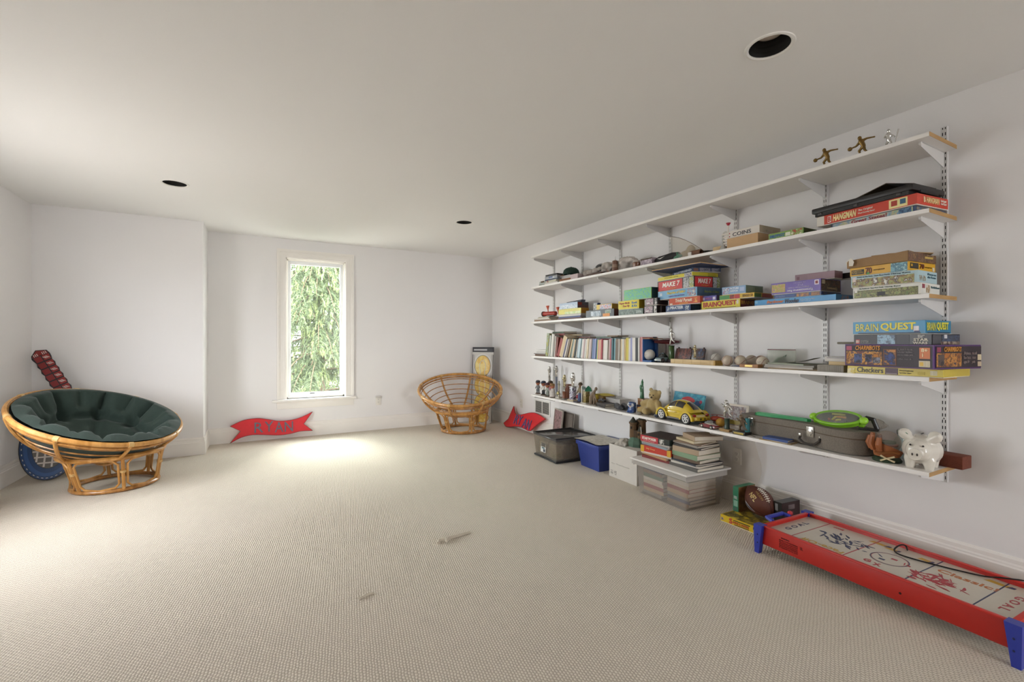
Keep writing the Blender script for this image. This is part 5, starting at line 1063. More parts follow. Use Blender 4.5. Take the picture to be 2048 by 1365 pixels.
# small prop that holds those flat books up behind the row
book('hardback', 'thick brown book standing behind the leaning row under the flat books', (3.02, ycol(1135, 3.02)), z, 0.34, 0.03, 0.2255, 0, '#5a4030')
for k, (lb, u, L, cv, zo) in enumerate((('thin maroon book lying on top of the middle of the row', 1180, 0.20, '#6a2c28', 0.203), ('thin green book lying on the right half of the row', 1218, 0.22, '#4c6a5c', 0.203), ('brown book lying at the right end of the row', 1236, 0.14, '#7a5f46', 0.213))):
    book('hardback', lb, (2.955, ycol(u, 2.955)), z + zo, L, 0.14, 0.012, R(3 * k - 3), cv)
# blue metal bookend
t = thing('bookend', 'blue bookend holding the right end of the book row', 'bookend', (2.79, ycol(1285, 2.79), z))
BLU = P('#2b5c9c', 0.45)
B().span((0, -0.004, 0), (0.15, 0.0, 0.188)).obj('plate', BLU, t, ang=0); B().span((0, -0.10, 0), (0.10, -0.004, 0.012)).obj('foot', BLU, t, ang=0); B().span((0.13, -0.030, 0.012), (0.15, -0.004, 0.186)).obj('back_web', P('#234a80', 0.5), t, ang=0)
B().span((0, -0.08, 0.188), (0.15, 0.0, 0.194)).obj('top_lip', WOOD('#8a5f3c', '#a87848', 3), t, ang=0)
# balls
def stitches(t, r, mat, ph):
    def curve(s):
        a = 2 * PI * s; b_ = 0.44
        x_ = math.cos(a) + b_ * math.cos(3 * a); y_ = math.sin(a) - b_ * math.sin(3 * a); z_ = 2 * math.sqrt(b_) * math.sin(2 * a)
        return Vector((x_, y_, z_)).normalized() * r
    m = Matrix.Rotation(ph[0], 3, 'X') @ Matrix.Rotation(ph[1], 3, 'Y') @ Matrix.Rotation(ph[2], 3, 'Z')
    B().tube([m @ curve(k / 60) + Vector((0, 0, r)) for k in range(60)], 0.0011, 5, True).obj('red_stitching', mat, t)
def baseball(label, x, y, zb, col, r=0.0365, ph=(0, 0, 0), st='#8a3436', mark=None):
    t = thing('baseball', label, 'ball', (x, y, zb), 0, 'baseballs on the fourth shelf')
    B().sph((0, 0, r), r, (1, 1, 1), 24, 16).obj('leather', P(col, 0.5, var=0.08, bump=0.05), t)
    if st: stitches(t, r, P(st, 0.6), ph)
    if mark: B().tube([Vector((-1, -0.3 + 0.16 * k, 0.15 * math.sin(k * 2.1))).normalized() * (r + 0.0002) + Vector((0, 0, r)) for k in range(5)], 0.0008, 5).obj('ink_signature', P('#3a3a5a', 0.6), t)
    return t
baseball('white signed ball on the blue bookend foot', 2.845, ycol(1299, 2.845), z + 0.0122, '#cfcbc2', 0.045, st=None, mark=1)
baseball('scuffed pale baseball at the left of the ball group behind the others', 2.93, ycol(1432, 2.93), z + 0.008, '#c4bfb6', 0.036, (0.3, 0.9, 0.2), '#7a5a4a')
baseball('yellowed baseball with red seams in front of the shelf upright', 2.82, ycol(1455, 2.82), z, '#c2b4a2', 0.0365, (0.2, 0.3, 1.2))
baseball('pale baseball on the blue pennant beside the wooden plaque', 2.85, ycol(1481, 2.85), z + 0.0025, '#c9bda8', 0.0365, (1.0, 0.3, 0.8))
baseball('baseball resting against the wall behind the wooden plaque', 2.95, ycol(1503, 2.95), z, '#b9ad9e', 0.038, (0.4, 1.4, 0.3))
baseball('dark stitched baseball touching the wall near the upright', 3.015, ycol(1519, 3.0), z, '#b5a694', 0.0365, (1.9, 0.4, 0.5))
baseball('white signed baseball at the right of the wooden plaque', 2.85, ycol(1525, 2.85), z, '#cfc5b2', 0.0365, (0.6, 0.2, 0.5), mark=1)
t = thing('wooden_plaque', 'small wooden plaque lying among the baseballs', 'plaque', (2.785, ycol(1502, 2.785), z), R(2))
B().box((0, 0, 0.011), (0.055, 0.125, 0.022), None, 0.002).obj('wood_block', WOOD('#8a5f36', '#a8774a', 4), t); B().box((-0.0277, 0, 0.011), (0.0006, 0.05, 0.012)).obj('name_plate', P('#b09a5a', 0.3, 0.6), t, ang=0)
b = B(); b.prism([(0.03, 0.03), (-0.03, 0.045), (-0.035, -0.05), (0.03, -0.035)], 0, 0.002); tag(b.obj('pennant', P('#2f478c', 0.8), None, (2.86, ycol(1481, 2.86), z), ang=0), 'small dark blue pennant under the baseballs', 'pennant')
b = B(); b.prism([(0, 0.045), (0.055, 0.02), (0.04, -0.03), (0.0, -0.045)], -0.0015, 0.0015, frame(Vector((0, 0, 0)), (0, 1, 0), (0, 0, 1)) @ Matrix.Rotation(PI / 2, 4, 'Z')); 
tag(b.obj('card', P('#34509a', 0.6), None, (3.0, ycol(1490, 3.0), z + 0.001), ang=0), 'blue card standing against the wall behind the baseballs', 'card')
# wooden plank box with toys
t = thing('plank_box', 'long pale wooden tray in front of the toy cards', 'tray', (2.80, (ycol(1343, 2.79) + ycol(1432, 2.79)) / 2, z), 0)
Lp = ycol(1343, 2.79) - ycol(1432, 2.79); PINE = WOOD('#c4a878', '#d9c092', 5, 0.55)
B().span((-0.02, -Lp / 2, 0), (0.02, Lp / 2, 0.034), 0.001).obj('front_board', PINE, t); B().span((-0.021, -Lp / 2 - 0.001, 0.0), (0.06, -Lp / 2 + 0.012, 0.034)).obj('end_board', WOOD('#a8843c', '#c09a4a', 5), t, ang=0)
for s in range(5): B().span((-0.0204, -Lp / 2 + Lp * (s + .5) / 5, 0.002), (-0.0198, -Lp / 2 + Lp * (s + .5) / 5 + 0.002, 0.032)).obj('groove', P('#a88c5c', 0.7), t, ang=0)
for lb, uL, uR, cols_, cap in (('red and grey framed toy card leaning on the wall', 1353, 1384, ['#5a3a38', '#7d4a44', '#3a3438', '#8f5a50'], '#6a2c30'), ('blue and grey framed toy card leaning on the wall', 1386, 1411, ['#3a3f52', '#55607c', '#2c2c34', '#6a4a44'], '#2c3040')):
    y0, y1 = ycol(uL, 2.93), ycol(uR, 2.93)
    t = thing('toy_card', lb, 'toy', (2.90, (y0 + y1) / 2, z), 0, rot=(0, R(14), 0))
    B().span((0, -(y0 - y1) / 2, 0.03), (0.012, (y0 - y1) / 2, 0.118), 0.002).obj('card_face', ART(cols_, 30, uL), t); B().span((-0.004, -(y0 - y1) / 2, 0), (0.02, (y0 - y1) / 2, 0.03)).obj('stand', P(cap, 0.5), t, ang=0)
    for s in (-1, 1): B().sph((0.006, s * (y0 - y1) * 0.36, 0.122), 0.007).obj('knob', P('#2a2426', 0.4), t)
def trophy(label, x, y, z, top, parts, rz=0.0, fig=SILV, H=0.085, s=0.9, pose='stand'):
    "parts: list of (kind, material, halfwidth, z0, z1)"
    t = thing('trophy', label, 'trophy', (x, y, z), rz)
    for nm, m, w_, a, b_ in parts:
        if nm == 'column': B().lathe([(0, a), (w_, a), (w_ * 0.86, a + 0.006), (w_ * 0.8, (a + b_) / 2), (w_ * 0.86, b_ - 0.006), (w_, b_), (0, b_)], 14).obj(nm, m, t)
        elif nm == 'cup': B().lathe([(0, a), (w_ * .5, a), (w_ * .2, a + (b_ - a) * .3), (w_ * .25, a + (b_ - a) * .4), (w_, b_), (w_ * .9, b_), (0, a + (b_ - a) * .5)], 16).obj(nm, m, t)
        else: B().box((0, 0, (a + b_) / 2), (2 * w_ * 0.8, 2 * w_, b_ - a), None, 0.0015).obj(nm, m, t)
    k = H / 0.1
    def q(x_, y_, z_): return (x_ * k, y_ * k, top + z_ * k)
    if pose == 'stand': caps = fig_caps(s * k, q(0, 0, .092), q(0, 0, .072), q(0, 0, .048), q(0, .018, .060), q(-.012, .012, .072), q(0, -.018, .060), q(-.012, -.012, .072), q(0, .006, .026), q(0, .008, .004), q(0, -.006, .026), q(0, -.008, .004))
    elif pose == 'reach': caps = fig_caps(s * k, q(0, 0, .088), q(0, 0, .070), q(0, 0, .046), q(0, .006, .094), q(0, .010, .125), q(0, -.018, .064), q(0, -.022, .046), q(0, .006, .024), q(0, .010, .004), q(0, -.008, .028), q(0, -.022, .018))
    else: caps = fig_caps(s * k, q(0, .006, .092), q(0, 0, .074), q(0, -.006, .050), q(0, .022, .066), q(0, .034, .076), q(0, -.020, .068), q(0, -.032, .052), q(0, .014, .034), q(0, .012, .008), q(0, -.016, .028), q(0, -.034, .012))
    blob('figure', caps, fig, t, 0.0026 * max(0.8, k), 2)
    return t
MARB = P('#b9b2a4', 0.25, var=0.2, vs=60); GRN = P('#3c5a2c', 0.3, coat=0.4); BRN = WOOD('#6a3a24', '#8a5030', 5, 0.35, 'Z')
trophy('silver trophy of a reaching figure on a green column', 2.90, ycol(1343, 2.90), z, 0.135, [('base', P('#3a3034', 0.4), 0.038, 0, 0.024), ('column', GRN, 0.026, 0.024, 0.135)], 0, P('#b5b3ae', 0.3, 0.8), 0.15, 0.75, 'reach')
trophy('small gold winged trophy between the two toy cards', 2.835, ycol(1391, 2.84), z, 0.055, [('base', P('#8a8a86', 0.3), 0.016, 0.0, 0.05), ('column', GOLD, 0.008, 0.05, 0.06)], 0, P('#b0a484', 0.25, 0.8), 0.085, 1.1)
# dark red model aircraft and grey model car
t = thing('model_aircraft', 'dark red model aircraft on a stand behind the signed ball', 'toy plane', (2.962, 2.735, z), R(-30))
DR = P('#5a2226', 0.4)
B().lathe([(0, -0.10), (0.010, -0.09), (0.018, -0.03), (0.018, 0.04), (0.008, 0.11), (0, 0.115)], 14, Matrix.Translation((0, 0, 0.165)) @ Matrix.Rotation(PI / 2, 4, 'Y')).obj('fuselage', DR, t)
for zz_ in (0.150, 0.190): B().box((0.02, 0, zz_), (0.05, 0.17, 0.006), None, 0.002).obj('wing', P('#6e2c2c', 0.4), t)
B().box((-0.085, 0, 0.178), (0.03, 0.07, 0.004)).obj('tailplane', DR, t, ang=0); B().box((-0.09, 0, 0.192), (0.03, 0.004, 0.03)).obj('fin', P('#2c2426', 0.4), t, ang=0)
B().cyl((0, 0, 0.006), (0, 0, 0.15), 0.005).obj('stand_rod', P('#4a2a2c', 0.4), t); B().cyl((0, 0, 0), (0, 0, 0.008), 0.04, 0.035, 18).obj('stand_base', P('#3c2226', 0.4), t)
def toy_car(name, label, x, y, z, L, W, h, rz, col, seed=0, wheel='#1c1b1b', glass='#2a2e30', cat='toy car', open_top=False, trim=None):
    "small die-cast car: length along local y (front +y)"
    t = thing(name, label, cat, (x, y, z), rz)
    bm_ = P(col, 0.25, coat=0.5); r = h * 0.24
    def body(i, j):
        s = -0.5 + i; a = PI * j
        wv = W / 2 * (1 - 0.25 * abs(2 * s) ** 4); hv = h * (0.56 - 0.10 * abs(2 * s) ** 3)
        return Vector((-math.copysign(abs(math.cos(a)) ** 0.4, math.cos(a)) * wv, s * L, r * 0.55 + (hv - r * .55) * abs(math.sin(a)) ** 0.35))
    b = B(); b.surf(body, 12, 12); b.bm.faces.new([v for v in b.bm.verts if abs(v.co.y + L / 2) < 1e-6]); b.bm.faces.new([v for v in b.bm.verts if abs(v.co.y - L / 2) < 1e-6]); b.obj('car_body', bm_, t)
    if not open_top:
        def cab(i, j):
            s = -0.5 + i; a = PI * j; k_ = (1 - abs(2 * s) ** 2.6)
            return Vector((-math.cos(a) * W * 0.40, s * L * 0.50 - 0.04 * L, h * 0.50 + (h * 0.5) * k_ * abs(math.sin(a)) ** 0.5))
        B().surf(cab, 12, 10).obj('cabin_glass', P(glass, 0.1, coat=0.5), t)
        B().surf(lambda i, j: cab(0.25 + 0.5 * i, 0.3 + 0.4 * j) + Vector((0, 0, 0.0012)), 8, 6).obj('roof', bm_, t)
    else:
        B().box((0, -0.05 * L, h * 0.55), (W * 0.72, L * 0.36, h * 0.06), None, 0.001).obj('seats', P('#d6cfc4', 0.5), t)
        B().box((0, L * 0.15, h * 0.68), (W * 0.76, 0.003, h * 0.26), Matrix.Rotation(R(20), 3, 'X')).obj('windscreen', FILM('#e6eef0', 0.6), t, ang=0)
    for sx in (-1, 1):
        for sy in (-0.31, 0.31):
            w_ = B().cyl((sx * (W / 2 - 0.008), sy * L, r), (sx * (W / 2 + 0.0015), sy * L, r), r, None, 16).obj('wheel', P(wheel, 0.6), t)
            B().cyl((sx * (W / 2), sy * L, r), (sx * (W / 2 + 0.0025), sy * L, r), r * 0.55, None, 12).obj('hub', SILV, w_)
    for e_ in (-1, 1): B().box((0, e_ * L * 0.495, h * 0.24), (W * 0.92, L * 0.03, h * 0.08), None, 0.001).obj('bumper', P('#d0cdc8', 0.25, 0.5) if not trim else P(trim, 0.3), t)
    return t
toy_car('model_car', 'grey blue model car beside the bookend', 2.86, ycol(1325, 2.86), z, 0.11, 0.078, 0.075, R(90), '#6f8288')
# zip bag with green cards
t = thing('zip_bag', 'clear zip bag of green toy pieces on the fourth shelf', 'bag', (2.99, ycol(1557, 2.97), z), 0)
w_ = (ycol(1529, 2.97) - ycol(1585, 2.97)) / 2
def zb2(i, j, sd): return Vector((sd * (0.026 * (1 - j) ** 0.5 + 0.001) * (0.25 + 0.75 * math.sin(PI * min(max(i, .03), .97))) + 0.012 * j, w_ - 2 * w_ * i, 0.001 + 0.118 * j))
b = B(); b.surf(lambda i, j: zb2(i, j, -1), 12, 8); b.surf(lambda i, j: zb2(i, j, 1), 12, 8); b.obj('plastic', FILM('#e6e8e2', 0.72, 0.12), t)
B().tube([zb2(i / 12, 0.96, -1) for i in range(13)], 0.002, 6).obj('zip_seal', P('#7a3a4c', 0.5), t)
for k in range(5):
    rr = random.Random(k); b = B(); b.tube([(0.0, 0.05 - 0.02 * k, 0.02), (-0.004, 0.02 - 0.015 * k, 0.05 + 0.006 * k), (0.004, -0.03 + 0.01 * k, 0.045), (0, -0.055 + 0.012 * k, 0.02 + 0.01 * k)], 0.006, 6)
    tag(b.obj('plastic_toy', P(['#3f7a4c', '#4c8a5a', '#8a938a', '#2f5f42', '#6a7a6a'][k], 0.4), None, (2.99, ycol(1557, 2.97), z + 0.004)), '%s plastic toy strip inside the zip bag on the fourth shelf' % ['dark green', 'bright green', 'pale grey', 'deep green lowest', 'grey green'][k], 'toy')
# ------------------------------------------------------------------ lowest shelf
z = S5
SKIN = P('#a8684a', 0.5)
def bobble(label, x, y, hgt, cap, shirt, pants, rz, cape=None):
    t = thing('bobblehead', label, 'figurine', (x, y, z), rz, 'bobbleheads')
    k = hgt / 0.16
    def q(x_, y_, z_): return (x_ * k, y_ * k, z_ * k)
    B().lathe([(0, 0), (0.030 * k, 0), (0.030 * k, 0.006 * k), (0.026 * k, 0.010 * k), (0, 0.010 * k)], 18).obj('base', P('#5a4434', 0.5), t)
    blob('legs', [(q(0, .012, .012), .008 * k, q(0, .012, .045), .011 * k), (q(0, -.012, .012), .008 * k, q(0, -.010, .045), .011 * k), (q(0, .012, .045), .011 * k, q(0, 0, .062), .013 * k), (q(0, -.010, .045), .011 * k, q(0, 0, .062), .013 * k), (q(-.006, .012, .012), .008 * k, (1.5, 1, .7)), (q(-.006, -.012, .012), .008 * k, (1.5, 1, .7))], P(pants, 0.6), t, 0.003, 2)
    blob('torso', [(q(0, 0, .060), .014 * k, q(0, 0, .088), .017 * k), (q(0, .016, .088), .008 * k, q(-.008, .026, .068), .006 * k), (q(0, -.016, .088), .008 * k, q(-.008, -.026, .068), .006 * k), (q(-.008, .026, .068), .006 * k, q(-.018, .020, .062), .005 * k), (q(-.008, -.026, .068), .006 * k, q(-.018, -.018, .066), .005 * k)], P(shirt, 0.6), t, 0.003, 2)
    h = B().sph(q(0, 0, .124), .026 * k, (1, .92, 1.08), 18, 14).obj('head', SKIN, t)
    for s in (-1, 1):
        B().sph(q(-.0245, s * .009, .128), .0032 * k).obj('eye', P('#26201c', 0.3), h); B().sph(q(0, s * .0245, .122), .005 * k, (.6, .5, 1)).obj('ear', SKIN, h)
    B().sph(q(-.028, 0, .121), .0042 * k).obj('nose', SKIN, h)
    c = B().lathe([(.0268 * k, 0), (.0262 * k, .010 * k), (.020 * k, .021 * k), (0, .026 * k)], 18, Matrix.Translation(q(0, 0, .131))).obj('cap', P(cap, 0.6), t)
    B().prism([(-.022 * k, -.020 * k), (-.046 * k, -.013 * k), (-.049 * k, 0), (-.046 * k, .013 * k), (-.022 * k, .020 * k)], .131 * k, .134 * k).obj('peak', P(cap, 0.6), c, ang=0)
    if cape: B().lathe([(.034 * k, .010 * k), (.030 * k, .05 * k), (.018 * k, .092 * k)], 20).obj('smock', P(cape, 0.7), t)
    return t
bobble('bobblehead in grey with dark cap at the far left of the lowest shelf', 2.85, ycol(1076, 2.85), 0.165, '#2a2630', '#7d7f80', '#6f7478', R(35))
bobble('bobblehead in black and white with navy cap, second from the left', 2.83, ycol(1087, 2.83), 0.170, '#2c3046', '#c9c6c0', '#26272a', R(10))
bobble('bobblehead in pale grey with dark red cap, third from the left', 2.80, ycol(1095, 2.80), 0.160, '#4a2630', '#9aa09a', '#8a9088', R(5))
bobble('bobblehead with brown hat behind the white smock figure', 2.88, ycol(1101, 2.88), 0.175, '#3a2c1c', '#a86a78', '#b9b2ae', R(0))
bobble('bobblehead with tan hat and white smock nearest the trophies', 2.80, ycol(1105, 2.80), 0.160, '#8a6a3c', '#c9c4be', '#2c2a2a', R(-5), '#c4bcb6')
trophy('slim silver trophy at the back left behind the bobbleheads', 3.0, ycol(1099, 3.0), z, 0.195, [('base', MARB, 0.035, 0, 0.02), ('column', P('#b9b6b0', 0.3, 0.6), 0.016, 0.02, 0.195)], 0, SILV, 0.115, 1.45)
trophy('tall silver trophy behind the bobbleheads in front of the upright', 2.99, ycol(1113, 2.99), z, 0.205, [('base', MARB, 0.035, 0, 0.02), ('column', P('#8a8f9c', 0.3, 0.5), 0.016, 0.02, 0.205)], 0, SILV, 0.12, 1.45)
trophy('small trophy with a gold star medallion on the lowest shelf', 2.83, ycol(1118, 2.83), z, 0.085, [('base', MARB, 0.032, 0, 0.016), ('column', P('#a8a08c', 0.3, 0.4), 0.010, 0.016, 0.085)], 0, P('#a9a592', 0.3, 0.6), 0.10, 0.9)
B().prism([(0.022 * (1 if k % 2 == 0 else 0.5) * math.cos(2 * PI * k / 10), 0.022 * (1 if k % 2 == 0 else 0.5) * math.sin(2 * PI * k / 10)) for k in range(10)], 0, 0.005, frame(Vector((-0.014, 0, 0.055)), (0, -1, 0), (0, 0, 1))).obj('star_medallion', P('#cfc48a', 0.25, 0.5), D.objects[[o.name for o in D.objects if o.get('label', '').startswith('small trophy with a gold star')][0]], ang=0)
trophy('gold figure trophy on a brown wooden column', 2.82, ycol(1129, 2.82), z, 0.135, [('base', P('#6a625a', 0.4), 0.036, 0, 0.014), ('column', BRN, 0.026, 0.014, 0.085), ('cup', SILV, 0.020, 0.085, 0.135)], 0, P('#b9ae8c', 0.25, 0.8), 0.12, 1.35)
simple_box('wooden_post', 'tall brown wooden block behind the gold figure trophy', 'block', (2.93, ycol(1136, 2.93)), z, (0.05, 0.055, 0.15), WOOD('#6a3a28', '#84503a', 4, 0.4, 'Z'))
t = trophy('silver cup shaped figure trophy on a mirrored prism column', 2.83, ycol(1146, 2.83), z, 0.150, [('base', P('#b9a98c', 0.4), 0.05, 0, 0.014)], 0, P('#d6d4d0', 0.15, 0.9), 0.13, 1.6)
B().box((0, 0.002, 0.080), (0.05, 0.056, 0.132), None, 0.002).obj('prism_column', ART(['#b9b9c9', '#3a3a44', '#cfcfda', '#8a7a9a'], 120, 3, 0.15, 'vor'), t); B().box((0, 0, 0.148), (0.06, 0.07, 0.006)).obj('cap_plate', P('#9a948c', 0.3, 0.5), t, ang=0)
# painted folk figures
def folk(label, x, y, hgt, coat, skirt, hat, rz, extra=None):
    t = thing('painted_statue', label, 'statue', (x, y, z), rz); k = hgt / 0.2
    def q(x_, y_, z_): return (x_ * k, y_ * k, z_ * k)
    blob('robe', [(q(0, 0, .012), .030 * k, q(0, 0, .06), .026 * k), (q(0, 0, .06), .026 * k, q(0, 0.0, .10), .018 * k)], P(skirt, 0.6), t, 0.004, 2)
    blob('torso', [(q(0, 0, .09), .020 * k, q(0, 0, .135), .022 * k), (q(0, .02, .135), .010 * k, q(-.014, .036, .10), .008 * k), (q(0, -.02, .135), .010 * k, q(-.016, -.032, .10), .008 * k), (q(-.014, .036, .10), .008 * k, q(-.026, .03, .085), .007 * k)], P(coat, 0.6), t, 0.004, 2)
    B().sph(q(0, 0, .165), .018 * k, (1, .9, 1.1), 14, 10).obj('head', P('#7a5840', 0.5), t); B().lathe([(.026 * k, 0), (.021 * k, .006 * k), (.018 * k, .018 * k), (0, .026 * k)], 16, Matrix.Translation(q(0, 0, .172))).obj('hat', P(hat, 0.7), t)
    if extra: B().sph(q(-.012, .028, .05), .026 * k, (.8, 1, .8), 14, 10).obj('bundle', P(extra, 0.6), t)
    return t
folk('painted statue in brown coat and blue skirt with a red bundle', 2.84, ycol(1161, 2.84), 0.205, '#7a6a50', '#2f4470', '#4a3c28', R(-10), '#8c2430')
simple_box('stand_block', 'small dark stand at the feet of the brown coated statue', 'stand', (2.785, ycol(1153, 2.785)), z, (0.035, 0.07, 0.012), '#4a4448')
t = thing('toy_tower', 'yellow brown toy tower with green roof and white post', 'toy', (2.85, ycol(1174, 2.85), z))
B().box((0, 0.01, 0.06), (0.05, 0.05, 0.12), None, 0.002).obj('tower_wall', ART(['#8a7a3c', '#6a5a34', '#a8965a', '#5a4a2c'], 50, 2), t); B().lathe([(0.05, 0), (0.034, 0.03), (0, 0.055)], 4, Matrix.Translation((0.01, -0.01, 0.120))).obj('roof', P('#1f6a4c', 0.5), t, ang=0)
B().box((-0.03, 0.045, 0.085), (0.008, 0.008, 0.17)).obj('post', WHITE, t, ang=0); B().box((0, 0.01, 0.003), (0.09, 0.1, 0.006)).obj('base', P('#c9c4bc', 0.5), t, ang=0); B().box((-0.03, 0.015, 0.15), (0.005, 0.06, 0.03)).obj('sign_board', P('#3a4a44', 0.5), t, ang=0)
# kneeling stone figure
t = thing('stone_figure', 'grey brown carved figure bending over with long robe', 'statue', (2.83, ycol(1187, 2.83), z), R(0))
ST = P('#7d6c5a', 0.8, var=0.2, bump=0.2, bs=120)
blob('carved_body', [((0, 0.035, 0.012), 0.022, (0, 0.03, 0.07), 0.026), ((0, 0.03, 0.07), 0.026, (0, -0.005, 0.115), 0.018), ((0, 0.055, 0.01), 0.012, (0, 0.03, 0.06), 0.02), ((0, -0.005, 0.115), 0.016, (0, -0.028, 0.150), 0.009), ((0, -0.010, 0.105), 0.010, (0, -0.035, 0.06), 0.006), ((0, -0.035, 0.06), 0.006, (0, -0.055, 0.02), 0.005), ((0.004, 0.0, 0.10), 0.010, (0.004, -0.01, 0.04), 0.012), ((0.004, -0.01, 0.04), 0.012, (0, -0.01, 0.008), 0.010), ((0, -0.038, 0.158), 0.016, (0.9, 1, 1.15))], ST, t, 0.0035, 2)
B().prism([(-0.03, 0.075), (0.035, 0.075), (0.035, -0.07), (-0.03, -0.07)], 0, 0.008).obj('plinth', P('#6f6458', 0.8), t, ang=0)
B().tube([(0, -0.05, 0.03), (0, -0.062, 0.010)], 0.004).obj('staff_tip', P('#a89a84', 0.6), t)
bx = carton('shallow_box', 'open yellow lined cardboard box behind the stone figure', 'box', (2.98, ycol(1206, 2.98)), z, 0.22, 0.13, 0.085, R(-8), '#7a5c30', lid=False, top='#c9b03c'); prints(bx, [('f', 'P', 0.0, 0.55, 0.6, 1.0, '#b5a036')])
b = B(); b.surf(lambda i, j: Vector((-0.06 + 0.13 * i, 0.105 - 0.21 * j, 0.086 + 0.007 * math.sin(PI * j))), 4, 8); b.surf(lambda i, j: Vector((-0.06 + 0.13 * i, 0.105 - 0.21 * j, 0.0845 + 0.007 * math.sin(PI * j))), 4, 8); tag(b.obj('tissue_sheet', P('#c4b244', 0.8), None, (2.98, ycol(1206, 2.98), z), R(-8)), 'yellow sheet covering the cardboard box behind the stone figure', 'paper')
zz = z
for k, (lb, cv) in enumerate((('lower black book on the lowest shelf beside the stone figure', '#2c2828'), ('upper brown black book on the lowest shelf beside the stone figure', '#3a3130'))):
    book('hardback', lb, (2.855, ycol(1214, 2.855)), zz, 0.17, 0.13, 0.018, R(-14 + 3 * k), cv); zz += 0.0184
t = thing('toy_vehicle', 'small black toy vehicle on the black books', 'toy', (2.86, ycol(1204, 2.86), zz), R(20))
B().box((0, 0, 0.016), (0.035, 0.07, 0.016), None, 0.005).obj('hull', P('#221d20', 0.4), t); B().box((0, 0.005, 0.028), (0.026, 0.035, 0.012), None, 0.004).obj('cab', P('#2c2226', 0.3), t)
for sx in (-1, 1):
    for sy in (-1, 1): B().cyl((sx * 0.014, sy * 0.022, 0.009), (sx * 0.020, sy * 0.022, 0.009), 0.009, None, 12).obj('wheel', P('#171415', 0.6), t)
# clear tray
t = thing('clear_tray', 'clear plastic tray behind the grey binoculars', 'tray', (2.975, ycol(1236, 2.975), z), R(-5))
GP = FILM('#e8e6e4', 0.6, 0.1)
b = B(); b.span((-0.06, -0.11, 0), (0.06, 0.11, 0.002)); b.span((-0.06, -0.11, 0), (-0.058, 0.11, 0.075)); b.span((0.058, -0.11, 0), (0.06, 0.11, 0.075)); b.span((-0.06, -0.11, 0), (0.06, -0.108, 0.075)); b.span((-0.06, 0.108, 0), (0.06, 0.11, 0.075)); b.obj('tray_shell', GP, t, ang=0)
B().tube([(-0.062, -0.112, 0.075), (0.062, -0.112, 0.075), (0.062, 0.112, 0.075), (-0.062, 0.112, 0.075)], 0.003, 6, True).obj('rim', GP, t)
for k in range(6): B().sph((-0.03 + 0.03 * (k % 3), 0.05 - 0.045 * (k // 2), 0.014), 0.012, (1, 1, .9), 10, 8).obj('bead', P(['#9a9590', '#7a7470', '#b5b0aa'][k % 3], 0.3), t)
t = thing('binoculars', 'grey black binoculars lying on the lowest shelf', 'binoculars', (2.845, ycol(1244, 2.845), z), R(60))
GB = P('#3c3c40', 0.5, bump=0.15)
for s in (-1, 1):
    B().lathe([(0, -0.08), (0.017, -0.08), (0.019, -0.05), (0.021, -0.02), (0.024, 0.0), (0.027, 0.07), (0.024, 0.075), (0, 0.07)], 18, Matrix.Translation((0, s * 0.032, 0.028)) @ Matrix.Rotation(PI / 2, 4, 'Y')).obj('barrel', GB, t)
    B().cyl((0.0705, s * 0.032, 0.028), (0.0745, s * 0.032, 0.028), 0.021, None, 16).obj('front_lens', P('#56586a', 0.1, coat=0.6), t)
B().box((-0.01, 0, 0.03), (0.07, 0.04, 0.014), None, 0.003).obj('bridge', GB, t); B().cyl((-0.03, 0, 0.042), (0.01, 0, 0.042), 0.009).obj('focus_wheel', P('#26262a', 0.6), t)
# blue ceramic mug figure
t = thing('ceramic_figurine', 'blue glazed ceramic figurine with white heart shaped face', 'figurine', (2.82, ycol(1264, 2.82), z), R(20))
CB = P('#274b86', 0.15, coat=0.8)
B().lathe([(0, 0), (0.030, 0), (0.036, 0.012), (0.036, 0.03), (0.032, 0.045), (0.036, 0.065), (0.034, 0.085), (0.022, 0.094), (0, 0.096)], 24).obj('glazed_body', CB, t)
for s in (-1, 1):
    B().sph((-0.026, s * 0.014, 0.068), 0.016, (.6, 1, 1.1), 14, 10).obj('face_lobe', P('#c9cdd6', 0.2, coat=0.6), t); B().sph((-0.036, s * 0.012, 0.070), 0.004).obj('eye', P('#26262c', 0.2), t); B().sph((-0.024, s * 0.024, 0.010), 0.014, (1.4, .9, .7)).obj('foot', CB, t)
B().sph((-0.030, 0, 0.052), 0.011, (.7, 1, 1.2)).obj('face_point', P('#c9cdd6', 0.2, coat=0.6), t); B().sph((-0.038, 0, 0.058), 0.005).obj('beak', P('#c98a3c', 0.3), t)
tag(B().sph((0, 0, 0.011), 0.02, (1, 1.3, .55), 14, 8).obj('pebble', P('#8a8478', 0.8), None, (2.80, ycol(1279, 2.80), z)), 'flat grey pebble right of the blue figurine', 'stone')
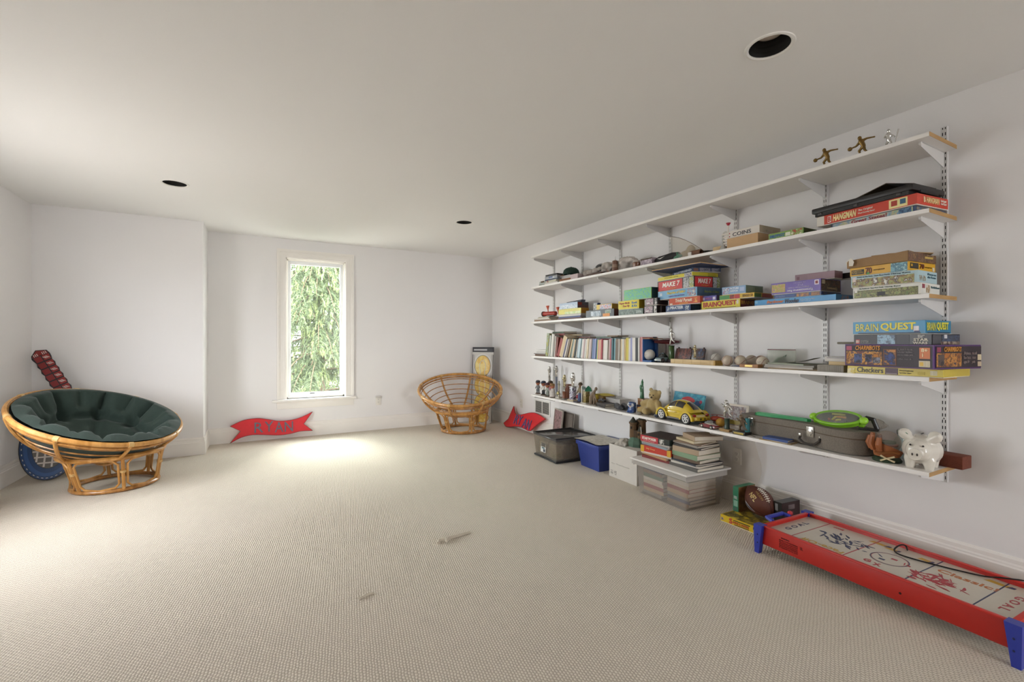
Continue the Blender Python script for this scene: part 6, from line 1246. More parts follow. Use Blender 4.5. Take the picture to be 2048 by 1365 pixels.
# green figure on a wood block, black box
b = carton('dark_box', 'dark box under the wooden block on the lowest shelf', 'box', (2.95, ycol(1292, 2.95)), z, 0.13, 0.11, 0.058, R(-15), '#221c2a'); prints(b, [('f', 'P', 0.1, 0.2, 0.5, 0.8, '#3a2c4c')])
simple_box('wooden_block', 'polished wooden block carrying the green statuette', 'block', (2.955, ycol(1290, 2.955)), z + 0.0585, (0.09, 0.095, 0.055), WOOD('#6a4426', '#9a6a3c', 3, 0.35), R(-15))
t = thing('green_statuette', 'slender green glass statuette standing on the wooden block', 'statuette', (2.94, ycol(1284, 2.94), z + 0.114), 0)
blob('glass_figure', [((0, 0, 0.010), 0.020, (0, 0, 0.06), 0.017), ((0, 0, 0.06), 0.017, (0, 0.005, 0.10), 0.020), ((0, 0.005, 0.10), 0.018, (0, -0.002, 0.13), 0.012), ((0, -0.004, 0.140), 0.012, (1, 1, 1.2)), ((0, -0.004, 0.15), 0.008, (0, -0.006, 0.172), 0.003), ((0, 0.016, 0.10), 0.008, (0, 0.02, 0.07), 0.006)], P('#2f6a44', 0.15, var=0.3, coat=0.8), t, 0.0035, 2)
B().cyl((0, 0, 0), (0, 0, 0.008), 0.021, 0.019, 16).obj('foot', P('#2a5a3a', 0.3), t)
simple_box('toy_brick', 'small yellow orange toy brick left of the teddy bear', 'toy brick', (2.845, ycol(1282, 2.85)), z, (0.035, 0.04, 0.055), '#c98a24', R(10), 0.002)
# teddy bear, slumped, face turned down to the right
t = thing('teddy_bear', 'slumped tan plush teddy bear on the lowest shelf', 'teddy bear', (2.895, ycol(1307, 2.895), z), R(0))
PL = P('#b09a6a', 0.95, var=0.15, vs=80, bump=0.5, bs=300, sheen=0.4)
blob('plush_body', [((0, -0.005, 0.075), 0.062, (.9, 1, 1.12)), ((0, -0.015, 0.165), 0.050, (.95, 1.05, .95)), ((-0.035, -0.03, 0.150), 0.026, (1, .9, .8)), ((-0.01, 0.055, 0.10), 0.028, (-0.025, 0.095, 0.085), 0.026), ((-0.01, -0.06, 0.10), 0.028, (-0.02, -0.085, 0.055), 0.026), ((-0.03, 0.045, 0.035), 0.034, (-0.05, 0.10, 0.030), 0.030), ((-0.05, 0.02, 0.03), 0.032, (-0.085, 0.005, 0.034), 0.030), ((0.005, 0.032, 0.205), 0.020, (.6, 1, 1)), ((0.0, -0.065, 0.190), 0.021, (.6, 1, 1.1))], PL, t, 0.006, 4)
B().sph((-0.060, -0.034, 0.152), 0.008).obj('nose', P('#4a3a2c', 0.4), t)
for s in (-1, 1): B().sph((-0.048, -0.025 + s * 0.018, 0.170), 0.005).obj('eye', P('#2a2018', 0.2), t)
tag(blob('dark_mitten', [((0, 0.03, 0.018), 0.018, (1, 1.3, 1)), ((0, -0.04, 0.022), 0.022, (1, 1.7, 1))], P('#474c58', 0.8), None, 0.004, 2, (2.80, ycol(1319, 2.80), z)), 'grey blue knitted mitten between teddy bear and yellow car', 'mitten')
# painting on canvas leaning on the wall
y0, y1 = ycol(1345, 2.99), ycol(1406, 2.99); wv = y0 - y1
t = thing('painted_canvas', 'small teal painting with a red fish leaning on the wall', 'painting', (2.965, (y0 + y1) / 2, z + 0.001), 0, rot=(R(2), R(12), 0))
B().span((0, -wv / 2, 0), (0.014, wv / 2, 0.205), 0.002).obj('canvas', ART(['#2c8aa8', '#3f9cb5', '#2a7a9a', '#5aaec0'], 14, 2), t)
fr = frame(Vector((0, wv / 2, 0)), (0, -1, 0), (0, 0, 1))
patch(t, fr, [(wv * .5 + .055 * math.cos(2 * PI * k / 20) * (1 + .2 * math.cos(4 * PI * k / 20)),   .150 + .028 * math.sin(2 * PI * k / 20)) for k in range(20)], P('#b5343c', 0.6), 'red_fish')
patch(t, fr, [(wv * .82 + .028 * math.cos(2 * PI * k / 12), .135 + .022 * math.sin(2 * PI * k / 12)) for k in range(12)], P('#2c4a8a', 0.6), 'blue_blot'); patch(t, fr, [(wv * .9 + .014 * math.cos(2 * PI * k / 10), .150 + .014 * math.sin(2 * PI * k / 10)) for k in range(10)], P('#a83a5a', 0.6), 'red_blot', 0.0009)

# ------------------------------------------------------------------ yellow toy car
def beetle():
    t = thing('yellow_toy_car', 'large yellow rounded toy car with white spoked wheels', 'toy car', (2.858, 2.478, z), R(-5))
    L, W = 0.415, 0.172; YEL = P('#cdb022', 0.22, coat=0.7, var=0.03); GL = P('#2b2622', 0.08, coat=0.8)
    def lower(i, j):
        s = -0.5 + i; a = PI * j
        top = 0.092 + 0.010 * math.cos(2 * PI * s)
        e = abs(2 * s)
        top *= (1 - 0.34 * e ** 5); wv_ = W / 2 * (1 - 0.30 * e ** 3.5)
        zb = 0.030 + 0.018 * e ** 6
        return Vector((-math.copysign(abs(math.cos(a)) ** 0.5, math.cos(a)) * wv_ * (0.93 + 0.07 * math.sin(a)), s * L, zb + (top - zb) * abs(math.sin(a)) ** 0.45))
    b = B(); b.surf(lower, 32, 20)
    vs = list(b.bm.verts)
    b.bm.faces.new([v for v in vs if abs(v.co.y + L / 2) < 1e-6]); b.bm.faces.new([v for v in vs if abs(v.co.y - L / 2) < 1e-6])
    b.obj('body_shell', YEL, t, ang=50)
    def cab(i, j):
        s = -1 + 2 * i; a = PI * j                       # s along the car, dome arc
        zt = 0.088 + 0.080 * (1 - abs(s) ** 2.3)
        wv_ = 0.072 * (1 - 0.10 * abs(s) ** 3)
        hh = max(zt - 0.086, 0.0005)
        return Vector((-math.cos(a) * wv_ * (1 - 0.16 * math.sin(a)), s * 0.150 - 0.012, 0.086 + hh * abs(math.sin(a)) ** 0.62))
    B().surf(cab, 30, 24).obj('cabin', YEL, t, ang=60)
    def win(nm, i0, i1, j0, j1, off=0.0016, nu=8, nv=6):
        def f(i, j):
            ii, jj = i0 + (i1 - i0) * i, j0 + (j1 - j0) * j
            p = cab(ii, jj); n = (cab(min(ii + .01, 1), jj) - p).cross(cab(ii, min(jj + .01, 1)) - p).normalized()
            if n.dot(p - Vector((0, -0.012, 0.07))) < 0: n = -n
            return p + n * off
        B().surf(f, nu, nv).obj(nm, GL, t, ang=60)
    win('side_window', 0.27, 0.52, 0.07, 0.30); win('side_window', 0.545, 0.78, 0.07, 0.30); win('side_window', 0.27, 0.52, 0.93, 0.70); win('side_window', 0.545, 0.78, 0.93, 0.70)
    win('rear_window', 0.055, 0.27, 0.33, 0.67); win('windscreen', 0.76, 0.95, 0.30, 0.70)
    for sy in (0.128, -0.128):
        for sx in (-1, 1):
            # flared wing over the wheel
            b = B(); b.surf(lambda i, j: Vector((sx * (0.060 + 0.030 * math.sin(PI * j * 0.5)), sy + (0.066 - 0.012 * (1 - j)) * math.cos(PI * i), 0.030 + (0.068 - 0.010 * (1 - j)) * math.sin(PI * i))), 16, 5); b.surf(lambda i, j: Vector((sx * 0.090, sy + (0.050 + 0.016 * j) * math.cos(PI * i), 0.030 + (0.050 + 0.018 * j) * math.sin(PI * i))), 16, 2); b.obj('wing', YEL, t, ang=50)
            w_ = B().lathe([(0.030, -0.012), (0.040, -0.013), (0.043, -0.009), (0.043, 0.009), (0.040, 0.013), (0.030, 0.012), (0.030, -0.012)], 26, Matrix.Translation((sx * 0.078, sy, 0.0432)) @ Matrix.Rotation(PI / 2, 4, 'Y')).obj('tyre', P('#1a1919', 0.6), t)
            B().cyl((sx * 0.070, sy, 0.0432), (sx * 0.078, sy, 0.0432), 0.031, None, 22).obj('wheel_back', P('#3a3838', 0.5), w_)
            rim = B().lathe([(0.025, 0), (0.032, 0.003), (0.032, -0.003), (0.025, 0)], 26, Matrix.Translation((sx * 0.0905, sy, 0.0432)) @ Matrix.Rotation(PI / 2, 4, 'Y')).obj('rim', P('#d9d9d6', 0.3), w_)
            for k in range(6):
                a = 2 * PI * k / 6 + 0.3; d_ = Vector((0, math.cos(a), math.sin(a)))
                B().tube([Vector((sx * 0.0905, sy, 0.0432)) + d_ * 0.004, Vector((sx * 0.0905, sy, 0.0432)) + d_ * 0.029], [0.0055, 0.0045], 6).obj('spoke', P('#d9d9d6', 0.3), w_)
            B().cyl((sx * 0.088, sy, 0.0432), (sx * 0.094, sy, 0.0432), 0.007, None, 12).obj('hub', P('#b9b9b6', 0.3), w_)
    for sx in (-1, 1):
        B().span((sx * 0.084 - 0.004, -0.07, 0.024), (sx * 0.084 + 0.004, 0.07, 0.036), 0.002).obj('sill', P('#6e6a66', 0.5), t)
        B().box((sx * 0.087, 0.005, 0.068), (0.002, 0.15, 0.003)).obj('side_strip', P('#e0c94a', 0.3), t, ang=0)
        B().cyl((sx * 0.062, -0.182, 0.072), (sx * 0.064, -0.196, 0.071), 0.011, 0.010, 14).obj('tail_lamp', P('#8c2420', 0.2, coat=0.5), t)
        B().cyl((sx * 0.058, 0.180, 0.070), (sx * 0.060, 0.195, 0.069), 0.012, 0.011, 14).obj('head_lamp', P('#d6d6d2', 0.1, coat=0.5), t)
        B().sph((sx * 0.082, 0.075, 0.100), 0.010, (1, .6, .7)).obj('mirror', YEL, t)
        B().box((sx * 0.0845, -0.020, 0.078), (0.003, 0.022, 0.004), None, 0.001).obj('door_handle', P('#b99c1c', 0.3), t)
    B().box((0, -0.206, 0.046), (0.05, 0.006, 0.016), None, 0.002).obj('number_plate', P('#3a3320', 0.5), t)
    b = B(); b.surf(lambda i, j: Vector((-0.066 + 0.132 * i, -0.192 - 0.018 * math.sin(PI * i), 0.034 + 0.026 * j)), 12, 2); b.surf(lambda i, j: Vector((-0.066 + 0.132 * i, -0.190 - 0.016 * math.sin(PI * i), 0.034 + 0.026 * j)), 12, 2); b.obj('rear_bumper', P('#c4a61f', 0.3), t)
    B().span((-0.06, -0.19, 0.022), (0.06, 0.19, 0.032), 0.004).obj('underbody', P('#33302c', 0.7), t)
    return t
beetle()
toy_car('fire_car', 'dark red open toy car with cream seats beside the yellow car', 2.80, ycol(1419, 2.80), z, 0.135, 0.062, 0.055, R(-5), '#7a1f28', open_top=True)
t = thing('toy_helicopter', 'red toy propeller plane behind the dark red car', 'toy plane', (2.955, ycol(1434, 2.955), z), R(30))
RD2 = P('#a8402c', 0.35)
B().lathe([(0, -0.07), (0.008, -0.06), (0.020, 0.0), (0.018, 0.03), (0.008, 0.045), (0, 0.046)], 14, Matrix.Translation((0, 0, 0.045)) @ Matrix.Rotation(-PI / 2, 4, 'X')).obj('fuselage', RD2, t); B().box((0, 0.01, 0.05), (0.15, 0.03, 0.005), None, 0.002).obj('wing', RD2, t); B().box((0, -0.062, 0.052), (0.05, 0.018, 0.003)).obj('tail', RD2, t, ang=0)
B().box((0, 0.0, 0.0735), (0.012, 0.08, 0.003)).obj('propeller', P('#8a2c2c', 0.4), t, ang=0); B().cyl((0, 0, 0.05), (0, 0, 0.074), 0.003).obj('mast', P('#5a2a24', 0.4), t); B().box((0, 0, 0.014), (0.05, 0.05, 0.028), None, 0.004).obj('undercarriage', P('#4a2c28', 0.5), t)
tag(B().sph((0, 0, 0.032), 0.032, (1, 1, 1), 18, 12).obj('ball', P('#b5882c', 0.45), None, (2.90, ycol(1441, 2.90), z)), 'dull yellow ball left of the silver ball player trophies', 'ball')
t = trophy('silver ball player trophy on a dark column and wooden base', 2.81, ycol(1454, 2.81), z, 0.088, [('base', WOOD('#8a6a3c', '#a8854c', 4), 0.038, 0, 0.016), ('column', P('#33453a', 0.25, var=0.3), 0.020, 0.016, 0.088)], 0, P('#b9b7b2', 0.25, 0.8), 0.12, 1.2, 'bat')
t = trophy('bronze ball player trophy on a black and gold base', 2.80, ycol(1484, 2.80), z, 0.020, [('base', P('#1f1c1a', 0.35), 0.045, 0, 0.020)], 0, P('#6a5a48', 0.35, 0.6), 0.105, 1.3, 'bat')
panel(t, frame(Vector((-0.0362, 0.04, 0.0)), (0, -1, 0), (0, 0, 1)), 0.004, 0.004, 0.075, 0.016, P('#b9a45c', 0.3, 0.5), 'gold_plate')
B().cyl((0.012, -0.030, 0.02), (0.012, -0.030, 0.11), 0.016, 0.014, 14).obj('bottle_pillar', P('#1f6a70', 0.4), t)
y0, y1 = ycol(1449, 2.99), ycol(1496, 2.99); wv = y0 - y1
t = thing('picture_card', 'white bordered printed picture card leaning on the wall behind the trophies', 'picture', (2.975, (y0 + y1) / 2, z + 0.001), 0, rot=(0, R(10), 0))
B().span((0, -wv / 2, 0), (0.004, wv / 2, 0.165)).obj('card', P('#cfc6ba', 0.6), t, ang=0)
fr = frame(Vector((0, wv / 2, 0)), (0, -1, 0), (0, 0, 1)); panel(t, fr, 0.012, 0.012, wv - 0.02, 0.150, ART(['#8a8088', '#6a7a80', '#b0a8a4', '#5a4a54', '#a88c7a'], 28, 3)); panel(t, fr, 0.05, 0.02, wv - 0.04, 0.05, ART(['#b09a34', '#8a7a2c'], 40, 1), th=0.0011)

# ------------------------------------------------------------------ instrument case with things on it
def case_outline(n=64):
    # local y runs from the narrow far end (+) to the broad near end (-); half width by position
    pts = []
    Lc = 0.76
    def hw(s):   # s 0 (far) .. 1 (near)
        a = 0.062 + 0.004 * s
        bulge = 0.058 / (1 + math.exp(-(s - 0.66) * 22))
        v = a + bulge
        if s > 0.86: v *= math.sqrt(max(0.0, 1 - ((s - 0.86) / 0.14) ** 2)) * 0.999 + 0.001
        if s < 0.03: v *= 0.82 + 0.18 * s / 0.03
        return max(v, 0.002)
    S = [k / n for k in range(n + 1)]
    left = [(-hw(s), Lc / 2 - Lc * s) for s in S]; right = [(hw(s), Lc / 2 - Lc * s) for s in S]
    return left + right[::-1][1:]
t = thing('violin_case', 'worn grey tweed violin case with chrome latches on the lowest shelf', 'instrument case', (2.915, (ycol(1496, 2.90) + ycol(1742, 2.90)) / 2, z), 0)
TW = P('#7d756b', 0.85, var=0.35, vs=160, bump=0.5, bs=500)
out = case_outline()
B().prism(out, 0.004, 0.088).obj('lower_shell', TW, t, ang=30); B().prism([(x * 1.012, y * 1.004) for x, y in out], 0.090, 0.128).obj('lid', TW, t, ang=30); B().prism([(x * 1.02, y * 1.006) for x, y in out], 0.086, 0.0915).obj('seam_trim', P('#5a4c3a', 0.7), t, ang=30)
B().prism([(x * 0.9, y * 0.98) for x, y in out], 0.0, 0.004).obj('bottom_pad', P('#2a2622', 0.9), t, ang=30)
def latch(yp, xp, k=1.0):
    l = B().box((xp - 0.003, yp, 0.086), (0.006, 0.034 * k, 0.052 * k), None, 0.002).obj('latch', P('#b5b2aa', 0.25, 0.85), t)
    B().lathe([(0.014 * k, 0), (0.013 * k, 0.004), (0.006 * k, 0.006), (0, 0.006)], 16, Matrix.Translation((xp - 0.006, yp, 0.088)) @ Matrix.Rotation(-PI / 2, 4, 'Y')).obj('latch_boss', SILV, l); B().box((xp - 0.008, yp, 0.075), (0.004, 0.010, 0.026), None, 0.001).obj('latch_tongue', SILV, l)
latch(0.300, -0.066); latch(-0.085, -0.088, 1.2)
B().tube([(-0.092, -0.085 + 0.055, 0.055), (-0.112, -0.085 + 0.050, 0.040), (-0.122, -0.085 + 0.02, 0.022), (-0.124, -0.105, 0.018), (-0.122, -0.125, 0.024), (-0.110, -0.142, 0.042), (-0.106, -0.145, 0.06)], 0.007, 8).obj('handle', P('#3a3430', 0.6), t)
for yp in (-0.03, -0.145): B().box((-0.098, yp, 0.062), (0.008, 0.014, 0.018), None, 0.002).obj('handle_mount', SILV, t)
cy0 = t.location.y
# green plastic racket shaped wand on the case
t = thing('green_wand', 'long green plastic spatula shaped toy lying on the violin case', 'toy', (2.915, ycol(1566, 2.915), z + 0.1285), R(3))
pts = [(-0.020, 0.17), (0.020, 0.17), (0.034, 0.15), (0.036, 0.06), (0.018, -0.02), (0.015, -0.15), (0.0, -0.165), (-0.015, -0.15), (-0.018, -0.02), (-0.036, 0.06), (-0.034, 0.15)]
B().prism(pts, 0.0, 0.016).obj('blade', P('#2f9a5c', 0.35), t, ang=30); B().prism([(x * .7, y * .93 + 0.003) for x, y in pts], 0.016, 0.019).obj('raised_panel', P('#37a866', 0.35), t, ang=30)
for k in range(6): B().box((0, -0.04 - 0.018 * k, 0.0165), (0.022, 0.006, 0.003)).obj('grip_rib', P('#26824c', 0.4), t, ang=0)
# lime oval bug viewer
t = thing('bug_viewer', 'lime green oval toy box with clear lid full of bug toys on the case', 'toy', (2.925, ycol(1679, 2.925), z + 0.145), 0, rot=(R(-3), R(-30), 0))
LIME = P('#86c22c', 0.35)
el = lambda a, r1, r2: (r1 * math.cos(a), r2 * math.sin(a))
B().prism([el(2 * PI * k / 36, 0.060, 0.118) for k in range(36)], 0.014, 0.034).obj('tray', LIME, t, ang=40)
B().tube([(*el(2 * PI * k / 36, 0.062, 0.120), 0.038) for k in range(36)], 0.0085, 8, True).obj('lime_rim', LIME, t)
B().prism([el(2 * PI * k / 36, 0.056, 0.113) for k in range(36)], 0.034, 0.038).obj('dark_floor', P('#4a4540', 0.6, var=0.4, vs=40), t, ang=0)
rr = random.Random(11)
for k, cl in enumerate(['#c2b43c', '#8a3a34', '#2c2a2a', '#b0a440', '#5a6a3a', '#c98a3c', '#2f3a4a', '#a84a3a', '#d0c450']):
    a = rr.uniform(0, 2 * PI); q = rr.uniform(0.15, 0.75); x_, y_ = el(a, 0.056 * q, 0.113 * q); dx, dy = rr.uniform(-.04, .04), rr.uniform(-.07, .07)
    B().tube([(x_, y_, 0.040), (x_ * .7 + dx * .4, y_ * .8 + dy * .5, 0.043), (x_ * .6 + dx * .6, y_ * .7 + dy * .9, 0.041)], 0.006, 6).obj('bug_toy', P(cl, 0.5), t)
B().surf(lambda i, j: Vector((*el(2 * PI * i, 0.058 * math.cos(j * PI / 2), 0.115 * math.cos(j * PI / 2)), 0.040 + 0.020 * math.sin(j * PI / 2))), 32, 6, cu=True).obj('clear_lid', FILM('#f2f6f0', 0.82, 0.06), t, ang=60, weld=True)
for s in (-1, 1):
    B().sph((0, s * 0.132, 0.034), 0.024, (1, .9, .8), 14, 10).obj('knob', P('#9ad43a', 0.3), t); B().box((0, s * 0.118, 0.012), (0.04, 0.03, 0.024), None, 0.006).obj('knob_foot', LIME, t)
t = thing('sunglasses_case', 'black curved strap with glossy finish on the violin case', 'strap', (2.93, ycol(1738, 2.93), z + 0.1285), R(15))
B().tube([(0, 0.035, 0.012), (0, 0.030, 0.045), (0, 0.008, 0.066), (0, -0.018, 0.062), (0, -0.035, 0.012)], [0.012, 0.013, 0.014, 0.013, 0.012], 10).obj('band', P('#1c1a1a', 0.35), t); B().box((0, -0.0, 0.006), (0.03, 0.09, 0.010), None, 0.003).obj('foot', P('#26221f', 0.5), t)
crumple('clear_wrap', 'crumpled clear plastic wrap at the back of the violin case', (2.985, ycol(1748, 2.985), z + 0.129), 0.03, 0.055, 0.030, FILM('#e6e2dc', 0.82, 0.1), 9, 'plastic wrap')
# cards on the shelf in front of the case
zz = z
for k, (lb, L, Dp, h, rz, cv) in enumerate((('tan envelope under the blue notebook on the lowest shelf', 0.19, 0.085, 0.004, 6, '#a88c5c'), ('white card under the blue notebook on the lowest shelf', 0.17, 0.08, 0.003, -6, '#bfb6aa'), ('blue notebook lying before the violin case', 0.15, 0.075, 0.014, 4, '#34508f'))):
    book('notebook', lb, (2.800, ycol(1556, 2.80)), zz, L, Dp, h, R(rz), cv, 'notebook'); zz += h + 0.0003
b = B(); b.tube([(0.012 * math.cos(a / 3), 0.03 - a * 0.006, 0.004) for a in range(10)], 0.002, 5); tag(b.obj('bead_chain', P('#5a4c48', 0.5), None, (2.79, ycol(1503, 2.79) - 0.01, z)), 'short dark bead chain beside the tan envelope', 'chain')
# ------------------------------------------------------------------ snow globe, bottle, pig, brick
t = thing('snow_globe', 'glass globe in a brown leather glove on a green base with crossed bones', 'snow globe', (2.835, ycol(1774, 2.835), z), R(20))
LEA = P('#9a5a30', 0.5, var=0.15, bump=0.2)
B().lathe([(0, 0), (0.060, 0), (0.062, 0.008), (0.054, 0.020), (0.044, 0.026), (0, 0.028)], 24).obj('green_base', P('#2f3f2c', 0.5, var=0.3), t)
B().surf(lambda i, j: Vector(((0.050 + 0.012 * j) * math.cos(2 * PI * i), (0.054 + 0.012 * j) * math.sin(2 * PI * i), 0.028 + (0.020 + 0.055 * (0.5 + 0.5 * math.sin(2 * PI * i - 0.6))) * j)), 28, 8, cu=True).obj('glove_shell', LEA, t, ang=60)
for k in range(5):
    a = 0.5 + k * 0.55
    B().tube([(0.058 * math.cos(a), 0.062 * math.sin(a), 0.06), (0.070 * math.cos(a), 0.074 * math.sin(a), 0.09), (0.064 * math.cos(a), 0.068 * math.sin(a), 0.125 + 0.01 * (k % 2))], [0.014, 0.015, 0.010], 8).obj('glove_finger', LEA, t)
for k, (a0, a1) in enumerate(((0.0, 0.5), (0.5, 1.0))): B().tube([(-0.062 + 0.01 * abs(s - 3) / 3, -0.05 + s * 0.016, 0.052 + 0.006 * math.sin(s)) for s in range(7)], 0.006, 8).obj('rolled_edge', P('#b0703c', 0.5), t)
B().sph((0, 0, 0.098), 0.058, (1, 1, 1), 28, 18).obj('glass_dome', FILM('#f0e8e2', 0.86, 0.03), t)
B().lathe([(0, 0.072), (0.044, 0.080), (0.046, 0.088), (0, 0.092)], 20).obj('inner_ground', P('#8a4a2c', 0.7), t); B().lathe([(0.0, 0.092), (0.036, 0.093), (0.038, 0.102), (0, 0.104)], 20).obj('inner_grass', P('#3f5a3a', 0.9, var=0.4), t)
for s in (-1, 1): B().tube([(-0.060, -0.028 * s - 0.004, 0.010), (-0.064, 0.0, 0.024), (-0.060, 0.028 * s - 0.004, 0.036)], [0.005, 0.0035, 0.005], 8).obj('crossed_bone', P('#cdbd98', 0.5), t)
t = thing('spice_jar', 'small glass bottle with silver cap behind the glove globe', 'jar', (2.985, ycol(1801, 2.985), z))
B().lathe([(0, 0), (0.026, 0), (0.028, 0.004), (0.028, 0.085), (0.020, 0.105), (0.013, 0.112), (0.013, 0.128), (0, 0.128)], 20).obj('glass', FILM('#c3d0cc', 0.45, 0.05), t); B().lathe([(0.016, 0.124), (0.017, 0.142), (0.012, 0.150), (0, 0.151)], 18).obj('cap', SILV, t); B().lathe([(0, 0.004), (0.025, 0.004), (0.025, 0.06), (0, 0.06)], 16).obj('contents', P('#6f8a80', 0.6), t)
t = thing('piggy_bank', 'white ceramic piggy bank with green dollar marks in its ears', 'piggy bank', (2.846, 1.005, z), R(8)); t.scale = (1.12, 1.12, 1.12)
# local -x is the snout direction before the turn; body along x
CER = P('#d9d3c8', 0.22, var=0.02, coat=0.6)
blob('ceramic_body', [((0.008, 0, 0.078), 0.071, (1.10, 1, .94)), ((-0.045, 0, 0.080), 0.046, (1, 1, 1)), ((-0.075, 0, 0.074), 0.0215, (-0.092, 0, 0.072), 0.0205), ((-0.035, 0.032, 0.006), 0.017, (-0.030, 0.030, 0.04), 0.026), ((-0.035, -0.032, 0.006), 0.017, (-0.030, -0.030, 0.04), 0.026), ((0.045, 0.030, 0.006), 0.017, (0.040, 0.028, 0.04), 0.026), ((0.045, -0.030, 0.006), 0.017, (0.040, -0.028, 0.04), 0.026), ((-0.030, 0.035, 0.128), 0.016, (-0.040, 0.060, 0.148), 0.010), ((-0.030, -0.035, 0.128), 0.016, (-0.040, -0.058, 0.150), 0.010), ((-0.030, 0.050, 0.142), 0.026, (.42, 1.0, 1)), ((-0.030, -0.050, 0.143), 0.026, (.42, 1.0, 1))], CER, t, 0.004, 4)
for s in (-1, 1):
    B().sph((-0.1140, s * 0.008, 0.072), 0.0042, (.5, .8, 1.4)).obj('nostril', P('#3a2f28', 0.4), t); B().sph((-0.082, s * 0.021, 0.106), 0.0042).obj('eye', P('#1f1a17', 0.2), t)
    B().sph((-0.0405, s * 0.050, 0.143), 0.016, (.25, 1.1, .6), 12, 8, Matrix.Rotation(R(s * 30), 3, 'X')).obj('green_ear_mark', P('#2f6a44', 0.4, var=0.4, vs=90), t)
B().lathe([(0.0, 0.001), (0.024, 0.001), (0.024, -0.004), (0, -0.004)], 18, Matrix.Translation((-0.1095, 0, 0.072)) @ Matrix.Rotation(PI / 2, 4, 'Y')).obj('snout_disc', CER, t)
B().tube([(0.076, 0, 0.08), (0.088, 0.008, 0.086), (0.092, -0.004, 0.094), (0.086, -0.006, 0.088)], 0.0045, 6).obj('tail', CER, t)
B().box((0.01, 0, 0.1462), (0.036, 0.005, 0.002)).obj('coin_slot', P('#2a2420', 0.6), t, ang=0)
simple_box('clay_brick', 'dark red clay brick at the near end of the lowest shelf', 'brick', (2.998, 0.985), z, (0.09, 0.205, 0.062), P('#6a3422', 0.85, var=0.25, vs=60, bump=0.4, bs=150), R(-4), 0.003)
# ------------------------------------------------------------------ rattan bowl chairs
RAT = WOOD('#8a5a26', '#c08a4a', 2.0, 0.38, 'Z', coat=0.3); RAT2 = WOOD('#a5702e', '#cf9a55', 2.0, 0.38, 'Z', coat=0.3); WRAP = P('#c9a46c', 0.5, var=0.15, vs=90)
def papasan(label, c, tilt, base, rb, spin, col, slim, rungs=7, nrib=8):
    "bowl frame: rim centre c, plane tilt (dz/dx, dz/dy), base centre; bowl is a cap of a sphere resting on the base ring"
    t = thing('rattan_bowl_chair', label, 'chair', (base[0], base[1], 0))
    n = Vector((-tilt[0], -tilt[1], 1)).normalized(); r = 0.538; k = 0.25; Rs = math.hypot(r, k)
    C = Vector(c) - Vector((base[0], base[1], 0)); S = C + n * k                      # sphere centre
    ex = Vector((1, 0, 0)); ex = (ex - n * ex.dot(n)).normalized(); ey = n.cross(ex)
    def on(phi, a):      # phi from the bowl's pole, a around
        return S - n * Rs * math.cos(phi) + (ex * math.cos(a) + ey * math.sin(a)) * Rs * math.sin(phi)
    pr = math.asin(min(1, r / Rs))
    N = 56
    B().tube([on(pr, 2 * PI * i / N) for i in range(N)], 0.0185, 10, True).obj('rim', RAT2, t)
    B().tube([on(pr - 0.045, 2 * PI * i / N) - n * 0.012 for i in range(N)], 0.011, 8, True).obj('inner_rim', RAT, t)
    for q in range(rungs):
        ph = pr * (0.24 + 0.66 * q / (rungs - 1))
        B().tube([on(ph, 2 * PI * i / N) for i in range(N)], 0.0058 if q else 0.009, 6, True).obj('rung_ring', RAT, t)
    for q in range(nrib):
        a = spin + 2 * PI * q / nrib
        B().tube([on(pr * (0.24 + 0.76 * i / 9), a) - (on(pr * (0.24 + 0.76 * i / 9), a) - S).normalized() * -0.014 for i in range(10)], 0.0125, 8).obj('rib', RAT2, t)
        p = on(pr, a); d = (on(pr, a + 0.03) - on(pr, a - 0.03)).normalized()
        B().cyl(p - d * 0.016, p + d * 0.016, 0.0215, None, 12).obj('cane_wrap', WRAP, t)
    # base: two rings joined by bent canes that pair up into posts
    rt = rb + 0.055; phc = math.asin(min(0.95, rt / Rs)); zt = S.z - Rs * math.cos(phc) - 0.030
    off = Vector((S.x, S.y, 0)) * 0.6
    def cone(a, f):      # f 0 bottom .. 1 top
        q = rb + (rt - rb) * f
        return Vector((q * math.cos(a), q * math.sin(a), 0.018 + (zt - 0.018) * f)) + off * f
    B().tube([cone(2 * PI * i / 40, 0) for i in range(40)], 0.016, 8, True).obj('bottom_ring', RAT, t)
    B().tube([cone(2 * PI * i / 40, 1) for i in range(40)], 0.018, 8, True).obj('top_ring', RAT2, t)
    nb = 6
    for q in range(nb):
        a0 = spin + 0.35 + 2 * PI * q / nb; a1 = a0 + 2 * PI / nb; m = 0.045 / rb; e = 0.2
        P_ = [(a0 + m * .55, .5), (a0 + m * .55, e), (a0 + m * 1.1, .09), (a0 + m * 3, .045), ((a0 + a1) / 2, .045), (a1 - m * 3, .045), (a1 - m * 1.1, .09), (a1 - m * .55, e), (a1 - m * .55, .5), (a1 - m * .55, 1 - e), (a1 - m * 1.1, .92), (a1 - m * 3, .96), ((a0 + a1) / 2, .96), (a0 + m * 3, .96), (a0 + m * 1.1, .92), (a0 + m * .55, 1 - e)]
        B().tube([cone(a, f) for a, f in P_], 0.0085, 7, True).obj('bent_cane', RAT2, t)
        B().tube([cone(a0, f / 6) for f in range(7)], 0.0125, 8).obj('post', RAT2, t)
        B().cyl(cone(a0, .56), cone(a0, .62), 0.021, None, 10).obj('cane_wrap', WRAP, t)
    return t, on, pr, S, n, ex, ey, Rs
papasan('empty rattan bowl chair frame in the far right corner', (2.294, 5.60, 0.558), (0.111, 0.284), (2.353, 5.640), 0.285, 0.15, None, 0)
t, on, pr, S, n, ex, ey, Rs = papasan('rattan bowl chair holding a green cushion in front of the alcove', (-1.139, 4.86, 0.578), (-0.309, 0.221), (-1.052, 4.888), 0.275, 0.55, None, 0)
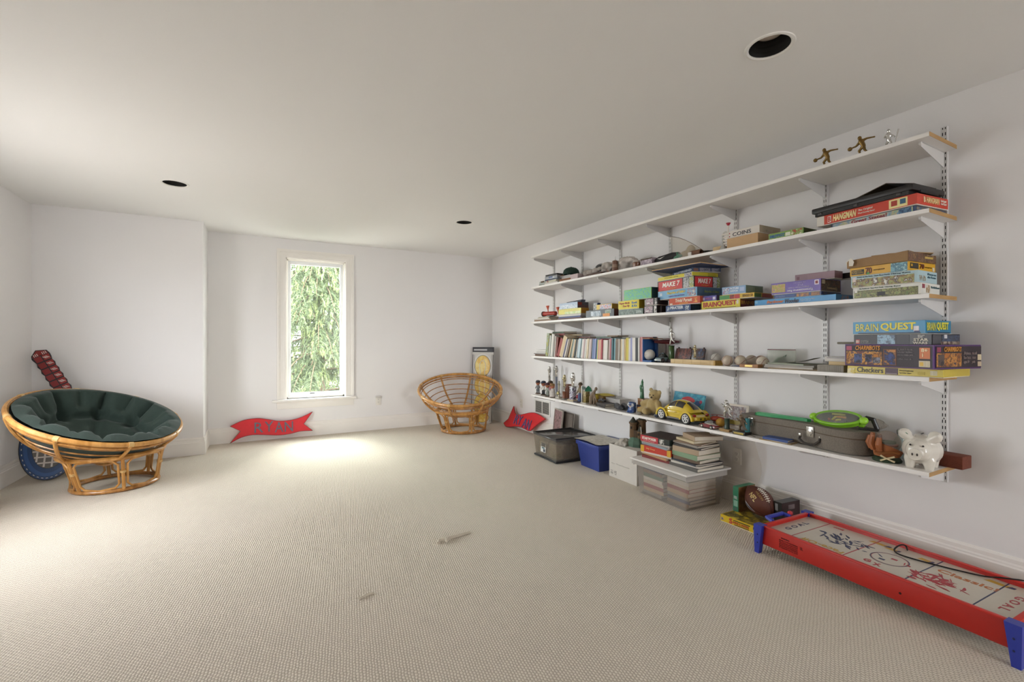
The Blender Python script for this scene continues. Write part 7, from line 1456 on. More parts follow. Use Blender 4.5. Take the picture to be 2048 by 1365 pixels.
bs = t.location
# tufted cushion lying in the bowl
def cushion():
    c = thing('bowl_cushion', 'round dark green tufted cushion in the rattan bowl chair', 'cushion', (bs.x, bs.y, 0))
    tufts = [(0.0, 0.0)] + [(0.60, 2 * PI * k / 8 + 0.2) for k in range(8)]
    tp = [Vector((q * math.cos(a), q * math.sin(a))) for q, a in tufts]
    seg = []
    for k in range(8):
        seg.append((tp[1 + k], tp[1 + (k + 1) % 8], 0.75)); a = tufts[1 + k][1]
        seg.append((tp[1 + k], Vector((1.02 * math.cos(a), 1.02 * math.sin(a))), 1.0))
        if k % 2 == 0: seg.append((tp[0], tp[1 + k], 0.45))
        b_ = a + PI / 8; seg.append((Vector((.74 * math.cos(b_), .74 * math.sin(b_))), Vector((1.02 * math.cos(b_), 1.02 * math.sin(b_))), 0.55))
    rr = random.Random(4); fold = [(rr.uniform(0, 2 * PI), rr.uniform(.6, 1.4)) for _ in range(50)]
    def dseg(p, a, b_):
        d = b_ - a; f = max(0, min(1, (p - a).dot(d) / d.length_squared)); return (p - (a + d * f)).length
    def fn(i, j, under=False):
        a = 2 * PI * i; rho = j                                   # rho 0..1 over the top, edge handled by the roll
        p = Vector((rho * math.cos(a), rho * math.sin(a)))
        ph = pr * 1.02 * rho
        h = 0.125 - 0.010 * rho ** 2
        if under: return on(ph, a) + (S - on(ph, a)).normalized() * 0.014
        cre = 1.0
        for A, C_, w_ in seg:
            d = dseg(p, A, C_); cre = min(cre, 1 - w_ * 0.50 * math.exp(-(d / 0.055) ** 2))
        for q in tp: cre = min(cre, 1 - 0.86 * math.exp(-((p - q).length / 0.10) ** 2))
        h *= cre
        pl = 0.0
        for fa, fw in fold:
            d = abs((a - fa + PI) % (2 * PI) - PI); pl += fw * math.exp(-(d / 0.028) ** 2)
        h -= 0.014 * pl * max(0, rho - 0.55) / 0.45
        edge = max(0.0, (rho - 0.91) / 0.09)
        h *= math.sqrt(max(0.0, 1 - edge ** 2.2)) * 0.93 + 0.07
        P0 = on(ph, a); inw = (S - P0).normalized()
        out = (P0 - S); out = (out - n * out.dot(n)).normalized()
        return P0 + inw * (0.016 + h) + (out * 0.030 + n * 0.022) * (rho ** 5) * (1 - edge) + Vector((0.012, -0.004, 0)) * rho
    b = B(); b.surf(lambda i, j: fn(i, j), 120, 46, cu=True); b.surf(lambda i, j: fn(i, j, True), 120, 12, cu=True)
    b.obj('cushion_cover', P('#22322b', 0.85, var=0.2, vs=40, bump=0.35, bs=140, sheen=0.10), c, ang=75, weld=True)
    for q, a in tufts:
        p = fn(a / (2 * PI) % 1, q); B().sph(p, 0.012, (1, 1, .7), 10, 6).obj('tuft_button', P('#24352f', 0.8), c)
    return c
cushion()

# ------------------------------------------------------------------ painted plywood cut-outs
def cut(name, label, cat, fr, loc=None): 
    t = thing(name, label, cat, (0, 0, 0)); t.matrix_world = fr; t['label'] = label; return t
ID = Matrix()
BLKP = P('#1d1b20', 0.5)
# tennis racket leaning in the corner behind the green chair
p0 = Vector((-1.615, 5.30, 0.0)); upv = Vector((0.0, 0.36, 1.04)).normalized()
t = cut('racket_cutout', 'large painted plywood tennis racket leaning in the corner behind the chair', 'wall decoration', frame(p0, (1, 0, 0), upv))
def elp(cx, cy, a, b, n=48): return [(cx + a * math.cos(2 * PI * k / n), cy + b * math.sin(2 * PI * k / n)) for k in range(n)]
head = elp(0.02, 0.325, 0.205, 0.322)
B().prism(head, 0, 0.014).obj('plywood_head', BLKP, t, ang=0)
def ring(o, i, z0, z1, m, nm):
    b = B(); no = len(o)
    for lvl in (z0, z1): pass
    O0 = [b.bm.verts.new((x, y, z0)) for x, y in o]; O1 = [b.bm.verts.new((x, y, z1)) for x, y in o]; I0 = [b.bm.verts.new((x, y, z0)) for x, y in i]; I1 = [b.bm.verts.new((x, y, z1)) for x, y in i]
    for k in range(no):
        q = (k + 1) % no
        for A, C_ in ((O0, O1), (O1, I1), (I1, I0), (I0, O0)): b.bm.faces.new((A[k], A[q], C_[q], C_[k]))
    return b.obj(nm, m, t, ang=30)
ring(elp(0.02, 0.325, 0.198, 0.315), elp(0.02, 0.325, 0.125, 0.225), 0.014, 0.0155, P('#24426e', 0.45), 'blue_hoop')
ring(elp(0.02, 0.325, 0.175, 0.290), elp(0.02, 0.325, 0.150, 0.262), 0.0155, 0.0165, P('#33568c', 0.45), 'hoop_stripe')
B().prism(elp(0.02, 0.325, 0.122, 0.222), 0.014, 0.0150).obj('string_bed', P('#6f6964', 0.6), t, ang=0)
for k in range(5):
    x = -0.08 + 0.05 * k; hh = 0.215 * math.sqrt(max(0, 1 - ((x) / 0.122) ** 2))
    B().span((x + 0.02 - 0.006, 0.325 - hh, 0.0150), (x + 0.02 + 0.006, 0.325 + hh, 0.0160)).obj('string', P('#d6cfc8', 0.5), t, ang=0)
for k in range(8):
    y = 0.15 + 0.05 * k; hh = 0.118 * math.sqrt(max(0, 1 - ((y - 0.325) / 0.222) ** 2))
    if hh > 0.01: B().span((0.02 - hh, y - 0.006, 0.0152), (0.02 + hh, y + 0.006, 0.0163)).obj('string', P('#d6cfc8', 0.5), t, ang=0)
for k in range(40):
    a = 2 * PI * k / 40
    B().box((0.02 + 0.186 * math.cos(a), 0.325 + 0.303 * math.sin(a), 0.0160), (0.014, 0.005, 0.001), Matrix.Rotation(math.atan2(0.303 * math.cos(a), -0.186 * math.sin(a)), 3, 'Z')).obj('stitch_mark', P('#cfc8c0', 0.5), t, ang=0)
B().prism([(-0.02, 0.62), (0.14, 0.60), (0.100, 0.80), (0.020, 0.795)], 0, 0.014).obj('throat', P('#34496e', 0.45), t, ang=0)
ax0, ax1 = Vector((0.062, 0.775)), Vector((-0.130, 1.115))
dv = (ax1 - ax0).normalized(); nv = Vector((-dv.y, dv.x))
Lh = (ax1 - ax0).length; sc_h = []
for k in range(7):
    f = k / 6.0; wdt = 0.056 + 0.006 * (k % 2)
    sc_h.append((ax0 + dv * Lh * f, wdt))
lft = []; rgt_ = []
for k in range(6):
    A = ax0 + dv * Lh * (k / 6); Bv = ax0 + dv * Lh * ((k + 1) / 6); Mv = (A + Bv) / 2
    lft += [A + nv * 0.055, Mv + nv * 0.064]; rgt_ += [A - nv * 0.052, Mv - nv * 0.060]
end = [ax1 + nv * 0.068 + dv * -0.01, ax1 + nv * 0.058 + dv * 0.02, ax1 + dv * 0.06 + nv * 0.012, ax1 - nv * 0.055 + dv * 0.03, ax1 - nv * 0.062]
outl = [tuple(p) for p in lft + end + rgt_[::-1]]
B().prism(outl, 0, 0.014).obj('plywood_handle', BLKP, t, ang=0)
for k in range(6):
    A = ax0 + dv * Lh * (k / 6 + 0.015); Bv = ax0 + dv * Lh * ((k + 1) / 6 - 0.015)
    for s, m in ((1, '#7d1f20'), (-1, '#8c2624')):
        w1 = 0.050 * s
        B().prism([tuple(A + nv * 0.004 * s), tuple(A + nv * w1), tuple(Bv + nv * w1 * 1.08), tuple(Bv + nv * 0.004 * s)][::s], 0.014, 0.0152).obj('red_grip_wrap', P(m, 0.45), t, ang=0)
    for q in range(3):
        c_ = A.lerp(Bv, 0.5) - nv * (0.014 + 0.011 * q)
        B().box((c_.x, c_.y, 0.0158), (0.004, 0.030, 0.001), Matrix.Rotation(math.atan2(dv.y, dv.x) - PI / 2 + 0.7, 3, 'Z')).obj('white_dash', P('#d9d2ca', 0.5), t, ang=0)
B().prism([tuple(p) for p in (ax1 + nv * 0.056, ax1 + nv * 0.048 + dv * 0.018, ax1 + dv * 0.052 + nv * 0.01, ax1 - nv * 0.048 + dv * 0.026, ax1 - nv * 0.054)], 0.014, 0.0152).obj('butt_cap', P('#84211f', 0.45), t, ang=0)
for q in range(3):
    for s in (1, -1):
        c_ = ax1 + dv * 0.012 + nv * s * (0.018 + 0.012 * q)
        B().box((c_.x, c_.y, 0.0158), (0.004, 0.026, 0.001), Matrix.Rotation(math.atan2(dv.y, dv.x) - PI / 2, 3, 'Z')).obj('white_dash', P('#d9d2ca', 0.5), t, ang=0)
# tennis ball can cut-out in the far right corner
uv = Vector((0.66, -0.75, 0)).normalized(); p0 = Vector((2.795, 6.02, 0.0)); upv = Vector((0.055, 0.048, 1.12)).normalized()
t = cut('tennis_can_cutout', 'tall painted tennis ball can cutout leaning in the far right corner', 'wall decoration', frame(p0, uv, upv))
hw, hh = 0.165, 1.10
B().prism([(-hw + 0.03, 0), (hw - 0.03, 0), (hw, 0.03), (hw, hh), (-hw, hh), (-hw, 0.03)], 0, 0.016).obj('plywood', P('#c9c6c0', 0.5), t, ang=0)
for x, w_ in ((-hw + 0.006, 0.010), (hw - 0.006, 0.010), (-hw + 0.03, 0.004), (hw - 0.03, 0.004)): B().span((x - w_ / 2, 0.03, 0.016), (x + w_ / 2, 0.99, 0.0168)).obj('black_outline', BLKP, t, ang=0)
B().span((-hw - 0.004, hh - 0.075, 0.0), (hw + 0.004, hh, 0.019), 0.006).obj('can_lid', P('#34343a', 0.45), t)
B().span((-hw + 0.02, hh - 0.052, 0.019), (hw - 0.10, hh - 0.030, 0.0195)).obj('lid_highlight', P('#b9b9ba', 0.4), t, ang=0)
YB_ = ART(['#d9b53a', '#e0c456', '#d6a62c', '#e6d07a'], 6, 3)
for k, yc in enumerate((0.825, 0.55, 0.27)):
    B().prism(elp(0.0, yc, 0.122, 0.155, 40), 0.016, 0.0172).obj('ball_outline', BLKP, t, ang=0); B().prism(elp(0.0, yc, 0.117, 0.150, 40), 0.0172, 0.0180).obj('painted_ball', YB_, t, ang=0)
    B().tube([(-0.045, yc - 0.14, 0.0182), (-0.032, yc - 0.09, 0.0182), (-0.048, yc - 0.03, 0.0182), (-0.046, yc + 0.03, 0.0182), (-0.02, yc + 0.075, 0.0182), (0.02, yc + 0.075, 0.0182), (0.046, yc + 0.03, 0.0182), (0.048, yc - 0.03, 0.0182), (0.032, yc - 0.09, 0.0182), (0.045, yc - 0.14, 0.0182)], 0.0055, 6).obj('ball_seam', P('#e6e2d6', 0.5), t)
B().prism(elp(0.0, 0.085, 0.118, 0.078, 40), 0.016, 0.0172).obj('ball_outline', BLKP, t, ang=0); B().prism(elp(0.0, 0.085, 0.113, 0.073, 40), 0.0172, 0.0180).obj('painted_ball', YB_, t, ang=0)
ring(elp(0.0, 0.825, 0.145, 0.175, 40), elp(0.0, 0.825, 0.138, 0.168, 40), 0.016, 0.0168, P('#e4e2de', 0.4), 'can_gleam')
# red name ribbons
def ribbon(label, fr, pts, txt, box, shear, lc, smooth=True):
    t = cut('name_ribbon', label, 'wall decoration', fr); t['group'] = 'red name ribbons'
    B().prism(pts, 0, 0.012).obj('plywood', [P('#d8222c', 0.45)], t, ang=0)
    N_ = len(pts); b = B()
    b.tube([(p[0], p[1], 0.012) for p in pts], 0.0022, 5, True); b.obj('dark_edge', P('#5a1c20', 0.6), t)
    x0_, y0_, x1_, y1_ = box; nL = len(txt); g = 0.16; wl = (x1_ - x0_) / (nL + g * (nL - 1))
    for k, ch in enumerate(txt):
        xa = x0_ + k * wl * (1 + g); ya = (y1_ - y0_) * 0.06 * math.sin(k * 1.9)
        dip = -0.018 * k / nL
        lettering(t, ch, Matrix.Translation((0, 0, 0.012)), xa, y0_ + ya + dip, xa + wl, y1_ + ya + dip, lc, 0.0, shear, name='letter', th=0.004)
    return t
def spline(ctrl, n=6):
    "smooth open run through control points, corners kept where a point carries a third value"
    out = []; N_ = len(ctrl)
    for i in range(N_):
        p1 = Vector(ctrl[i][:2]); p2 = Vector(ctrl[(i + 1) % N_][:2])
        p0_ = p1 if len(ctrl[i]) > 2 else Vector(ctrl[i - 1][:2]); p3 = p2 if len(ctrl[(i + 1) % N_]) > 2 else Vector(ctrl[(i + 2) % N_][:2])
        straight = len(ctrl[i]) > 2 and len(ctrl[(i + 1) % N_]) > 2
        for k in range(1 if straight else n):
            f = k / n
            q = 0.5 * ((2 * p1) + (-p0_ + p2) * f + (2 * p0_ - 5 * p1 + 4 * p2 - p3) * f * f + (-p0_ + 3 * p1 - 3 * p2 + p3) * f ** 3)
            out.append((q.x, q.y))
    return out
r1 = spline([(0.0, 0.010, 1), (0.11, 0.065), (0.22, 0.085), (0.34, 0.075), (0.50, 0.055), (0.62, 0.060), (0.74, 0.080), (0.875, 0.075, 1), (0.775, 0.165, 1), (0.880, 0.310, 1), (0.76, 0.255), (0.64, 0.225), (0.50, 0.225), (0.38, 0.255), (0.27, 0.275), (0.13, 0.262), (0.0, 0.205, 1), (0.105, 0.140, 1)])
LET = P('#6a6a78', 0.5)
t = ribbon('red swallowtail ribbon sign with grey letters under the window', frame(Vector((-0.318, 6.155, 0.0)), (1, 0, 0), Vector((0, 0.075, 0.30)).normalized()), [(x, y - 0.009 * 0) for x, y in r1], 'RYAN', (0.245, 0.105, 0.655, 0.225), 0.0, LET)
r2 = spline([(0.0, 0.040, 1), (0.10, 0.115, 1), (0.155, 0.300, 1), (0.24, 0.215), (0.35, 0.205), (0.47, 0.235), (0.60, 0.270), (0.72, 0.285), (0.86, 0.270), (0.98, 0.245, 1), (0.87, 0.180), (0.78, 0.110), (0.70, 0.050), (0.58, 0.055), (0.44, 0.060), (0.30, 0.040), (0.18, 0.015), (0.08, 0.005)])
t = ribbon('red ribbon sign with blue grey letters leaning on the right wall', frame(Vector((2.965, 5.66, 0.0)), (0, -1, 0), Vector((0.09, 0, 0.30)).normalized()), r2, 'RYAN', (0.27, 0.075, 0.70, 0.20), 0.18, P('#5a5a8a', 0.5))

# ------------------------------------------------------------------ bins and boxes along the right wall
def open_box(b, L, Dp, h, th, taper=0.0):
    "thin walled bin: local y length, x depth"
    def wall(p, q): pass
    o0 = [(-Dp / 2 + taper, -L / 2 + taper), (Dp / 2 - taper, -L / 2 + taper), (Dp / 2 - taper, L / 2 - taper), (-Dp / 2 + taper, L / 2 - taper)]
    o1 = [(-Dp / 2, -L / 2), (Dp / 2, -L / 2), (Dp / 2, L / 2), (-Dp / 2, L / 2)]
    bm = b.bm; i0 = [(x * (1 - 2 * th / Dp), y * (1 - 2 * th / L)) for x, y in o0]; i1 = [(x * (1 - 2 * th / Dp), y * (1 - 2 * th / L)) for x, y in o1]
    A = [bm.verts.new((x, y, 0)) for x, y in o0]; C_ = [bm.verts.new((x, y, h)) for x, y in o1]; E = [bm.verts.new((x, y, h)) for x, y in i1]; F = [bm.verts.new((x, y, th)) for x, y in i0]
    bm.faces.new(A); bm.faces.new(F)
    for k in range(4):
        q = (k + 1) % 4
        bm.faces.new((A[k], A[q], C_[q], C_[k])); bm.faces.new((C_[k], C_[q], E[q], E[k])); bm.faces.new((E[k], E[q], F[q], F[k]))
    return b
# grey translucent bin
t = thing('storage_bin', 'smoky grey see-through storage bin with dark lid below the shelves', 'storage bin', (2.715, 3.855, 0), R(-2))
GS = FILM('#dcd6cc', 0.84, 0.12)
open_box(B(), 0.43, 0.46, 0.222, 0.004, 0.018).obj('bin_wall', GS, t, ang=0)
b = B(); b.span((-0.215, -0.20, 0), (0.215, 0.20, 0.02)); b.obj('bin_foot', P('#2c2b2a', 0.5), t, ang=0)
B().tube([(-0.222, -0.207, 0.013), (0.222, -0.207, 0.013), (0.222, 0.207, 0.013), (-0.222, 0.207, 0.013)], 0.010, 6, True).obj('foot_rim', P('#26272a', 0.4), t)
B().span((-0.236, -0.222, 0.218), (0.236, 0.222, 0.236), 0.006).obj('lid', FILM('#6a6664', 0.35, 0.08), t)
B().tube([(-0.232, -0.218, 0.240), (0.232, -0.218, 0.240), (0.232, 0.218, 0.240), (-0.232, 0.218, 0.240)], 0.006, 6, True).obj('lid_ridge', P('#2c2b2c', 0.3), t)
fr = frame(Vector((-0.2265, 0.045, 0.0)), (0, -1, 0), (0.05, 0, 1))
panel(t, fr, -0.04, 0.065, 0.055, 0.165, P('#d9d9d6', 0.4), 'sticker'); panel(t, fr, -0.032, 0.120, 0.047, 0.158, P('#26303c', 0.4), 'sticker_emblem', 0.0012); panel(t, fr, -0.02, 0.10, 0.035, 0.115, P('#4a6a74', 0.4), 'sticker_bar', 0.0012); panel(t, fr, 0.01, 0.07, 0.045, 0.098, P('#2c3444', 0.4), 'sticker_shape', 0.0012)
tag(simple_box('blanket', 'folded olive and brown cloth inside the smoky grey bin', 'cloth', (2.70, 3.86), 0.022, (0.36, 0.34, 0.15), ART(['#b5a88c', '#8a9560', '#c9bda6', '#85796a'], 7, 2), R(-2), 0.02))
# blue file box
t = thing('file_box', 'blue plastic file box covered with newspaper', 'storage bin', (2.845, 3.385, 0), R(-1))
BP = P('#33448f', 0.35, var=0.04)
open_box(B(), 0.33, 0.385, 0.235, 0.005, 0.030).obj('bin_wall', BP, t, ang=0)
for (a, c_) in (((-0.2, -0.172), (0.2, -0.160)), ((-0.2, 0.160), (0.2, 0.172)), ((-0.2, -0.160), (-0.188, 0.160)), ((0.188, -0.160), (0.2, 0.160))):
    B().span((a[0], a[1], 0.205), (c_[0], c_[1], 0.240), 0.002).obj('rim_rail', BP, t)
B().span((-0.19, -0.16, 0.232), (0.19, 0.16, 0.240)).obj('lid', P('#2c3c80', 0.4), t, ang=0)
zf = 0.2405
b = B(); rr = random.Random(9)
np_ = lambda i, j, o=0: Vector((-0.205 + 0.34 * i, 0.20 - 0.37 * j, 0.003 + o + 0.007 * math.sin(3 * i + 2 * j) ** 2 + (0.010 * (1 - i / 0.15) if i < 0.15 else 0) * (0.3 + 0.7 * math.sin(PI * j))))
b.surf(lambda i, j: np_(i, j), 14, 12); b.surf(lambda i, j: np_(i, j, 0.003), 14, 12); tag(b.obj('newspaper', ART(['#cfcabf', '#dad5cb', '#c6c0b5'], 30, 3, 0.8), None, (2.845, 3.385, zf), R(-4)), 'folded newspaper lying on the blue file box', 'newspaper')
# white carton full of paper
t = thing('white_carton', 'white cardboard carton heaped with newspapers', 'box', (2.87, 2.955, 0), R(-1))
open_box(B(), 0.345, 0.36, 0.285, 0.004).obj('carton_wall', P('#cfcac3', 0.7, var=0.03), t, ang=0)
B().span((-0.175, -0.168, 0.2805), (0.175, 0.0, 0.2845)).obj('folded_flap', P('#c6c0b8', 0.7), t, ang=0)
fr = frame(Vector((-0.18, 0.1725, 0)), (0, -1, 0), (0, 0, 1))
lettering(t, 'Weyerhaeuser', fr, 0.09, 0.115, 0.26, 0.128, P('#a39d96', 0.7)); lettering(t, '8 1/2 x 11', fr, 0.03, 0.115, 0.075, 0.125, P('#aaa49d', 0.7))
for k in range(2): panel(t, fr, 0.02 + 0.045 * k, 0.025, 0.05 + 0.045 * k, 0.06, ART(['#4a4844', '#cfcac3', '#7a7670'], 90, k), 'print_mark')
for k, (lb, cx_, cy_, sc0) in enumerate((('crumpled newspaper heaped in the front of the white carton', -0.078, 0.085, 0.78), ('second crumpled newspaper in the back of the white carton', 0.078, 0.085, 0.78))):
    crumple('newspaper', lb, (2.87 + cx_, 2.955 + cy_, 0.20), 0.10 * sc0, 0.10 * sc0, 0.085 * sc0, ART(['#b0a99d', '#c4beb4', '#9a948a'], 22, k, 0.85), 20 + k, 'newspaper')
# plank bridging the carton for the castle
t = thing('toy_castle', 'grey brown toy castle with towers on the white carton', 'toy castle', (2.84, ycol(1273, 2.84) - 0.02, 0.3405), R(15))
STN = P('#6a5238', 0.8, var=0.3, vs=60, bump=0.3); GRS = P('#4f6a58', 0.8, var=0.2)
B().lathe([(0, -0.055), (0.085, -0.055), (0.088, -0.03), (0.072, 0.0), (0.07, 0.025), (0, 0.03)], 10).obj('green_mount', GRS, t, ang=20)
for k, (x_, y_, r_, h_) in enumerate(((-0.03, 0.03, 0.032, 0.15), (0.02, -0.025, 0.035, 0.17), (0.04, 0.035, 0.026, 0.12), (-0.035, -0.04, 0.024, 0.08))):
    w_ = B().lathe([(r_, 0.02), (r_ * .92, h_ - 0.02), (r_ * 1.15, h_ - 0.012), (r_ * 1.15, h_), (0, h_)], 10, Matrix.Translation((x_, y_, 0))).obj('tower', STN, t, ang=20)
    B().lathe([(r_ * 1.05, h_), (r_ * .4, h_ + 0.03), (0, h_ + 0.05)], 10, Matrix.Translation((x_, y_, 0))).obj('spire', P('#3a3a30', 0.7), w_, ang=20)
    B().box((x_ - r_ * .95, y_, h_ * .7), (0.006, 0.012, 0.02)).obj('tower_window', P('#1f1810', 0.8), w_, ang=0)
B().box((-0.04, 0, 0.05), (0.03, 0.05, 0.07), None, 0.003).obj('gate', P('#4a3824', 0.8), t); B().tube([(-0.05, -0.055, 0.02), (-0.055, -0.062, 0.08), (-0.05, -0.055, 0.12)], 0.004).obj('white_vine', P('#cfc8bc', 0.5), t)
# clear tub with white lid, books in it and on it
t = thing('clear_tub', 'clear plastic tub with white lid packed with books', 'storage bin', (2.765, 2.432, 0), R(-2))
open_box(B(), 0.50, 0.38, 0.255, 0.003, 0.020).obj('tub_wall', FILM('#f4f1ee', 0.87, 0.12), t, ang=0)
B().span((-0.225, -0.285, 0.258), (0.225, 0.285, 0.272), 0.004).obj('lid', P('#d9d5d0', 0.4), t)
for s in (-1, 1): B().span((-0.205, s * 0.262 - 0.004, 0.215), (0.205, s * 0.262 + 0.004, 0.258)).obj('lid_skirt', FILM('#e6e2de', 0.6, 0.15), t, ang=0)
B().span((-0.215, -0.27, 0.225), (-0.209, 0.27, 0.2579)).obj('lid_skirt', FILM('#e6e2de', 0.6, 0.15), t, ang=0)
BKC = [('grey', '#8a8580'), ('cream', '#c9c0ae'), ('brown', '#7a6048'), ('tan', '#b39a78'), ('white', '#d2cdc6'), ('dark blue', '#2c3a5c'), ('red', '#8c2c28'), ('green', '#4a6a54')]
def in_tub(k, side, zz_, h, cv, nmc, lay):
    book('stored_book', '%s book inside the clear tub, %s layer of the %s pile' % (nmc, lay, side), (2.765 + (0.01 if side == 'near' else 0.0), 2.432 + (-0.115 if side == 'near' else 0.115)), zz_, 0.20, 0.28, h, R(-2 + rr.uniform(-3, 3)), cv)
LAY = ['bottom', 'second', 'third', 'fourth', 'fifth', 'sixth', 'seventh', 'top']
for side in ('near', 'far'):
    zz = 0.005
    for k in range(8):
        h = rr.uniform(0.022, 0.031); nmc, cv = BKC[(k * 3 + (2 if side == 'near' else 0)) % 8]
        if zz + h > 0.250: break
        in_tub(k, side, zz, h, cv, nmc, LAY[k]); zz += h + 0.0004
# piles on the lid
zz = 0.2725
far_ = [('red paperback at the bottom of the far pile on the tub', 0.26, 0.22, 0.020, 4, '#7a2a28'), ('tan paperback low in the far pile on the tub', 0.27, 0.22, 0.016, -5, '#b08a60'), ('white magazine in the far pile on the tub', 0.28, 0.22, 0.012, 6, '#cfc9c0')]
for lb, L, Dp, h, rz, cv in far_: book('stored_book', lb, (2.755, 2.555), zz, L, Dp, h, R(rz), cv); zz += h + 0.0004
def tubgame(label, h, col, specs, rz, L=0.27, Dp=0.24, cy=2.555, **kw):
    global zz
    prints(carton('board_game', label, 'board game', (2.755, cy), zz, L, Dp, h, R(rz), col, **kw), specs); zz += h + 0.0004
tubgame('red and yellow card game box in the far pile on the tub', 0.050, '#bd3a28', [('f', 'P', 0.0, 0.0, 0.12, 1.0, '#d0a02c'), ('f', 'P', 0.88, 0.0, 1.0, 1.0, '#d0a02c'), ('f', 'T', 'Flip Four', 0.2, 0.5, 0.5, 0.72, '#e6c07a', 0.01)], 8)
for lb, L, Dp, h, rz, cv in (('pale blue magazine under the star poker box', 0.27, 0.22, 0.016, -3, '#8a97a0'), ('grey magazine under the star poker box', 0.27, 0.22, 0.012, 3, '#a09a94')): book('stored_book', lb, (2.755, 2.555), zz, L, Dp, h, R(rz), cv); zz += h + 0.0004
tubgame('red and black Star Poker game box topping the far pile on the tub', 0.050, '#26302c', [('f', 'P', 0.0, 0.02, 0.62, 0.98, '#b5303a'), ('f', 'T', 'STAR*POKER', 0.06, 0.36, 0.56, 0.78, '#eae0d8', 0.04), ('f', 'T', 'the five dice game', 0.1, 0.14, 0.5, 0.26, '#e0c8c0'), ('f', 'P', 0.66, 0.15, 0.82, 0.85, ART(['#26302c', '#d6d6cf', '#26302c'], 60, 3))], 5, top='#3a2c2a')
zz = 0.2725
near_ = [('grey hardback at the bottom of the near pile on the tub', 0.30, 0.27, 0.024, -2, '#5d5a55'), ('white paperback low in the near pile on the tub', 0.28, 0.26, 0.014, 4, '#c9c3b8'), ('dark blue hardback in the near pile on the tub', 0.29, 0.26, 0.012, -6, '#2f3744'), ('brown leather book in the near pile on the tub', 0.26, 0.23, 0.024, 3, '#6e5a48'), ('green and white textbook in the near pile on the tub', 0.27, 0.24, 0.034, -3, '#7f9a7c'), ('thick tan dictionary in the near pile on the tub', 0.26, 0.24, 0.038, 2, '#a8937a'), ('black paperback in the near pile on the tub', 0.26, 0.23, 0.014, 6, '#35302e'), ('grey paperback in the near pile on the tub', 0.27, 0.22, 0.014, -4, '#8f8880'), ('slim brown book in the near pile on the tub', 0.25, 0.22, 0.010, 7, '#7c6450'), ('cream magazine near the top of the near pile on the tub', 0.22, 0.20, 0.016, -10, '#c4b593')]
for lb, L, Dp, h, rz, cv in near_: book('stored_book', lb, (2.785, 2.285 - 0.0), zz, L * 0.86, Dp, h, R(rz), cv); zz += h + 0.0004
book('stored_book', 'thick tan paperback lying askew on top of the near pile', (2.82, 2.255), zz, 0.17, 0.22, 0.032, R(-22), '#a8927a')
# loose plastic sheet hanging behind the tub
b = B()
def sheet(i, j):
    y = 2.60 - 0.62 * i - 0.03 * math.sin(5 * j); zq = 0.50 - 0.48 * j
    return Vector((3.035 + 0.018 * math.sin(17 * i + 5 * j) + 0.010 * math.sin(31 * i - 9 * j) - 0.025 * j * math.sin(PI * i), y, zq - 0.05 * math.sin(3 * i) * (1 - j)))
b.surf(sheet, 60, 36); tag(b.obj('plastic_sheet', FILM('#f0ece6', 0.80, 0.08), None, ang=80), 'crinkled clear plastic sheet hanging between the tub and the right wall', 'plastic sheet')
# framed pictures leaning behind the grey bin
for k, (lb, dy, cl, hh_) in enumerate((('photo collage board leaning behind the grey bin', 0.0, ART(['#cfc4c0', '#6a4a50', '#a88a8c', '#4a3a3c'], 26, 3), 0.40), ('dark framed picture leaning behind the collage board', -0.10, P('#6a6058', 0.5), 0.385))):
    t = thing('leaning_picture', lb, 'picture', (2.965 + 0.02 * k, 4.37 - 0.16 * k, 0.0), 0, rot=(0, R(6), R(-14 + 6 * k)))
    B().span((0, -0.13, 0), (0.010, 0.13, hh_)).obj('backing', P('#c2bbb0', 0.6), t, ang=0); B().span((-0.002, -0.118, 0.012), (0, 0.118, hh_ - 0.012)).obj('picture', cl, t, ang=0)
    for (a, c_) in (((-0.13, 0), (-0.118, hh_)), ((0.118, 0), (0.13, hh_)), ((-0.118, 0), (0.118, 0.012)), ((-0.118, hh_ - 0.012), (0.118, hh_))): B().span((-0.006, a[0], a[1]), (0, c_[0], c_[1])).obj('frame_bar', P('#b5aea4' if k == 0 else '#4a4038', 0.5), t, ang=0)

# ------------------------------------------------------------------ floor games by the hockey table
G('board_game', 'yellow snakes and ladders game box on the carpet', 'board game', 1441, 1540, 1600, 2.655, 0.30, 0.0005, 0.046, '#d0b024',
  [('f', 'P', 0.02, 0.3, 0.08, 0.7, ART(['#b5503c', '#4a5a9a', '#d0b024'], 80, 1)), ('f', 'T', 'S', 0.19, 0.18, 0.26, 0.92, '#b5303a', 0.03), ('f', 'T', 'NAKES & LADDERS', 0.27, 0.36, 0.60, 0.66, '#a8402c', 0.02), ('f', 'P', 0.28, 0.72, 0.62, 0.84, '#2a241c'), ('f', 'P', 0.30, 0.16, 0.60, 0.26, '#2a241c'), ('f', 'P', 0.68, 0.08, 0.98, 0.92, ART(['#4a4a7a', '#8a84a8', '#c9b26a', '#3a3a5a'], 50, 4)), ('t', 'P', 0.03, 0.03, 0.97, 0.97, ART(['#cdb02c', '#d6bc3c', '#3a3428', '#b09a3a'], 12, 2))])
zt = 0.0470
b = carton('game_book_box', 'green boxed book standing beside the football', 'box', (2.865, 1.962), zt, 0.042, 0.165, 0.165, R(-3), '#2f7a5a', end='#7a5a38', top='#33805f', lid=False); prints(b, [('f', 'T', 'FOOTBALL', 0.2, 0.5, 0.8, 0.62, '#cfe0d6'), ('f', 'P', 0.15, 0.2, 0.85, 0.44, ART(['#2f7a5a', '#8ab5a0'], 120, 1)), ('f', 'P', 0.2, 0.05, 0.8, 0.15, '#4a6a60'), ('e', 'P', 0.05, 0.05, 0.95, 0.95, ART(['#7a5a38', '#6a4a2c', '#8a6a44'], 10, 3))])
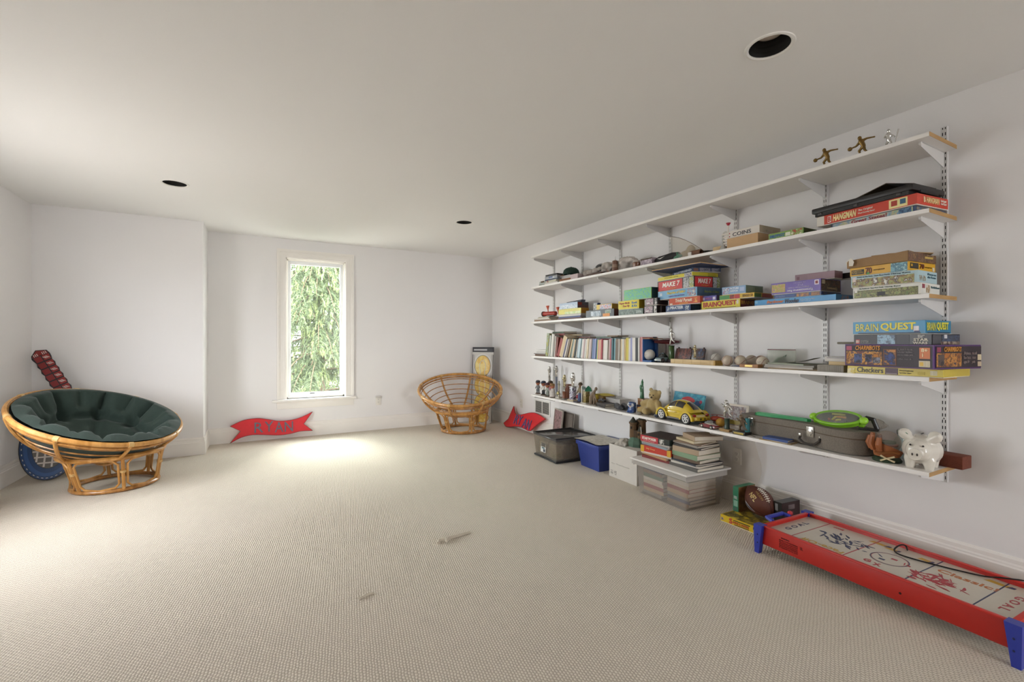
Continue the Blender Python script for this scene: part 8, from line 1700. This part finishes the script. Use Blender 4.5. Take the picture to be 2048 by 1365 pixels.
# football
t = thing('football', 'brown leather football with white laces lettered NFL', 'football', (2.845, 1.84, zt), 0, rot=(0, 0, 0))
Rm = Matrix.Translation((0, 0, 0.083)) @ Matrix.Rotation(R(38), 4, 'X') @ Matrix.Rotation(R(-8), 4, 'Z')
prof = [(0.083 * math.cos(k / 12 * PI - PI / 2) ** 0.85 if 0 < k < 12 else 0.0, -0.122 + 0.244 * k / 12) for k in range(13)]
t.location.z = zt + 0.012
FB = P('#5c2f20', 0.55, var=0.15, vs=60, bump=0.45, bs=420)
Rz = Rm @ Matrix.Rotation(-PI / 2, 4, 'X')
B().lathe(prof, 32, Rz).obj('leather', FB, t)
def fs(lon, s, up=0.0):      # point on the ball: s along -1..1, lon around (0 = towards -x)
    q = 0.083 * math.cos(s * PI / 2) ** 0.85 + up
    return Rm @ Vector((-q * math.cos(lon), s * 0.122, q * math.sin(lon)))
for lon in (R(75), R(165), R(-15), R(-105)): B().tube([fs(lon, -0.93 + 1.86 * k / 20, 0.0004) for k in range(21)], 0.0012, 5).obj('seam', P('#3a1d14', 0.7), t)
for k in range(8): B().tube([fs(R(75) + R(d), -0.36 + 0.72 * k / 7, 0.0016) for d in (-11, -4, 4, 11)], 0.0026, 6).obj('lace', P('#d9d2c4', 0.6), t)
B().tube([fs(R(75), -0.45 + 0.9 * k / 10, 0.003) for k in range(11)], 0.0022, 6).obj('lace_spine', P('#d9d2c4', 0.6), t)
def on_ball(txt, lon0, lon1, s0, s1, mat, bold):
    me, x0_, x1_, y0_, y1_ = text_mesh(txt, bold, 0.0); m2 = me.copy(); m2.materials.clear(); m2.materials.append(mat)
    for v in m2.vertices:
        fx = (v.co.x - x0_) / (x1_ - x0_); fy = (v.co.y - y0_) / (y1_ - y0_)
        v.co = fs(lon0 + (lon1 - lon0) * fy, s0 + (s1 - s0) * fx, 0.0010 if v.co.z > 0 else 0.0001)
    o = D.objects.new('lettering', m2); COL.objects.link(o); o.parent = t
on_ball('NFL', R(14), R(36), 0.36, -0.12, P('#d0b878', 0.4, 0.3), 0.02); on_ball('WILSON', R(46), R(56), 0.30, -0.26, P('#a88c50', 0.4, 0.3), 0.0)
b = B(); bird = spline([(0.30, -0.50, 1), (0.16, -0.38), (-0.02, -0.34), (-0.28, -0.40), (-0.44, -0.52, 1), (-0.22, -0.60), (0.02, -0.66), (0.2, -0.62)], 4)
def ballpatch(pts, nm, mat, up):
    b = B(); cx_ = sum(p[0] for p in pts) / len(pts); cy_ = sum(p[1] for p in pts) / len(pts); c0 = b.bm.verts.new(fs(cy_, cx_, up)); vs = [b.bm.verts.new(fs(p[1], p[0], up)) for p in pts]; mid = [b.bm.verts.new(fs((p[1] + cy_) / 2, (p[0] + cx_) / 2, up)) for p in pts]
    for k in range(len(pts)):
        q = (k + 1) % len(pts); b.bm.faces.new((c0, mid[k], mid[q])); b.bm.faces.new((mid[k], vs[k], vs[q], mid[q]))
    return b.obj(nm, mat, t)
ballpatch(bird, 'team_emblem', P('#b9bcc0', 0.5), 0.0006); ballpatch([(x * .82 - 0.01, -0.49 + (y + 0.49) * .55) for x, y in bird], 'emblem_inner', P('#22304a', 0.5), 0.0011); ballpatch([(0.16 + .03 * math.cos(a), -0.47 + .03 * math.sin(a)) for a in [k * PI / 5 for k in range(10)]], 'emblem_eye', P('#8fa0b0', 0.5), 0.0015)
b = carton('media_box', 'black boxed set standing right of the football', 'box', (2.935, 1.715), zt, 0.055, 0.165, 0.125, R(-6), '#222320', end='#2a1518', top='#33312f', lid=False); prints(b, [('f', 'P', 0.15, 0.55, 0.5, 0.9, '#8a8a88'), ('e', 'P', 0.35, 0.62, 0.7, 0.85, '#6a5c5c'), ('e', 'P', 0.4, 0.3, 0.62, 0.5, '#7a2a34'), ('e', 'P', 0.05, 0.05, 0.95, 0.25, '#1f1114')])

# ------------------------------------------------------------------ tabletop hockey game
t = thing('hockey_table', 'long red tabletop hockey game with blue legs on the carpet', 'hockey table', (2.655, 1.075, 0), R(-2.2))
HL, HD, H0, H1 = 0.985, 0.42, 0.052, 0.150
REDH = P('#b3241a', 0.4, var=0.06); BLUH = P('#2b3aa0', 0.4)
for s in (-1, 1):
    B().span((s * (HD / 2) - 0.006, -HL / 2, H0), (s * (HD / 2) + 0.006, HL / 2, H1), 0.001).obj('long_side', REDH, t)
    B().span((-HD / 2 + 0.006, s * HL / 2 - 0.006, H0), (HD / 2 - 0.006, s * HL / 2 + 0.006, H1), 0.001).obj('end_side', REDH, t)
    B().span((s * (HD / 2) - 0.012, -HL / 2, H1), (s * (HD / 2) + 0.008, HL / 2, H1 + 0.007), 0.002).obj('rail', P('#c22a20', 0.35), t)
    B().span((-HD / 2 + 0.012, s * HL / 2 - 0.012, H1), (HD / 2 - 0.012, s * HL / 2 + 0.008, H1 + 0.007), 0.002).obj('rail', P('#c22a20', 0.35), t)
B().span((-HD / 2 + 0.006, -HL / 2 + 0.006, 0.128), (HD / 2 - 0.006, HL / 2 - 0.006, 0.134)).obj('playfield', P('#c9c2b4', 0.3, var=0.04), t, ang=0)
B().span((-HD / 2 + 0.006, -HL / 2 + 0.006, H0 + 0.002), (HD / 2 - 0.006, HL / 2 - 0.006, H0 + 0.006)).obj('bottom_board', P('#8a7050', 0.8), t, ang=0)
for sx in (-1, 1):
    for sy in (-1, 1):
        b = B(); x_, y_ = sx * HD / 2, sy * HL / 2
        m = Matrix.Translation((x_ + sx * 0.012, y_ + sy * 0.012, 0))
        top = [(-0.016, -0.016), (0.016, -0.016), (0.016, 0.016), (-0.016, 0.016)]
        ta = [b.bm.verts.new(m @ Vector((p[0] * 1.5 - sx * 0.004, p[1] * 1.5 - sy * 0.004, H1 + 0.008))) for p in top]; bo = [b.bm.verts.new(m @ Vector((p[0] * 0.8 + sx * 0.004, p[1] * 0.8 + sy * 0.004, 0))) for p in top]
        b.bm.faces.new(ta); b.bm.faces.new(bo)
        for k in range(4): b.bm.faces.new((ta[k], ta[(k + 1) % 4], bo[(k + 1) % 4], bo[k]))
        l = b.obj('leg', BLUH, t, ang=0)
        for q in (0.06, 0.105): B().sph((x_ + sx * 0.030 * (1 if q > .08 else .95), y_ + sy * 0.010, q), 0.0045, (1, 1, 1), 8, 6).obj('leg_screw', P('#1d2450', 0.5), l)
B().tube([(-0.10, HL / 2 + 0.012, 0.150), (-0.09, HL / 2 + 0.055, 0.158), (0.05, HL / 2 + 0.055, 0.158), (0.06, HL / 2 + 0.012, 0.150)], 0.012, 8).obj('goal_guard', BLUH, t); B().sph((0.075, HL / 2 + 0.025, 0.165), 0.014).obj('score_knob', P('#b5303a', 0.4), t)
for s, y_ in ((1, 0.0), (1, -0.02)): B().cyl((-HD / 2 - 0.0055, -0.15 + y_ * 0, 0.09), (-HD / 2 - 0.0075, -0.15, 0.09), 0.005, None, 10).obj('side_hole', P('#3a0f0c', 0.6), t)
# print on the playfield: u runs to the near end (-y), v runs to the wall (+x)
FF = frame(Vector((-HD / 2 + 0.008, HL / 2 - 0.008, 0.134)), (0, -1, 0), (1, 0, 0)); FL, FWd = HL - 0.016, HD - 0.016
NAVY = P('#2c3458', 0.4); RP = P('#a8303a', 0.4); YP = P('#c29a3c', 0.4); GP_ = P('#4a5044', 0.4)
for x_, m in ((0.125, RP), (0.385, RP), (0.645, NAVY), (0.875, NAVY)): panel(t, FF, x_ * FL - 0.0025, 0.0, x_ * FL + 0.0025, FWd, m, 'line', 0.0005)
def oring(cx_, cy_, r_, w_, m):
    b = B(); n_ = 40
    for k in range(n_):
        a, c_ = 2 * PI * k / n_, 2 * PI * (k + 1) / n_
        q = [FF @ Vector((cx_ + rr_ * math.cos(g), cy_ + rr_ * math.sin(g), 0.0006)) for g, rr_ in ((a, r_), (c_, r_), (c_, r_ - w_), (a, r_ - w_))]
        b.bm.faces.new([b.bm.verts.new(p) for p in q])
    b.obj('centre_circle', m, t, ang=0, weld=True, norm=False)
oring(0.515 * FL, FWd / 2, 0.075, 0.004, NAVY); oring(0.515 * FL, FWd / 2, 0.070, 0.002, RP)
def rtext(s, x_, y_, w_, h_, ang, m, bold=0.02, shear=0.0):
    f = FF @ Matrix.Translation((x_, y_, 0)) @ Matrix.Rotation(ang, 4, 'Z')
    lettering(t, s, f, -w_ / 2, -h_ / 2, w_ / 2, h_ / 2, m, bold, shear, th=0.0004)
rtext('G O A L', 0.055 * FL, FWd * 0.5, 0.19, 0.030, PI / 2, NAVY); rtext('G O A L', 0.945 * FL, FWd * 0.5, 0.19, 0.030, -PI / 2, RP)
rtext('Face-Off', 0.27 * FL, FWd * 0.17, 0.20, 0.040, PI, YP, 0.02); rtext('Classic!', 0.775 * FL, FWd * 0.70, 0.20, 0.040, 0, P('#b5672c', 0.4), 0.02)
rtext('HOME', 0.19 * FL, FWd * 0.92, 0.05, 0.016, 0, RP); rtext('AWAY', 0.90 * FL, FWd * 0.08, 0.05, 0.016, 0, NAVY)
rr = random.Random(31)
def scribble(cx_, cy_, w_, h_, m, n_, nm):
    for k in range(n_):
        a = rr.gauss(0, 0.7); x_, y_ = cx_ + rr.gauss(0, w_ * .26), cy_ + rr.gauss(0, h_ * .24); l_, s_ = rr.uniform(.008, .034), rr.uniform(.003, .011)
        pts = spline([(-l_, 0, 1), (-l_ * .3, s_ * rr.uniform(.4, 1)), (l_ * .4, s_ * rr.uniform(.2, 1)), (l_, rr.uniform(-.3, .3) * s_, 1), (l_ * .2, -s_ * rr.uniform(.2, .8)), (-l_ * .4, -s_ * rr.uniform(.1, .7))], 3)
        f = FF @ Matrix.Translation((x_, y_, 0)) @ Matrix.Rotation(a - 0.35, 4, 'Z'); patch(t, f, pts, m, nm, 0.0005 + 0.00003 * k)
scribble(0.30 * FL, 0.56 * FWd, 0.20, 0.13, NAVY, 46, 'blue_player_print'); scribble(0.71 * FL, 0.40 * FWd, 0.20, 0.13, RP, 46, 'red_player_print')
for (x_, y_, w_) in ((0.465, 0.84, 0.03), (0.60, 0.86, 0.028), (0.40, 0.88, 0.045), (0.855, 0.90, 0.045), (0.475, 0.08, 0.03), (0.56, 0.08, 0.03), (0.62, 0.07, 0.028), (0.70, 0.07, 0.03), (0.78, 0.08, 0.035), (0.36, 0.05, 0.03)):
    patch(t, FF, [(x_ * FL - w_, y_ * FWd - 0.012), (x_ * FL + w_ * .6, y_ * FWd - 0.016), (x_ * FL + w_, y_ * FWd + 0.006), (x_ * FL - w_ * .7, y_ * FWd + 0.014)], YP, 'gold_flash', 0.0004); patch(t, FF, [(x_ * FL + w_ * .55, y_ * FWd - 0.016), (x_ * FL + w_ * 1.1, y_ * FWd - 0.010), (x_ * FL + w_ * 1.15, y_ * FWd + 0.008), (x_ * FL + w_ * .8, y_ * FWd + 0.010)], NAVY, 'blue_flash', 0.0006)
for dx_, dy_, m in ((-0.018, -0.03, NAVY), (0.012, 0.018, RP)): panel(t, FF, 0.515 * FL + dx_ - 0.012, FWd / 2 + dy_ - 0.008, 0.515 * FL + dx_ + 0.012, FWd / 2 + dy_ + 0.008, m, 'goal_mark', 0.0006)
for x_, y_, s in ((0.47, 0.24, 'G'), (0.515, 0.22, 'X')): rtext(s, x_ * FL, y_ * FWd, 0.03, 0.035, 0.3, RP, 0.04)
SF = frame(Vector((-HD / 2 - 0.0062, HL / 2, H0)), (0, -1, 0), (0, 0, 1)); DK = P('#5a100c', 0.5)
lettering(t, 'WARNING', SF, 0.11, 0.070, 0.155, 0.078, DK, 0.03)
for k in range(5): lettering(t, ['ELECTRIC TOY NOT RECOMMENDED', 'FOR CHILDREN UNDER 8 YEARS', 'OF AGE AS WITH ALL ELECTRIC', 'PRODUCTS PRECAUTIONS SHOULD', 'BE OBSERVED 120 VAC 60 HZ'][k], SF, 0.10, 0.058 - 0.0095 * k, 0.20, 0.064 - 0.0095 * k, DK, 0.0)
lettering(t, 'UL', SF, 0.212, 0.050, 0.226, 0.066, DK, 0.02)
# black power cord: over the rail, across the field and away along the wall
wp = lambda u, v, zz_: FF_world @ Vector((u, v, zz_))
FF_world = Matrix.Translation(t.location) @ Matrix.Rotation(R(-2.2), 4, 'Z') @ FF
pts = [(0.50, FWd - 0.035, 0.010), (0.485, FWd - 0.012, 0.020), (0.470, FWd - 0.018, 0.022), (0.462, FWd - 0.05, 0.014), (0.468, FWd - 0.085, 0.006), (0.50, FWd - 0.11, 0.005), (0.56, FWd - 0.105, 0.005), (0.63, FWd - 0.085, 0.005), (0.70, FWd - 0.06, 0.005), (0.78, FWd - 0.03, 0.008), (0.85, FWd - 0.005, 0.024), (0.92, FWd + 0.03, 0.020), (1.05, FWd + 0.06, -0.06), (1.25, FWd + 0.05, -0.128), (1.5, FWd + 0.06, -0.129)]
def dense(p, n_=5):
    o = []
    for i in range(len(p) - 1):
        a, b_, c_, d_ = Vector(p[max(i - 1, 0)]), Vector(p[i]), Vector(p[i + 1]), Vector(p[min(i + 2, len(p) - 1)])
        for k in range(n_):
            f = k / n_; o.append(0.5 * ((2 * b_) + (c_ - a) * f + (2 * a - 5 * b_ + 4 * c_ - d_) * f * f + (3 * b_ - a - 3 * c_ + d_) * f ** 3))
    return o + [Vector(p[-1])]
tag(B().tube([wp(*p) for p in dense(pts)], 0.0036, 6).obj('power_cord', P('#171615', 0.5), None), 'black power cord looping over the hockey table', 'cord')
# carpet lint
def lint(label, pts, r, nm='carpet_lint'):
    t = tag(B().tube(dense(pts, 4), r, 7).obj(nm, P('#c9bfae', 0.95, var=0.1, bump=0.4), None), label, 'lint')
    return t
lint('white twist of carpet yarn lying on the carpet', [(0.905, 2.545, 0.008), (0.925, 2.575, 0.014), (0.955, 2.560, 0.018), (0.950, 2.535, 0.012), (0.970, 2.560, 0.016), (1.00, 2.578, 0.010), (1.06, 2.590, 0.007), (1.128, 2.602, 0.005)], 0.0085)
lint('tiny tuft of carpet yarn nearer the camera', [(0.39, 2.175, 0.004), (0.42, 2.185, 0.008), (0.46, 2.195, 0.004)], 0.005)
